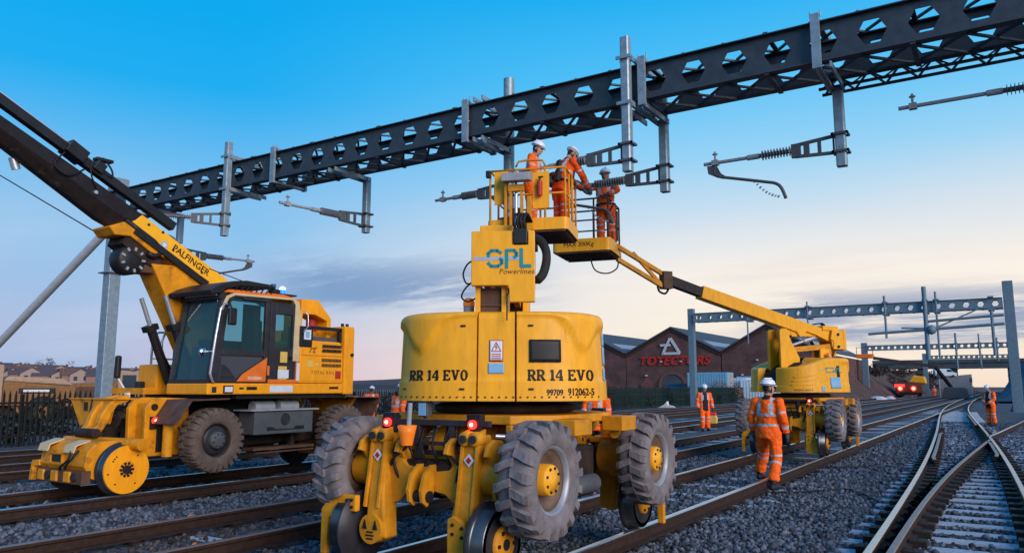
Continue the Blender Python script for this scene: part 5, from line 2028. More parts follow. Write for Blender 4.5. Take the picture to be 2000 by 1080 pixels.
b = MB('black'); b.box((wB - .12, .5, ZB + .12), (.2, .3, .2)); b.build('control_box', bkB, .02)
# ------------------------------------------------------------------ rail crane on the third track
CR = thing('rail_crane', 'orange and yellow road-rail crane with black cab frame and a long dark boom', 'crane', (-11.5, 8.9, 0))
for sx in (-1, 1):
    for y in (-1.27, 1.46):
        wheel(CR, (sx * 1.14, y, .715), sx, .485, .34, .255, 'tyre_brown', 'dark_grey', 26, ('black_frame', 'grime'), False, True, .022)
b = MB('grime'); b.bx(-.62, .62, -1.7, 1.7, .55, 1.02); b.build('chassis', CR, .03)
b = MB('grime')
for y in (-1.27, 1.46):
    b.beam((-1.0, y, .70), (1.0, y, .70), .22, .24)
b.each('axle', CR)
b = MB('black'); b.lathe([(.75, 1.02), (.78, 1.30), (.9, 1.32)], (0, -.05, 0), 'z', 28); b.build('slewing_ring', CR)
# tool box and step between the wheels
b = MB('dark_grey'); b.bx(.72, 1.12, -.46, .80, .74, 1.12); tb = b.build('tool_box', CR, .015)
b = MB('mid_grey'); b.bx(.70, 1.16, -.56, .90, 1.125, 1.15); b.build('lid', tb)
b = MB('black')
b.prism([(-.20, .80), (-.20, .86), (-.08, .86), (-.02, .82), (.36, .82), (.42, .86), (.60, .86), (.60, .80)], 'x', 1.118, 1.126)
b.build('slot', tb)
b = MB('black_frame'); b.lathe([(.085, .0), (.10, .004), (.10, .008), (.085, .010), (.075, .004)], (1.12, .18, .98), 'x', 24); b.build('badge', tb)
b = MB('mid_grey')
for y in (-.20, .32):
    b.cyl((.95, y - .18, 1.19), (.95, y + .22, 1.19), .10, n=16)
b.each('air_cylinder', CR)
b = MB('brown_steel'); b.bx(.86, 1.12, -.46, .84, .49, .53); b.bx(.86, 1.12, -.40, .84, .44, .46); st = b.each('step', CR)
b = MB('grime')
for y in (-.6, .55):
    b.bx(.80, .90, y - .04, y + .04, .44, .78)
b.each('step_bracket', CR)
b = MB('brown_steel')
for s in (1,):
    for sx in (-1, 1):
        x0, x1 = (.70, 1.32) if sx > 0 else (-1.32, -.70)
        b.prism([(-2.02, .98), (-1.78, 1.33), (-1.10, 1.345), (-1.10, 1.325), (-1.76, 1.31), (-1.99, .97)], 'x', x0, x1)
        b.prism([(2.12, .98), (2.34, 1.33), (1.60, 1.345), (1.60, 1.325), (2.31, 1.31), (2.09, .97)], 'x', x0, x1)
b.each('mudguard', CR)
b = MB('crane_worn')
b.cyl((.95, -1.88, .50), (.95, -1.88, .98), .075, n=16); b.cyl((-.95, -1.88, .50), (-.95, -1.88, .98), .075, n=16)
b.each('guide_post', CR)
b = MB('cable'); b.tube([(.95, -1.72, .92), (.98, -1.62, .7), (.96, -1.66, .5), (.9, -1.8, .46)], .018, 7); b.build('hose', CR)

# rail gear, front and rear
for sy in (-1, 1):
    T = Matrix.Identity(4) if sy < 0 else trans(0, -.35, 0) @ rotz(PI)
    b = MB('crane_worn'); b.T = T
    b.loft([[(x, y, z) for y, z in ((-2.62, .20), (-2.78, .24), (-2.90, .42), (-2.86, .62), (-2.74, .74), (-2.45, .76), (-2.36, .50), (-2.40, .22))] for x in (-.60, -.5, .5, .60)][::-1], smooth=False)
    hs = b.build('rail_bogie', CR, .012)
    b = MB('crane_worn'); b.T = T; b.cyl((-.62, -2.52, .70), (.98, -2.30, .70), .085, n=18); b.build('cross_tube', CR)
    b = MB('cream_paint'); b.T = T
    for x in (-.60, .10):
        b.prism([(-2.70, .765), (-2.91, .70), (-2.94, .60), (-2.92, .595), (-2.89, .685), (-2.70, .745)], 'x', x, x + .26)
    b.each('sand_lid', CR)
    b = MB('black'); b.T = T; b.bx(-.24, .02, -2.915, -2.88, .46, .55); b.build('coupling_slot', hs)
    b = MB('crane_worn'); b.T = T; b.bx(-.27, -.25, -2.925, -2.86, .44, .57); b.bx(.03, .05, -2.925, -2.86, .44, .57); b.bx(-.27, .05, -2.925, -2.86, .565, .58); b.each('slot_frame', hs)
    b = MB('brown_steel'); b.T = T
    b.bx(-.60, .62, -2.93, -2.80, .17, .36); b.build('buffer_beam', CR, .01)
    b = MB('crane_worn'); b.T = T
    for x in (-.44, -.08, .26):
        b.bx(x - .08, x + .08, -2.96, -2.90, .19, .34)
    b.each('buffer_pad', CR, .015)
    b = MB('black_frame'); b.T = T
    for x in (-.26, .44): b.cyl((x, -2.93, .27), (x, -2.965, .27), .055, n=14)
    b.each('plug', CR)
    b = MB('crane_worn'); b.T = T
    b.beam((-.60, -2.85, .42), (-.80, -2.86, .40), .10, .09); b.beam((-.79, -2.86, .42), (-.79, -2.88, .16), .07, .09)
    b.each('rail_guard', CR, .01)
    b = MB('cable'); b.T = T
    b.tube([(.30, -2.93, .62), (.28, -2.96, .50), (.12, -2.97, .40), (.06, -2.94, .36)], .016, 6); b.tube([(.44, -2.90, .64), (.40, -2.97, .52), (.26, -2.97, .42), (.18, -2.93, .37)], .016, 6)
    b.each('hose', CR)
    for sx in (-1, 1):
        p_ = T @ Vector((sx * .735, -2.40, .352))
        rail_wheel(CR, p_, int(math.copysign(1, p_.x)), .345, 'crane_yellow', True)
    # pivot block and links
    b = MB('crane_worn'); b.T = T
    blk = [(-2.10, .50), (-2.12, 1.20), (-2.03, 1.33), (-1.88, 1.36), (-1.40, 1.34), (-1.37, .5)]
    b.prism(blk, 'x', .22, .30); b.prism(blk, 'x', .66, .72)
    b.each('pivot_plate', CR, .012)
    b = MB('crane_worn'); b.T = T; b.bx(.30, .66, -2.0, -1.45, .52, 1.28); b.build('pivot_block', CR, .02)
    b = MB('black'); b.T = T
    b.cyl((.72, -1.98, 1.22), (.745, -1.98, 1.22), .05, n=14); b.bx(.72, .76, -2.04, -1.72, .90, 1.08); b.bx(.72, .74, -1.92, -1.80, .56, .90)
    b.each('pivot_fitting', CR)
    lamp(CR, T @ Vector((.76, -1.98, 1.02)), .05, True, d=(1 if sy < 0 else -1, 0, 0))
    b = MB('crane_worn'); b.T = T
    for x, w_ in ((-.22, .12), (.04, .12)):
        pts = [(-2.0, 1.30), (-2.18, 1.24), (-2.26, 1.12), (-2.30, 1.0), (-2.42, .82), (-2.52, .78), (-2.56, .86), (-2.46, .96), (-2.42, 1.10), (-2.34, 1.24), (-2.20, 1.36), (-2.0, 1.40)]
        b.prism(pts, 'x', x - w_ / 2, x + w_ / 2)
    b.each('lift_link', CR, .015)
    b = MB('grime'); b.T = T; b.cyl((-.34, -2.50, .84), (.14, -2.50, .84), .07, n=14); b.build('link_pin', CR)
    b = MB('crane_worn'); b.T = T
    b.prism([(-1.10, 1.33), (.12, 1.33), (-.02, .96), (-.78, .92)], 'y', -2.26, -2.20); b.build('blade_plate', CR, .008)
    b = MB('crane_worn'); b.T = T; b.bx(-1.12, .14, -2.28, -1.7, 1.325, 1.345); b.build('blade_shelf', CR)
    b = MB('black'); b.T = T; b.box((-.62, -2.265, 1.22), (.09, .02, .13)); b.tube([(-.45, -2.27, 1.36), (-.46, -2.29, 1.1), (-.44, -2.27, .93)], .012, 6); b.each('blade_fitting', CR)

# superstructure deck
b = MB('crane_yellow'); b.bx(.26, 1.29, -1.50, 1.34, 1.40, 1.575); b.build('deck', CR, .02)
b = MB('crane_worn'); b.bx(-1.25, .255, -.95, 1.34, 1.40, 1.57); b.build('side_deck', CR, .02)
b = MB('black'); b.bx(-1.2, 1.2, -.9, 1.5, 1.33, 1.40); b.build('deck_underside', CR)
b = MB('black_frame'); b.bx(1.285, 1.31, -1.22, -1.04, 1.42, 1.54); b.bx(1.285, 1.30, -1.42, -1.34, 1.43, 1.52); b.each('deck_lamp', CR, .008)
b = MB('sticker_white'); b.bx(1.29, 1.295, -.32, .16, 1.43, 1.54); b.bx(1.31, 1.314, -1.20, -1.06, 1.44, 1.52); b.each('deck_label', CR)
b = MB('ink'); b.bx(1.29, 1.295, -.78, -.58, 1.47, 1.52); b.bx(1.29, 1.295, 1.0, 1.22, 1.48, 1.52); b.bx(1.29, 1.295, -.92, -.84, 1.48, 1.51); b.each('deck_mark', CR)
# engine housing
b = MB('crane_yellow')
pr = [(.30, 1.58), (.30, 2.26), (.36, 2.32), (1.24, 2.32), (1.31, 2.24), (1.33, 2.0), (1.33, 1.58)]
b.prism(pr, 'x', -1.25, 1.28); eh = b.build('engine_cover', CR, .02)
b = MB('crane_yellow'); b.bx(1.28, 1.295, .34, 1.30, 2.06, 2.10); b.bx(1.28, 1.288, .34, 1.30, 1.62, 2.03); b.each('cover_panel', eh, .006)
b = MB('black')
for z0 in (2.205, 2.125, 1.955, 1.865):
    for i in range(14):
        y = .80 + i * .034
        b.prism([(y, z0), (y + .022, z0), (y + .030, z0 + .058), (y + .008, z0 + .058)], 'x', 1.296 if z0 > 2.1 else 1.288, 1.302 if z0 > 2.1 else 1.294)
tag(b.build('grille_slots', eh), kind='stuff')
place_text('rt', .20, 'ink_brown', (1.297, .56, 2.17), (0, 1, 0), (0, 0, 1), eh, depth=.003, shear=.5)
place_text('TOTAL RAIL', .085, 'ink_brown', (1.29, .84, 1.765), (0, 1, 0), (0, 0, 1), eh, depth=.003, spacing=1.25)
b = MB('sticker_yellow'); b.bx(1.288, 1.293, .46, .60, 1.86, 1.97); b.bx(1.288, 1.293, .64, .74, 1.88, 1.92); b.each('small_label', eh)
b = MB('ink_red'); b.bx(1.288, 1.294, 1.14, 1.27, 1.66, 1.80); b.build('fire_label', eh)
b = MB('orange_paint'); b.bx(1.05, 1.29, .22, .295, 1.58, 2.12); b.build('side_post', CR, .01)
b = MB('sticker_white'); b.bx(1.29, 1.295, .225, .29, 1.62, 1.92); b.build('side_label', CR)
b = MB('crane_yellow'); b.bx(-1.25, 1.30, 1.345, 1.60, 1.38, 2.62); cw = b.build('counterweight', CR, .03)
b = MB('black')
for y in (1.42, 1.54): b.cyl((1.15, y, 2.62), (1.15, y, 2.68), .03, n=8)
b.cyl((1.30, 1.52, 2.1), (1.34, 1.52, 2.1), .03, n=8)
b.each('lifting_eye', cw)
# dark rail and box on top
b = MB('black')
b.bx(1.18, 1.24, .58, 1.32, 2.52, 2.58); b.bx(1.18, 1.24, 1.26, 1.32, 2.32, 2.55); b.bx(1.18, 1.24, .56, .62, 2.32, 2.56)
b.each('top_rail', CR)
b = MB('dark_grey'); b.bx(.9, 1.17, .60, 1.28, 2.32, 2.40); b.build('top_tray', CR)
b = MB('crane_worn'); b.bx(.4, .9, .62, 1.28, 2.32, 2.52); b.build('filter_box', CR, .02)
b = MB('black'); b.bx(1.0, 1.30, .26, .56, 2.20, 2.56); pn = b.build('control_panel', CR, .015)
b = MB('sticker_white'); b.bx(1.30, 1.304, .36, .52, 2.33, 2.50); b.build('panel_screen', pn)
b = MB('sticker_blue'); b.bx(1.304, 1.308, .40, .48, 2.36, 2.47); b.build('panel_mark', pn)
b = MB('crane_yellow')
b.prism([(.50, 2.33), (.50, 3.06), (.90, 3.07), (1.22, 2.76), (1.22, 2.33), (1.12, 2.33), (1.12, 2.70), (.84, 2.80), (.54, 2.80)], 'x', .60, 1.06)
b.build('exhaust_hood', CR, .015)
b = MB('ink_red'); b.cyl((.8, .98, 2.34), (.8, .98, 2.74), .10, n=14); b.build('exhaust_pipe', CR)
# cab
X0, X1 = .30, 1.285
b = MB('black_frame')
def side(y0, y1, z0, z1, sl0=0.0):
    b.bx(X1 - .05, X1, y0, y1, z0, z1)
# door frame strips
b.prism([(-1.46, 1.58), (-1.30, 1.58), (-1.26, 2.10), (-1.18, 2.80), (-1.06, 2.92), (-.90, 2.92), (-.90, 2.985), (-1.16, 2.985), (-1.32, 2.86)], 'x', X1 - .06, X1)
b.bx(X1 - .06, X1, -.90, -.36, 2.90, 2.985)
b.bx(X1 - .06, X1, -.46, -.37, 1.58, 2.90)
b.bx(X1 - .055, X1, -1.26, -.46, 2.00, 2.10)
b.bx(X1 - .06, X1, -1.30, -.46, 1.58, 1.66)
b.prism([(-1.30, 1.66), (-1.0, 1.66), (-1.1, 1.78), (-1.20, 1.86), (-1.28, 1.86)], 'x', X1 - .06, X1 - .001)
# second narrow door
b.bx(X1 - .06, X1 - .004, -.355, -.24, 1.60, 2.92); b.bx(X1 - .06, X1 - .004, .12, .205, 1.60, 2.92)
b.bx(X1 - .06, X1 - .004, -.24, .12, 1.60, 2.16); b.bx(X1 - .06, X1 - .004, -.24, .12, 2.72, 2.92)
b.each('door_frame', CR, .01)
b = MB('orange_paint')
b.prism([(-.98, 1.60), (-.42, 1.60), (-.40, 1.99), (-.86, 1.72)], 'x', X1 - .02, X1 + .012); b.bx(X1 - .05, X1 + .008, -.36, .22, 1.575, 1.64); b.bx(X1 - .03, X1 + .012, -.39, -.345, 1.7, 1.86)
orp = b.each('lower_panel', CR, .006)
place_text('DOOSAN', .062, 'ink_white', (X1 + .014, -.64, 1.655), (0, 1, 0), (0, 0, 1), CR, depth=.003, bold=.001)
b = MB('side_glass'); b.bx(X1 - .035, X1 - .030, -1.25, -.46, 2.08, 2.92); b.build('door_window', CR)
b = MB('pane_dark'); b.bx(X1 - .035, X1 - .030, -1.30, -.46, 1.64, 2.02); b.build('lower_window', CR)
b = MB('side_glass'); b.bx(X1 - .035, X1 - .030, -.25, .13, 2.14, 2.74); b.build('rear_window', CR)
b = MB('sticker_yellow'); b.bx(X1, X1 + .004, -.13, .02, 1.92, 2.10); b.bx(X1, X1 + .004, -.16, .02, 1.62, 1.86); b.each('door_label', CR)
b = MB('sticker_white'); b.bx(X1 + .004, X1 + .008, -.17, .06, 1.66, 1.80); b.build('door_notice', CR)
b = MB('ink'); b.cyl((X1, .09, 2.0), (X1 + .03, .09, 2.0), .028, n=8); b.build('door_handle', CR)
# windscreen and pillars
b = MB('cab_glass'); b.add([(X0 + .05, -1.45, 1.60), (X1 - .02, -1.45, 1.60), (X1 - .06, -1.29, 2.90), (X0 + .08, -1.29, 2.90)], [(0, 1, 2, 3)], False); b.build('windscreen', CR)
b = MB('black_frame')
b.beam((X0 + .03, -1.45, 1.58), (X0 + .06, -1.29, 2.95), .09, .08); b.beam((X1 - .03, -1.47, 1.58), (X1 - .05, -1.30, 2.95), .05, .05)
b.bx(X0, X1, -1.50, -1.42, 1.575, 1.63); b.bx(X0, X1, -1.36, -1.24, 2.88, 2.97)
b.each('cab_pillar', CR)
b = MB('interior'); b.bx(X0, X0 + .04, -1.35, .2, 1.6, 2.0); b.bx(X0, X1 - .06, .15, .21, 1.6, 2.1); b.bx(X0, X0 + .04, -.15, .2, 2.0, 2.95); b.bx(X0 + .02, X1 - .08, -1.42, .15, 1.58, 1.62); b.each('cab_wall', CR)
b = MB('dark_grey'); b.bx(.62, 1.02, -.78, -.30, 1.62, 2.05); b.bx(.64, 1.0, -.42, -.28, 2.05, 2.62); b.bx(.70, .94, -.40, -.30, 2.62, 2.82); b.bx(.55, .62, -1.3, -.6, 1.62, 2.15); b.each('seat', CR, .03)
b = MB('cream_paint')
b.prism([(.14, 1.95), (.28, 1.95), (.29, 2.75), (.24, 2.95), (.12, 3.02), (-1.10, 2.99), (-1.24, 2.93), (-1.34, 2.72), (-1.30, 2.70), (-1.19, 2.90), (-1.08, 2.955), (.10, 2.985), (.16, 2.9)], 'x', X1 - .05, X1 + .006)
b.build('cab_trim', CR)
b = MB('orange_paint'); b.prism([(-1.30, 2.985), (-1.2, 3.04), (-.1, 3.06), (.26, 3.0), (.27, 2.93), (.1, 2.99)], 'x', X0, X1 + .004); b.build('roof', CR, .01)
b = MB('black')
b.prism([(-1.56, 2.99), (-1.40, 3.08), (-1.15, 3.17), (-.9, 3.205), (-.45, 3.19), (-.33, 3.17), (-.33, 3.13), (-.55, 3.13), (-1.0, 3.11), (-1.28, 3.04), (-1.38, 2.96), (-1.54, 2.93)], 'x', X0 - .06, X1 + .05)
b.build('roof_visor', CR, .01)
b = MB('black')
for i in range(9):
    y = -1.2 + .1 * i
    b.beam((X1 + .03, y, 3.045), (X1 + .03, y + .07, 3.13), .016, .016)
tag(b.build('roof_guard_bars', CR), kind='stuff')
b = MB('tape'); b.bx(X0 + .15, X1 - .05, -1.40, -1.37, 2.925, 2.965); b.build('light_strip', CR)
b = MB('silver')
b.tube([(X1 + .02, -1.18, 2.78), (X1 + .05, -1.30, 2.80), (X1 + .05, -1.37, 2.72), (X1 + .05, -1.43, 2.3), (X1 + .05, -1.50, 1.72), (X1 + .05, -1.46, 1.62), (X1 + .01, -1.40, 1.58)], .020, 8)
b.tube([(X1 + .04, .30, 2.82), (X1 + .09, .37, 2.75), (X1 + .09, .38, 2.55), (X1 + .04, .32, 2.45)], .010, 6)
b.each('cab_handrail', CR)
b = MB('black'); b.box((X1 + .14, -1.22, 2.60), (.06, .15, .27)); mo = b.build('mirror', CR, .025)
b = MB('black'); b.tube([(X1, -1.25, 2.78), (X1 + .10, -1.24, 2.80), (X1 + .14, -1.22, 2.70)], .012, 6); b.build('mirror_arm', mo)
b = MB('chrome'); b.sphere((X1 + .02, -1.62, 2.04), .068, 14, (.5, 1, 1)); mo = b.build('round_mirror', CR)
b = MB('silver'); b.tube([(X1 + .02, -1.62, 2.04), (X1 + .05, -1.45, 2.06)], .010, 6); b.build('mirror_arm', mo)
# beacons
b = MB('black'); b.bx(X1 - .25, X1 - .05, -.30, .22, 3.06, 3.085); b.bx(X1 - .22, X1 - .10, -.25, -.10, 3.085, 3.15); b.each('beacon_mount', CR)
b = MB('blue_lamp'); b.cyl((X1 - .14, -.02, 3.085), (X1 - .14, -.02, 3.16), .062, n=16); bo = b.build('beacon', CR)
b = MB('blue_core'); b.sphere((X1 - .14, -.02, 3.165), .055, 12); b.build('beacon_lens', bo)
b = MB('blue_glass'); b.cyl((X1 - .16, -.20, 3.15), (X1 - .16, -.20, 3.24), .045, n=12); b.build('dark_beacon', CR)
b = MB('cable'); b.tube([(X1 - .2, -.62, 3.19), (X1 - .6, -1.15, 3.42)], .008, 5); b.build('aerial', CR)
# left side: tank, hand rails, tall mirror
b = MB('crane_yellow'); b.bx(-1.25, -.70, -1.06, -.50, 1.40, 1.90); b.build('fuel_tank', CR, .03)
b = MB('crane_worn'); b.bx(-1.1, -.2, -1.6, -1.0, 1.40, 1.50); b.build('platform', CR)
b = MB('silver')
for y in (-1.02, -.84):
    b.tube([(-.95, y, 1.42), (-.95, y, 2.30), (-.95, y + .04, 2.42), (-.95, y + .12, 2.46), (-.95, y + .34, 2.46)], .020, 7)
b.tube([(-.95, -1.02, 2.0), (-.95, -.5, 2.0)], .016, 6); b.tube([(-.95, -.6, 1.9), (-.95, -.6, 2.9), (-.95, -.5, 3.0)], .014, 6)
b.each('hand_rail', CR)
b = MB('black'); b.box((-1.1, -1.52, 1.85), (.10, .09, .38)); mo = b.build('mirror', CR, .03)
b = MB('ink_white'); b.tube([(-1.1, -1.50, 1.66), (-1.06, -1.36, 1.42), (-1.04, -1.30, 1.36)], .016, 6); b.build('mirror_arm', mo)
b = MB('sticker_white'); b.box((-1.04, -1.30, 1.36), (.10, .12, .14)); b.box((-.6, -1.62, 1.38), (.10, .05, .09)); b.each('work_lamp', CR, .01)
b = MB('black'); b.box((-.98, -1.18, 1.55), (.12, .12, .12)); b.build('side_lamp', CR, .015)

# boom: pivot tower, yellow boom, black main boom
b = MB('crane_worn')
b.prism([(-1.86, 3.45), (-1.66, 3.10), (-1.38, 2.62), (-1.12, 2.15), (-.80, 1.58), (-.15, 1.58), (-.50, 2.5), (-.62, 3.0), (-.80, 3.30), (-1.2, 3.48)], 'x', -.24, .22)
b.build('tower', CR, .02)
b = MB('brown_steel'); b.bx(-.45, -.26, -.95, -.1, 1.58, 2.3); b.bx(.235, .28, -.95, -.1, 1.58, 2.3); b.each('tower_foot', CR)
b = MB('palf_yellow')
b.prism([(-2.06, 4.20), (-.42, 3.35), (-.50, 3.12), (-.86, 3.20), (-1.30, 3.40), (-2.20, 3.88), (-2.30, 4.02), (-2.16, 4.10)], 'x', -.21, .21)
pb = b.build('yellow_boom', CR, .015)
d_ = Vector((0, 1.64, -.85)).normalized(); u_ = Vector((0, .85, 1.64)).normalized()
place_text('PALFINGER', .155, 'ink', Vector((.213, -1.16, 3.59)), d_, u_, pb, depth=.004, bold=.002)
b = MB('sticker_blue'); b.cyl((.209, -1.66, 3.78), (.214, -1.66, 3.78), .062, n=20); b.build('round_label', pb)
b = MB('ink_white'); b.cyl((.213, -1.66, 3.78), (.217, -1.66, 3.78), .038, n=16); b.build('label_mark', pb)
b = MB('black')
for y, z in ((-1.95, 4.06), (-1.50, 3.72), (-1.70, 3.98), (-.95, 3.42)):
    b.cyl((.209, y, z), (.222, y, z), .022, n=8)
tag(b.build('bolts', pb), kind='stuff')
b = MB('crane_worn'); b.prism([(-2.60, 3.92), (-2.30, 4.06), (-1.92, 3.84), (-1.62, 3.56), (-1.90, 3.62), (-2.25, 3.82), (-2.50, 3.80)], 'x', -.25, .25); b.build('boom_root', CR, .02)
b = MB('boom_black')
sec = []
for ty, tz, by, bz in ((-1.92, 4.16, -2.30, 3.88), (-2.35, 4.36, -2.70, 4.03), (-4.07, 5.15, -4.03, 4.78), (-7.4, 6.68, -7.4, 6.30)):
    q = []
    for x, f in ((-.185, 0), (.185, 0), (.185, .52), (.07, 1), (-.07, 1), (-.185, .52)):
        q.append((x, ty + (by - ty) * f, tz + (bz - tz) * f))
    sec.append(q)
b.loft(sec, False)
mb_ = b.build('main_boom', CR, .03)
b = MB('boom_black'); b.bx(.186, .20, -3, -2.9, 4.6, 4.7)
b = MB('black')
b.beam((.14, -1.48, 4.11), (.14, -7.3, 6.90), .13, .14); b.build('upper_ram', CR, .01)
b = MB('silver'); b.beam((.10, -2.9, 4.91), (.10, -7.3, 7.02), .05, .03); b.build('upper_rail', CR)
b = MB('black')
b.box((.14, -3.15, 4.94), (.26, .30, .20), (math.radians(-28), 0, 0)); b.box((.14, -2.80, 4.79), (.24, .16, .16), (math.radians(-28), 0, 0)); b.box((.16, -2.72, 4.92), (.14, .26, .05), (0, 0, 0))
b.each('valve_block', CR, .012)
b = MB('cable')
b.tube([(.2, -3.3, 4.9), (.22, -3.45, 4.68), (.22, -3.25, 4.56), (.2, -3.02, 4.70)], .014, 6)
b.tube([(.2, -2.75, 4.95), (.22, -2.62, 4.80), (.22, -2.60, 4.68), (.2, -2.72, 4.72)], .014, 6)
b.tube([(.2, -2.95, 4.85), (.21, -2.90, 4.62), (.2, -2.80, 4.42)], .012, 6)
b.each('hose', CR)
b = MB('silver'); b.cyl((.19, -2.82, 4.40), (.22, -2.82, 4.40), .03, n=8); b.cyl((-.1, -3.86, 4.72), (-.1, -3.80, 4.56), .06, n=10); b.each('boom_fitting', CR)
# black bars along the yellow boom
b = MB('black')
b.beam((.26, -.88, 3.22), (.26, -2.20, 3.92), .07, .10)
b.tube([(.24, -2.35, 4.06), (.24, -1.86, 3.80), (.24, -1.74, 3.70), (.24, -1.76, 3.60), (.24, -1.86, 3.56), (.24, -1.95, 3.60)], .042, 8)
b.each('hose_guide', CR)
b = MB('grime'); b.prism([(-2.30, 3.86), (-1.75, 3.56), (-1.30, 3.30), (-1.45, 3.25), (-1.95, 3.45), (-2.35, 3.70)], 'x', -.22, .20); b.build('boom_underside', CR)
# slewing motor drum
b = MB('black'); b.lathe([(.0, -.16), (.20, -.16), (.23, -.12), (.23, .10), (.20, .14), (0, .14)], (.05, -2.16, 3.47), 'x', 22); b.build('winch_drum', CR)
b = MB('brown_steel'); b.prism([(-2.10, 3.66), (-1.72, 3.60), (-1.62, 3.44), (-1.74, 3.30), (-2.1, 3.29)], 'x', -.14, .16); b.build('winch_housing', CR, .02)
b = MB('mid_grey')
for i in range(9):
    a = 2 * PI * i / 9
    b.box((.20, -2.16 + .17 * math.cos(a), 3.47 + .17 * math.sin(a)), (.03, .055, .035), (a, 0, 0))
tag(b.build('winch_bolts', CR), kind='stuff')
# lift cylinders
for x in (-.42, .24):
    b = MB('silver'); b.cyl((x, -1.60, 2.96), (x, -1.34, 2.34), .038, n=12); cy = b.build('ram_rod', CR)
    b = MB('black'); b.cyl((x, -1.42, 2.52), (x, -1.0, 1.58), .075, n=14); b.box((x, -1.41, 2.48), (.19, .19, .10), (.42, 0, 0)); b.build('ram_barrel', CR)
b = MB('cable')
b.tube([(.3, -1.38, 2.5), (.36, -1.30, 2.2), (.32, -1.12, 1.9), (.30, -1.0, 1.7)], .014, 6); b.tube([(-.34, -1.40, 2.5), (-.30, -1.25, 2.1), (-.3, -1.0, 1.7)], .014, 6)
b.each('ram_hose', CR)
# ------------------------------------------------------------------ people
def ell(c, rx, ry, ax, ay, n=14):
    return [c + ax * (rx * math.cos(2 * PI * k / n)) + ay * (ry * math.sin(2 * PI * k / n)) for k in range(n)]
class Body:
    def __init__(s):
        s.b = MB('hivis'); s.samples = []
    def limb(s, pts, radii, rule, flat=1.0, M_=None, sub=6):
        """tapered tube with rounded ends; rule(f, point) -> material"""
        pts = [Vector(p) for p in pts]
        P = []; R_ = []; Fr = []
        tot = sum((pts[i + 1] - pts[i]).length for i in range(len(pts) - 1))
        acc = 0
        for i in range(len(pts) - 1):
            l = (pts[i + 1] - pts[i]).length
            for k in range(sub):
                f = k / sub
                P.append(pts[i].lerp(pts[i + 1], f)); R_.append(radii[i] + (radii[i + 1] - radii[i]) * f); Fr.append((i + f))
        P.append(pts[-1]); R_.append(radii[-1]); Fr.append(len(pts) - 1)
        d0 = (P[1] - P[0]).normalized(); d1 = (P[-1] - P[-2]).normalized()
        P = [P[0] - d0 * R_[0] * .7, P[0] - d0 * R_[0] * .35] + P + [P[-1] + d1 * R_[-1] * .3, P[-1] + d1 * R_[-1] * .55]
        R_ = [R_[0] * .45, R_[0] * .85] + R_ + [R_[-1] * .85, R_[-1] * .45]
        Fr = [Fr[0]] * 2 + Fr + [Fr[-1]] * 2
        rings = []
        for i, p in enumerate(P):
            d = (P[min(i + 1, len(P) - 1)] - P[max(i - 1, 0)]).normalized()
            ax = d.cross(Vector((0, 1, 0)))
            if ax.length < .2: ax = d.cross(Vector((1, 0, 0)))
            ax.normalize(); ay = ax.cross(d)
            r = ell(p, R_[i], R_[i] * flat, ax, ay)
            rings.append(r)
        s.put(rings, Fr, rule, M_)
    def put(s, rings, Fr, rule, M_=None):
        out = []
        for r, f in zip(rings, Fr):
            o = []
            for p in r:
                m = rule(f, p)
                q = (M_ @ p) if M_ is not None else p
                o.append(tuple(q)); s.samples.append((q, m))
            out.append(o)
        s.b.loft(out)
    def finish(s, name, parent, vox=.0125, wrinkle=.0085, seed=0):
        me = s.b.mesh(name + '_src')
        o = bpy.data.objects.new('tmp', me)
        r = o.modifiers.new('r', 'REMESH'); r.mode = 'VOXEL'; r.voxel_size = vox; r.use_smooth_shade = True
        sm = o.modifiers.new('s', 'SMOOTH'); sm.factor = .5; sm.iterations = 2
        res = evaluated_mesh(o)
        bpy.data.meshes.remove(me)
        kd = kdtree.KDTree(len(s.samples))
        for i, (p, m) in enumerate(s.samples): kd.insert(p, i)
        kd.balance()
        mats = sorted(set(m for _, m in s.samples))
        res.materials.clear()
        for m in mats: res.materials.append(MATS[m])
        ix = {m: i for i, m in enumerate(mats)}
        cloth = {i for i, m in enumerate(mats) if m in ('hivis', 'hivis_dirty', 'tape')}
        nv = len(res.vertices)
        cof = np.empty(nv * 3); res.vertices.foreach_get('co', cof); cof = cof.reshape(-1, 3)
        nof = np.empty(nv * 3); res.vertices.foreach_get('normal', nof); nof = nof.reshape(-1, 3)
        vm = {}
        for p in res.polygons:
            c, i, _ = kd.find(p.center)
            p.material_index = ix[s.samples[i][1]]
            p.use_smooth = True
            for v in p.vertices: vm[v] = p.material_index
        for i in range(nv):
            if vm.get(i) in cloth:
                q = cof[i]
                a = noise.noise(Vector((q[0] * 9 + seed, q[1] * 9, q[2] * 16))) + .6 * noise.noise(Vector((q[0] * 22, q[1] * 22 + seed, q[2] * 30)))
                cof[i] = q + nof[i] * (a * wrinkle * 1.6)
        res.vertices.foreach_set('co', cof.ravel())
        res.update()
        res.name = name
        b = bpy.data.objects.new(name, res); COL.objects.link(b); b.parent = parent
        return b

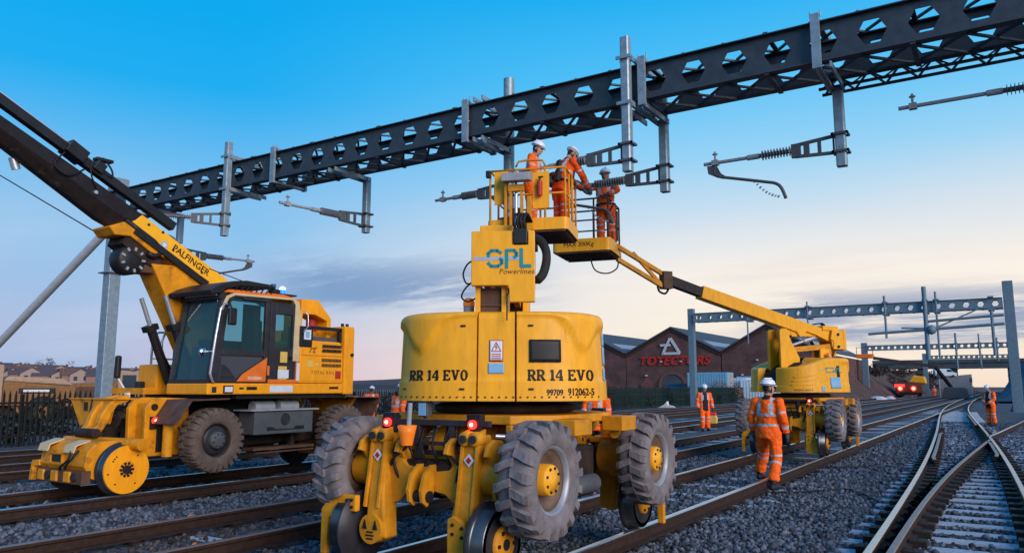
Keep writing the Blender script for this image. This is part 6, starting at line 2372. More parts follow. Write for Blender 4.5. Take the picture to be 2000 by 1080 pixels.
HAND = {}
def hand_mesh(mat, s):
    if (mat, s) in HAND: return HAND[(mat, s)]
    b = MB(mat)
    # palm hangs along -z from the wrist; thumb to the front (+y)
    b.loft([[(x * w, y * h, z) for x, y in ((-.5, -1), (.5, -1), (1, -.5), (1, .5), (.5, 1), (-.5, 1), (-1, .5), (-1, -.5))] for z, w, h in ((.02, .026, .030), (-.02, .026, .036), (-.06, .022, .042), (-.095, .016, .040))])
    for k, (y, l) in enumerate(((.030, .070), (.010, .080), (-.011, .074), (-.031, .058))):
        b.tube([(0, y, -.085), (-.004 * s, y * 1.05, -.085 - l * .45), (-.016 * s, y * 1.05, -.085 - l * .8), (-.032 * s, y, -.085 - l)], [.0105, .010, .009, .007], 6)
    b.tube([(0, .028, -.02), (-.006 * s, .055, -.045), (-.014 * s, .064, -.075), (-.022 * s, .060, -.095)], [.013, .012, .011, .008], 6)
    HAND[(mat, s)] = b.mesh('hand')
    return HAND[(mat, s)]

def person(label, loc, heading, group='railway workers in orange', pose=None, suit='hivis', front='hivis', glove='glove', vox=.0125, group_=True, helmet=True, trousers=None, seed=0):
    po = dict(lean=.04, side=0, twist=0, head_yaw=0, head_pitch=0,
              sl=(-.205, 0, 1.43), el=(-.265, -.03, 1.15), wl=(-.27, .06, .90), sr=(.205, 0, 1.43), er=(.265, -.03, 1.15), wr=(.27, .06, .90),
              hl=(-.10, 0, .92), kl=(-.115, .02, .50), al=(-.125, -.02, .11), hr=(.10, 0, .92), kr=(.115, .02, .50), ar=(.125, -.02, .11), tl=0.0, tr=0.0)
    po.update(pose or {})
    t = thing('person', label, 'person', loc, math.atan2(-heading[0], heading[1]), group)
    B = Body()
    tro = trousers or suit
    piv = Vector((0, 0, .95))
    MU = Matrix.Translation(piv) @ Matrix.Rotation(-po['lean'], 4, 'X') @ Matrix.Rotation(po['side'], 4, 'Y') @ Matrix.Rotation(po['twist'], 4, 'Z') @ Matrix.Translation(-piv)
    X = Vector((1, 0, 0)); Y = Vector((0, 1, 0))
    def torso_rule(f, p):
        z = p.z
        ax = abs(p.x)
        if 1.0 < z < 1.055 or 1.17 < z < 1.225: 
            return front if (front != suit and p.y > .06 and ax < .11) else 'tape'
        if z > 1.22 and .085 < ax < .135: return 'tape'
        if front != suit and p.y > .05 and ax < .12: return front
        if z > 1.47: return 'dark_cloth' if ax < .07 else suit
        return suit
    prof = [(.80, .19, .14), (.82, .205, .155), (.90, .205, .155), (1.0, .198, .148), (1.06, .196, .146), (1.12, .198, .146), (1.17, .203, .148), (1.225, .208, .150), (1.32, .212, .148), (1.38, .205, .138), (1.43, .180, .118), (1.47, .125, .095), (1.51, .075, .075), (1.53, .06, .06)]
    dense = []
    for i in range(len(prof) - 1):
        a = prof[i]; c = prof[i + 1]
        k = max(1, int((c[0] - a[0]) / .018))
        for j in range(k):
            f = j / k
            dense.append(tuple(a[q] + (c[q] - a[q]) * f for q in range(3)))
    dense.append(prof[-1])
    B.put([ell(Vector((0, .005 + .012 * math.sin((z - .8) * 5), z)), rx, ry, X, Y, 28) for z, rx, ry in dense], [z for z, _, _ in dense], torso_rule, MU)
    def arm_rule(f, p):
        if .62 < f < .80 or 1.42 < f < 1.64: return 'tape'
        if f > 1.93: return glove
        return suit
    B.limb([po['sl'], po['el'], po['wl']], [.088, .070, .056], arm_rule, 1.0, MU, 10)
    B.limb([po['sr'], po['er'], po['wr']], [.088, .070, .056], arm_rule, 1.0, MU, 10)
    def leg_rule(f, p):
        if .86 < f < 1.0 or 1.20 < f < 1.36: return 'tape'
        return tro
    for s in 'lr':
        h, k, a = (Vector(po[c + s]) for c in 'hka')
        B.limb([h, k, k.lerp(a, .86)], [.118, .094, .088], leg_rule, 1.0, None, 11)
        # boot
        d = Vector((0.12 * (1 if s == 'r' else -1), 1, 0)).normalized()
        lift = po['t' + s]
        B.limb([k.lerp(a, .72), a + Vector((0, 0, .0))], [.060, .056], lambda f, p: 'boot', 1.0, None, 4)
        heel = a + d * -.05 + Vector((0, 0, -.062 + lift)); toe = a + d * .17 + Vector((0, 0, -.070 - lift * .4))
        B.limb([heel, a + d * .06 + Vector((0, 0, -.055)), toe], [.046, .052, .040], lambda f, p: 'boot', 1.0, None, 4)
    # head and neck
    hc = Vector((0, .035, 1.655))
    MH = MU @ Matrix.Translation(Vector((0, .01, 1.56))) @ Matrix.Rotation(po['head_yaw'], 4, 'Z') @ Matrix.Rotation(-po['head_pitch'], 4, 'X') @ Matrix.Translation(-Vector((0, .01, 1.56)))
    B.limb([(0, .005, 1.46), (0, .015, 1.57)], [.062, .058], lambda f, p: 'skin', 1.0, MU, 3)
    hp = [(1.535, .030, .035, .055), (1.55, .050, .058, .045), (1.58, .066, .080, .038), (1.62, .074, .094, .030), (1.66, .077, .099, .024), (1.70, .075, .096, .020), (1.74, .062, .078, .018), (1.765, .036, .045, .018)]
    B.put([ell(Vector((0, cy, z)), rx, ry, X, Y, 18) for z, rx, ry, cy in hp], [0] * len(hp), lambda f, p: 'skin' if (p.y > .045 or p.z < 1.55) else 'dark_cloth', MH)
    B.limb([(0, .118, 1.665), (0, .135, 1.635), (0, .120, 1.622)], [.012, .016, .012], lambda f, p: 'skin', 1.0, MH, 3)
    for s in (-1, 1):
        B.limb([(s * .078, .015, 1.665), (s * .084, .008, 1.63)], [.014, .012], lambda f, p: 'skin', 1.0, MH, 3)
    body = B.finish('body', t, vox, seed=seed)
    e = MB('dark_cloth'); e.T = MH
    for s in (-1, 1):
        e.sphere((s * .030, .116, 1.668), .0095, 8); e.box((s * .030, .120, 1.688), (.030, .012, .006))
    e.box((0, .116, 1.592), (.045, .012, .007))
    tag(e.build('face_features', t), kind='stuff')
    if helmet:
        h = MB('helmet_white'); h.T = MH
        rings = []
        for z, rr in ((1.700, 1.0), (1.715, 1.02), (1.745, .99), (1.78, .87), (1.805, .66), (1.822, .36), (1.827, .06)):
            rings.append([tuple(Vector((.108 * rr * math.cos(2 * PI * k / 22), .018 + .132 * rr * math.sin(2 * PI * k / 22), z))) for k in range(22)])
        h.loft(rings)
        h.loft([[(.085 * math.cos(a), .07 + (.115 + dz) * math.sin(a), z) for a in np.linspace(.25, PI - .25, 10)] + [(.07 * math.cos(a), .06 + .03 * math.sin(a), z) for a in np.linspace(PI - .3, .3, 8)] for z, dz in ((1.694, .0), (1.703, .0))], False)
        h.beam((0, -.06, 1.825), (0, .09, 1.832), .03, .012)
        hh = h.build('helmet', t)
        g = MB('strap_blue'); g.T = MH
        ring = [(.1085 * 1.03 * math.cos(a), .018 + .1325 * 1.03 * math.sin(a), 1.716) for a in np.linspace(0, 2 * PI, 23)]
        g.tube(ring, .007, 6)
        for s in (-1, 1):
            g.tube([(s * .10, .02, 1.70), (s * .078, .045, 1.62), (s * .03, .07, 1.545)], .006, 5)
        tag(g.build('helmet_strap', hh), kind='stuff')
    for s, w, el in ((-1, 'wl', 'el'), (1, 'wr', 'er')):
        W_ = MU @ Vector(po[w]); E_ = MU @ Vector(po[el])
        d = (W_ - E_).normalized()
        o = bpy.data.objects.new('hand', hand_mesh(glove, s)); COL.objects.link(o); o.parent = t
        z = -d
        y = Vector((0, 1, 0)) - z * z.y
        if y.length < .2: y = Vector((0, 0, 1)) - z * z.z
        y.normalize(); x = y.cross(z)
        m = Matrix((x, y, z)).transposed().to_4x4(); m.translation = W_ + d * .035
        o.matrix_local = m
    return t, MU

H_AWAY = (FWD.x, FWD.y); H_TO = (-FWD.x, -FWD.y); H_R = (RGT.x, RGT.y); H_L = (-RGT.x, -RGT.y)
def mixh(a, b, f): return (a[0] * (1 - f) + b[0] * f, a[1] * (1 - f) + b[1] * f)

# the walking man, seen from behind, stepping over the right rail
p1, m1 = person('worker seen from behind in orange jacket and trousers with silver bands, stepping over the rail', (-3.52, 13.62, -.16), mixh(H_AWAY, H_R, .50),
    pose=dict(lean=.06, head_yaw=-.55, sl=(-.21, 0, 1.43), el=(-.315, .0, 1.17), wl=(-.33, .10, .93), er=(.285, -.02, 1.15), wr=(.27, .12, .92),
              hl=(-.11, 0, .92), kl=(-.23, .26, .55), al=(-.33, .26, .19), hr=(.11, 0, .92), kr=(.13, .0, .49), ar=(.16, -.22, .09)), vox=.011, seed=3)
# open black jacket, coming towards the camera with a yellow bag
p2, m2 = person('worker in open orange jacket over black, walking towards the lifts with a yellow bag', (-10.05, 29.6, -.19), mixh(H_TO, H_R, .10), front='dark_cloth',
    pose=dict(lean=.03, head_pitch=.3, el=(-.31, -.02, 1.15), wl=(-.32, .06, .88), kl=(-.12, .03, .5), kr=(.12, .10, .5), ar=(.12, .06, .11)), seed=5)
b = MB('sticker_yellow'); b.prism([(-.13, 0), (.13, 0), (.16, .2), (.10, .32), (-.10, .32), (-.16, .2)], 'y', -.07, .07); bg_ = b.build('bag_body', None, .03)
hb = thing('tool_bag', 'small yellow tool bag hanging from the hand of the worker in the open jacket', 'bag')
bg_.parent = hb
b = MB('red_bag'); b.bx(-.10, .10, -.075, .075, .30, .42); b.build('bag_top', hb, .02)
b = MB('ext_red'); b.tube([(-.09, 0, .32), (-.06, 0, .46), (.06, 0, .46), (.09, 0, .32)], .012, 6); b.build('handle', hb)
bpy.context.view_layer.update()
wpos = p2.matrix_world @ (m2 @ Vector((-.32, .10, .88)))
hb.location = (wpos.x, wpos.y, wpos.z - .58)
# side-on worker at the right
p3, m3 = person('worker in orange with a black front standing right of the bright curving rails, head bowed', (-.74, 40.3, -.19), mixh(H_L, H_TO, .30), front='dark_cloth',
    pose=dict(lean=.07, head_pitch=.35, el=(-.26, .06, 1.16), wl=(-.10, .27, 1.02), er=(.26, .06, 1.16), wr=(.10, .27, 1.02)), seed=8)
b = MB('dark_cloth'); b.box((0, -.24, 1.18), (.34, .16, .48)); bp_ = b.build('backpack'); 
bp_.matrix_world = p3.matrix_world @ Matrix.Identity(4)
bpy.context.view_layer.update(); bp_.matrix_world = p3.matrix_world.copy()
tag(bp_, 'dark rucksack on the back of the worker at the far right', 'rucksack')
bv = bp_.modifiers.new('bevel', 'BEVEL'); bv.width = .05; bv.segments = 3

# upper basket: one standing by the controls, one leaning out to the right
p4, m4 = person('worker standing at the controls in the upper basket, white helmet under the gantry', (-7.44, 12.30, ZA), mixh(H_R, H_TO, .18), group='workers up in the baskets',
    pose=dict(lean=.12, head_pitch=.25, el=(-.28, .04, 1.17), wl=(-.22, .26, 1.05), er=(.27, .04, 1.16), wr=(.20, .27, 1.05)), seed=12)
p5, m5 = person('worker with black harness leaning out of the upper basket to reach the insulator', (-6.98, 12.66, ZA), mixh(H_R, H_AWAY, .38), group='workers up in the baskets', suit='hivis_dirty',
    pose=dict(lean=.30, head_pitch=.35, el=(-.20, .30, 1.25), wl=(-.12, .55, 1.15), er=(.24, .26, 1.22), wr=(.14, .52, 1.10)), seed=14)
h = MB('black'); h.T = m5
for s in (-1, 1):
    h.tube([(s * .12, .16, 1.10), (s * .13, .12, 1.40), (s * .11, -.02, 1.475), (s * .04, -.15, 1.34), (-s * .08, -.165, 1.12), (-s * .17, -.10, .98)], .020, 6)
h.tube([(.215 * math.cos(a), .01 + .168 * math.sin(a), 1.0) for a in np.linspace(0, 2 * PI, 17)], .022, 6)
h.box((0, -.175, 1.33), (.12, .05, .14)); h.box((-.10, -.19, 1.06), (.14, .08, .16)); h.box((.12, -.19, 1.02), (.12, .08, .20))
h.each('harness', p5)
# lower basket
p6, m6 = person('lone worker in the lower basket with arms raised to the insulator', (-7.24, 15.18, ZB), mixh(H_TO, H_L, .25), group='workers up in the baskets', suit='hivis_dirty',
    pose=dict(lean=.05, head_yaw=.9, head_pitch=-.05, el=(-.30, .18, 1.27), wl=(-.12, .30, 1.18), er=(.36, .10, 1.36), wr=(.48, .24, 1.46)), seed=17)
h = MB('black'); h.T = m6
h.tube([(.212 * math.cos(a), .01 + .165 * math.sin(a), 1.0) for a in np.linspace(0, 2 * PI, 17)], .020, 6)
h.tube([(-.2, .06, 1.0), (-.12, .18, .82), (.05, .19, .86), (.2, .06, 1.0)], .018, 6)
h.each('harness', p6)
# half hidden behind the machines
p7, m7 = person('worker whose orange back shows left of the nearest lift above its tyre', (-13.35, 15.3, -.19), mixh(H_AWAY, H_R, .5), pose=dict(lean=.22, head_yaw=-.3, el=(-.28, .08, 1.18), wl=(-.24, .26, 1.0)), seed=21, vox=.014)
p8, m8 = person('worker farthest left behind the crane, only a white helmet and shoulders in view', (-20.6, 22.1, -.15), H_AWAY, suit='hivis_dirty', pose=dict(lean=.62, head_pitch=-.3), seed=24, vox=.016)
p9, m9 = person('worker hidden behind the nearest lift, orange back and dark belt visible under its right side', (-7.25, 14.55, -.19), mixh(H_AWAY, H_R, .3), trousers='dark_cloth', pose=dict(lean=.12), seed=27, vox=.014)
p10, m10 = person('tiny worker far down the line beside the machine with red lights', (-10.2, 143.0, -.2), H_TO, seed=30, vox=.02)
# ------------------------------------------------------------------ small things
t = thing('marker_bucket', 'orange bucket with a pale upright pole behind the left tail light of the nearest lift', 'bucket', (-4.42, 5.22, 1.02))
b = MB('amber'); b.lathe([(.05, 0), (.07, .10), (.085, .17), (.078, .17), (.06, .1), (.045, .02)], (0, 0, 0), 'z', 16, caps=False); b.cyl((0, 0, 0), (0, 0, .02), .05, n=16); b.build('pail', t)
b = MB('mid_grey'); b.cyl((0, .01, .02), (.012, .02, .36), .021, n=10); b.build('pole', t)
t = thing('spot_lamp', 'small grey-blue spot lamp on the lamp frame under the nearest lift', 'lamp', (-4.45, 5.5, 1.235))
b = MB('dark_grey'); b.bx(-.05, .05, -.04, .04, .02, .15); b.cyl((0, 0, 0), (0, 0, .03), .02, n=8); b.build('housing', t, .015)
b = MB('sticker_blue'); b.bx(-.04, .04, -.048, -.042, .03, .14); b.build('lens', t)
t = thing('cloth_bundle', 'bright red bundle lying on the right end of the nearest lift', 'bundle', (-3.50, 7.86, 1.0))
b = MB('red_bag')
b.loft([[(r * math.cos(a) * 1.3 + .03 * math.sin(3 * a), r * math.sin(a), z + .03 * math.sin(2 * a + r * 9)) for a in np.linspace(0, 2 * PI, 14, endpoint=False)] for r, z in ((.13, .0), (.15, .03), (.11, .06), (.08, .09), (.02, .12))])
b.build('cloth', t)
b = MB('ink_white'); b.box((.08, -.13, .04), (.12, .02, .025), (.3, .2, .4)); b.build('trim', t)

def cable(pts, label, r=.014):
    b = MB('cable')
    P = []
    for i in range(len(pts) - 1):
        a = Vector(pts[i]); c = Vector(pts[i + 1])
        for k in range(6): P.append(a.lerp(c, k / 6) + Vector((0, 0, .015 * math.sin(i + k))))
    P.append(Vector(pts[-1]))
    for _ in range(3):
        P = [P[0]] + [(P[i - 1] + P[i] * 2 + P[i + 1]) / 4 for i in range(1, len(P) - 1)] + [P[-1]]
    b.tube(P, r, 6)
    return tag(b.build('ground_cable'), label, 'cable', 'cables lying on the ballast')
z = -.165
cable([(-3.35, 13.0, z), (-2.9, 13.4, z), (-2.4, 14.2, z), (-2.0, 13.5, z), (-1.75, 12.8, z)], 'black cable on the ballast just right of the stepping worker')
cable([(-3.4, 17.6, z), (-2.7, 18.2, z), (-2.2, 18.6, z), (-1.95, 17.6, z)], 'black cable on the ballast by the right wheels of the farther lift')

for k, (x, y, s, lab) in enumerate(((-8.95, 6.35, .085, 'crumpled orange leaf on pale ballast in front of the crane'), (-7.75, 7.62, .06, 'small dry leaf by the oily rail near the left tyre of the lift'),
                                    (-7.45, 5.35, .035, 'tiny pale scrap between the oily rails'), (-7.2, 6.2, .03, 'tiny brown scrap between the oily rails'))):
    b = MB('leaf_litter')
    n = 9
    b.add([(s * (1 + .35 * math.sin(5 * a + k)) * math.cos(a), s * .8 * (1 + .3 * math.cos(4 * a)) * math.sin(a), .02 * math.sin(3 * a + k)) for a in np.linspace(0, 2 * PI, n, endpoint=False)] + [(0, 0, .035)],
          [(i, (i + 1) % n, n) for i in range(n)], False)
    o = b.build('dry_leaf'); o.location = (x, y, ground_z(x, y) + .055); o.rotation_euler = (.2, -.15, k)
    so = o.modifiers.new('solid', 'SOLIDIFY'); so.thickness = .004
    tag(o, lab, 'leaf')

# ------------------------------------------------------------------ dump trucks behind the left fence
def dumper(loc, rz, label):
    t = thing('dump_truck', label, 'dump truck', loc, rz, 'dump trucks parked behind the fence')
    b = MB('dumper'); b.prism([(-.6, 1.1), (2.6, 1.0), (2.9, 1.35), (2.75, 2.1), (-.6, 2.35)], 'y', -1.0, 1.0); bo = b.build('bonnet', t, .06)
    b = MB('dumper_pale'); b.prism([(-.6, 2.35), (-.4, 2.62), (2.2, 2.50), (2.72, 2.12)], 'y', -.9, .9); b.build('bonnet_top', t, .08)
    b = MB('black'); b.bx(.1, 1.8, -1.02, -1.0, 1.72, 2.0); pl = b.build('name_plate', bo)
    b = MB('ink_white'); b.bx(.3, 1.5, -1.03, -1.02, 1.80, 1.92); b.build('plate_stripe', bo)
    b = MB('dumper_pale'); b.prism([(-2.0, 1.1), (-.6, 1.1), (-.6, 3.2), (-1.9, 3.3)], 'y', -.9, .9); cb = b.build('cab', t, .05)
    b = MB('pane_dark'); b.bx(-1.7, -.85, -.93, -.90, 2.1, 3.0); b.build('cab_window', cb)
    b = MB('dumper'); b.prism([(-7.6, 1.5), (-6.9, 1.15), (-3.0, 1.05), (-2.3, 1.7), (-2.1, 2.55), (-7.7, 2.35)], 'y', -1.35, 1.35); bd = b.build('tipper_body', t, .04)
    b = MB('brown_steel'); b.prism([(-7.3, 1.7), (-6.8, 1.35), (-3.2, 1.3), (-2.6, 1.8), (-2.5, 2.3), (-7.3, 2.2)], 'y', -1.38, -1.35); b.build('body_side', bd)
    b = MB('dumper'); b.prism([(-.2, 1.1), (2.4, 1.05), (1.4, .5), (.4, .5)], 'y', -.8, .8); b.build('belly', t)
    b = MB('grime'); b.bx(-7.0, 1.5, -.4, .4, .6, 1.1); b.build('chassis', t)
    for x in (1.2, -4.2, -5.9):
        for s in (-1, 1):
            b = MB('rubber'); b.lathe([(.35, -.25), (.7, -.28), (.82, -.2), (.82, .2), (.7, .28), (.35, .25)], (x, s * 1.15, .75), 'y', 22); w_ = b.build('wheel', t)
            b = MB('dumper'); b.lathe([(0, -.26), (.34, -.26), (.34, .26), (0, .26)], (x, s * 1.15, .75), 'y', 16); b.build('rim', w_)
    return t
dumper((-44.5, 20.4, -.55), math.radians(75), 'ochre dump truck with black name plate, half cut by the left edge')
dumper((-47.5, 29.6, -.75), math.radians(82), 'brown dump truck showing its tipper body next to the gantry post')

# ------------------------------------------------------------------ houses on the far left hill
hill('housing_hill', [(-780 + i * 26, -.3 + 5.0 * math.sin(PI * min(1, i / 14)) ** .8) for i in range(26)], 'house_roof_red', 150, 330)
hm = {}
def house(x, y, z, rz, kind, label, w=7.0, d=8.0, he=3.1, hr=5.2):
    t = thing('house', label, 'house', (x, y, z), rz, 'houses on the far hill')
    wall = 'house_wall' if kind % 2 else 'house_wall_pale'
    b = MB(wall); b.prism([(-w / 2, -2.5), (w / 2, -2.5), (w / 2, he), (0, hr), (-w / 2, he)], 'y', -d / 2, d / 2); b.build('wall', t)
    b = MB('house_roof' if kind % 3 else 'house_roof_red')
    for s in (-1, 1):
        b.add([(0, -d / 2 - .3, hr + .1), (s * (w / 2 + .4), -d / 2 - .3, he - .12), (s * (w / 2 + .4), d / 2 + .3, he - .12), (0, d / 2 + .3, hr + .1),
               (0, -d / 2 - .3, hr + .3), (s * (w / 2 + .4), -d / 2 - .3, he + .08), (s * (w / 2 + .4), d / 2 + .3, he + .08), (0, d / 2 + .3, hr + .3)],
              [(0, 1, 2, 3), (7, 6, 5, 4), (0, 4, 5, 1), (1, 5, 6, 2), (2, 6, 7, 3), (3, 7, 4, 0)], False)
    r = b.build('roof', t)
    b = MB('brick_pink'); b.bx(w * .2 - .4, w * .2 + .4, -.4, .4, hr - 1.2, hr + .7); b.build('chimney', r)
    b = MB('pane_dark')
    for xx in (-1.6, 1.6): b.bx(xx - .6, xx + .6, -d / 2 - .05, -d / 2, 1.2, 2.6)
    b.each('window', t)
def on_ray(px_, dist):
    k = (px_ - 1000) / 1500
    v = Vector((FWD.x, FWD.y)).normalized() * 1.0 + Vector((RGT.x, RGT.y)) * k * .99
    v.normalize()
    return v * dist
spots = []
for i in range(15):
    spots.append((-20 + i * 23 + random.uniform(-5, 5), 395 - i * 3, 6.0 - .20 * i + random.uniform(-.3, .3)))
for i in range(14):
    spots.append((-8 + i * 25 + random.uniform(-6, 6), 330 - i * 2, 3.2 - .12 * i + random.uniform(-.4, .4)))
walls = ('tan', 'pale')
ORD = ('first', 'second', 'third', 'fourth', 'fifth', 'sixth', 'seventh', 'eighth', 'ninth', 'tenth', 'eleventh', 'twelfth', 'thirteenth', 'fourteenth', 'fifteenth')
for i, (px_, dist, z) in enumerate(spots):
    v = on_ray(px_, dist)
    row = 'upper' if i < 15 else 'lower'
    gable = i % 2 == 0
    ang = math.atan2(v.y, v.x) - PI / 2 + (random.uniform(-.3, .3) if gable else PI / 2 + random.uniform(-.3, .3))
    lab = f"{'gable fronted' if gable else 'side on'} {walls[(i + 1) % 2]} house, {ORD[i if i < 15 else i - 15]} from the left in the {row} row on the far hill"
    house(v.x, v.y, z, ang, i, lab)
def tree(x, y, z, hgt, mat, label, leaves=900, name='bare_tree', size=.22):
    t = thing(name, label, 'tree', (x, y, z))
    b = MB('bark')
    b.tube([(0, 0, 0), (.05, 0, hgt * .25), (0, .1, hgt * .5), (.1, 0, hgt * .8)], [hgt * .035, hgt * .028, hgt * .018, hgt * .006], 6)
    b.build('trunk', t)
    b = MB('bark')
    for i in range(26):
        h0 = hgt * random.uniform(.25, .65); a = random.random() * 6.28; l = hgt * random.uniform(.18, .36)
        m = Vector((math.cos(a) * l * .6, math.sin(a) * l * .6, h0 + l * .5)); e = Vector((math.cos(a) * l, math.sin(a) * l, h0 + l * random.uniform(.8, 1.3)))
        b.tube([(0, 0, h0), m, e], [hgt * .012, hgt * .008, hgt * .002], 5)
    b.build('limbs', t)
    leaf_cloud('crown', mat, [(random.gauss(0, hgt * .18), random.gauss(0, hgt * .18), hgt * random.uniform(.5, .95), hgt * .16, hgt * .16, hgt * .14) for _ in range(9)], leaves, size, t)
    return t
v = on_ray(88, 400); tree(v.x, v.y, 3, 11, 'bark', 'round bare tree rising above the far roofs at left', 700)
v = on_ray(55, 405); tree(v.x, v.y, 3, 9, 'bark', 'smaller bare tree left of the round one above the far roofs', 500)

# ------------------------------------------------------------------ far right: bank, bridge, walls, distant machines
def mound(name, rows, mat, kind='structure'):
    """rows of points, front to back"""
    b = MB(mat)
    n = len(rows[0])
    vs = [p for r in rows for p in r]
    b.add(vs, [(j * n + i, j * n + i + 1, (j + 1) * n + i + 1, (j + 1) * n + i) for j in range(len(rows) - 1) for i in range(n - 1)], True)
    return tag(b.build(name), kind=kind)
ysb = list(np.linspace(96, 300, 28))
mound('embankment', [[(-19 + .045 * (y - 96) + dx + random.uniform(-.5, .5), y, (z + random.uniform(-.3, .3) * (z > 0)) * min(1, (y - 95.9) / 16)) for y in ysb] for dx, z in ((2.0, -.25), (.4, 1.0), (-1.6, 3.0), (-3.6, 4.6), (-7, 5.1), (-14, 4.8), (-22, 3.0), (-34, -.3))], 'bank')
sc_ = leaf_cloud('scrub', 'bramble', [(-18.6 - random.random() * 7 + .045 * i * 6, 97 + i * 6, 1 + random.random() * 3.6, 2.2, 2.5, 1.0) for i in range(3, 30)], 9000, .20)
tag(sc_, kind='stuff')
ysr = list(np.linspace(96, 300, 26))
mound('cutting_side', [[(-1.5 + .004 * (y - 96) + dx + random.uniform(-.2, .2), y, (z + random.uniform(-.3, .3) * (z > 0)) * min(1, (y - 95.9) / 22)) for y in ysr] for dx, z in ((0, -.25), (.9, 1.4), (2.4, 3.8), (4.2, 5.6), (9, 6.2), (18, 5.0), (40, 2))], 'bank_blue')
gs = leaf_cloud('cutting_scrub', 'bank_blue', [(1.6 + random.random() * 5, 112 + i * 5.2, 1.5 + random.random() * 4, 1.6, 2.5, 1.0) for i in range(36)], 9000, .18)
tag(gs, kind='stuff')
t = thing('road_bridge', 'low dark road bridge crossing the tracks in the far distance', 'bridge', (-9, 262, 0))
b = MB('concrete_dark'); b.bx(-26, 30, 0, 9, 6.9, 8.6); b.build('deck', t)
b = MB('concrete_dark'); b.bx(-26, 30, -.3, 0, 8.5, 9.5); b.build('parapet', t)
for x in (-13, -4.5, 10):
    b = MB('concrete_dark'); b.bx(x - .9, x + .9, 1, 8, -.3, 6.9); b.build('pier', t)
b = MB('concrete'); b.prism([(-26, -.3), (-15, -.3), (-17, 3.6), (-26, 6.9)], 'y', -6, .5); b.build('abutment', t)
t = thing('retaining_wall', 'pale sloping concrete wall beside the rails before the bridge', 'wall', (-8.6, 210, -.2))
b = MB('concrete'); b.prism([(-12, 0), (1.5, 0), (1.5, 4.6), (-3, 4.2), (-12, 1.2)], 'y', 0, 1.2); b.build('wall', t)
t = thing('van', 'pale van parked on the rise beyond the rails, left of the dark bridge pier', 'van', (-12.2, 205, 3.6), math.radians(20))
b = MB('container_white'); b.prism([(-2.3, .35), (2.2, .35), (2.3, 1.0), (1.5, 1.25), (.9, 2.0), (-2.3, 2.05)], 'y', -.9, .9); b.build('body', t, .08)
b = MB('pane_dark'); b.prism([(.95, 1.3), (1.4, 1.25), (.92, 1.85), (.2, 1.85), (.2, 1.3)], 'y', -.93, -.90); b.build('window', t)
for x in (-1.5, 1.4):
    for s in (-1, 1):
        b = MB('rubber'); b.cyl((x, s * .75, .32), (x, s * .95, .32), .33, n=14); b.build('wheel', t)
t = thing('low_wall', 'dark low kerb with a small round light at the right edge beyond the post', 'wall', (3.6, 66, -.2))
b = MB('concrete_dark'); b.bx(-.6, 8, -.4, .4, 0, .9); b.build('wall', t)
b = MB('sticker_white'); b.cyl((.4, -.42, .45), (.4, -.46, .45), .10, n=12); b.build('reflector', t)

# red lit machine and a distant orange basket
t = thing('rail_machine', 'distant yellow rail machine showing two glaring red lamps', 'rail machine', (-13.4, 140.5, 0))
b = MB('brown_steel'); b.prism([(-2.0, .5), (2.0, .5), (1.8, 1.9), (.6, 2.3), (-1.9, 2.2)], 'y', -2.2, 2.2); b.build('body', t, .1)
b = MB('yellow'); b.prism([(-.2, 2.2), (2.4, 2.0), (2.2, 3.1), (.6, 3.3)], 'y', -1.2, 1.2); b.build('cowl', t, .15)
b = MB('boom_black'); b.beam((-.5, 0, 2.2), (-4.5, -3, 4.8), .3, .4); b.build('boom', t)
b = MB('grime'); b.bx(-1.3, 1.3, -2.6, 2.6, .2, .7); b.build('chassis', t)
for x in (-.95, .95):
    b = MB('red_far'); b.sphere((x - .3, -2.3, 1.25), .34, 10); b.build('red_lamp', t)
    b = MB('red_core'); b.sphere((x - .3, -2.55, 1.25), .17, 8); b.build('lamp_core', t)
for x in (-1, 1):
    for y in (-1.6, 1.6):
        b = MB('rubber'); b.cyl((x * 1.1, y, .5), (x * 1.4, y, .5), .5, n=14); b.build('wheel', t)
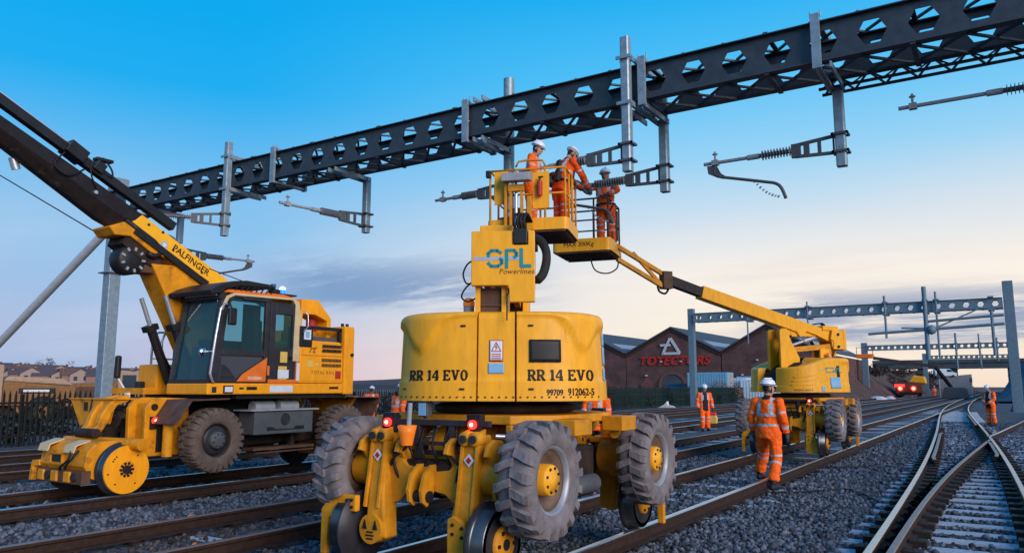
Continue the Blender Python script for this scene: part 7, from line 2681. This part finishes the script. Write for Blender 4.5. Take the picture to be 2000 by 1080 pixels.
b = MB('red_lamp'); b.bx(-2.05, -.6, -2.26, -2.2, 1.5, 1.9); b.build('red_board', t)
t = thing('access_lift', 'far off lift with a small orange basket up beside the second gantry post', 'access platform', (-14.6, 104, 0))
b = MB('orange_paint'); b.bx(-1.0, .9, -.6, .6, 5.0, 5.5); b.build('basket', t, .05)
b = MB('brown_steel')
for x in (-.95, -.3, .3, .85): b.cyl((x, -.55, 5.5), (x, -.55, 6.3), .04, n=6)
b.each('rail_post', t)
b = MB('brown_steel'); b.beam((-1, -.55, 6.3), (.9, -.55, 6.3), .06, .06); b.build('guard_rail', t)
b = MB('boom_black'); b.beam((.9, 0, 5.0), (6.5, 14, 4.2), .25, .35); b.beam((6.5, 14, 4.2), (8.0, 18, 1.4), .3, .4); b.each('boom', t)
b = MB('dark_grey'); b.prism([(6.8, -.1), (10, -.1), (9.8, 1.4), (7.2, 1.5)], 'y', 17, 20); b.build('base', t, .1)
t = thing('person_stub', 'x', 'x') if False else None
# lineside posts
for k, (px_, d, h, lab) in enumerate(((1835, 150, 4.2, 'thin lineside post left of the far concrete wall'), (1897, 170, 3.4, 'thin pale lineside post in front of the bridge pier'))):
    v = on_ray(px_, d)
    t = thing('lineside_post', lab, 'post', (v.x, v.y, -.2), 0, 'lineside posts')
    b = MB('mid_grey'); b.cyl((0, 0, 0), (0, 0, h), .12, n=8); b.build('shaft', t)
    b = MB('dark_grey'); b.bx(-.25, .25, -.2, .2, h * .75, h); b.build('box', t)
for k, (px_, d, w_, lab) in enumerate(((1712, 118, 1.4, 'pale rubble heap left of the red lamps'), (1736, 120, .8, 'smaller pale rubble heap near the red lamps'))):
    v = on_ray(px_, d)
    b = MB('paper'); b.loft([[(w_ * f * math.cos(a) * (1 + .2 * math.sin(3 * a)), w_ * f * .7 * math.sin(a), zz) for a in np.linspace(0, 2 * PI, 12, endpoint=False)] for f, zz in ((1, 0), (.8, .25), (.45, .45), (.1, .5))], False)
    o = b.build('rubble_heap'); o.location = (v.x, v.y, -.25); tag(o, lab, 'rubble')

bpy.data.scenes.remove(SCRATCH)
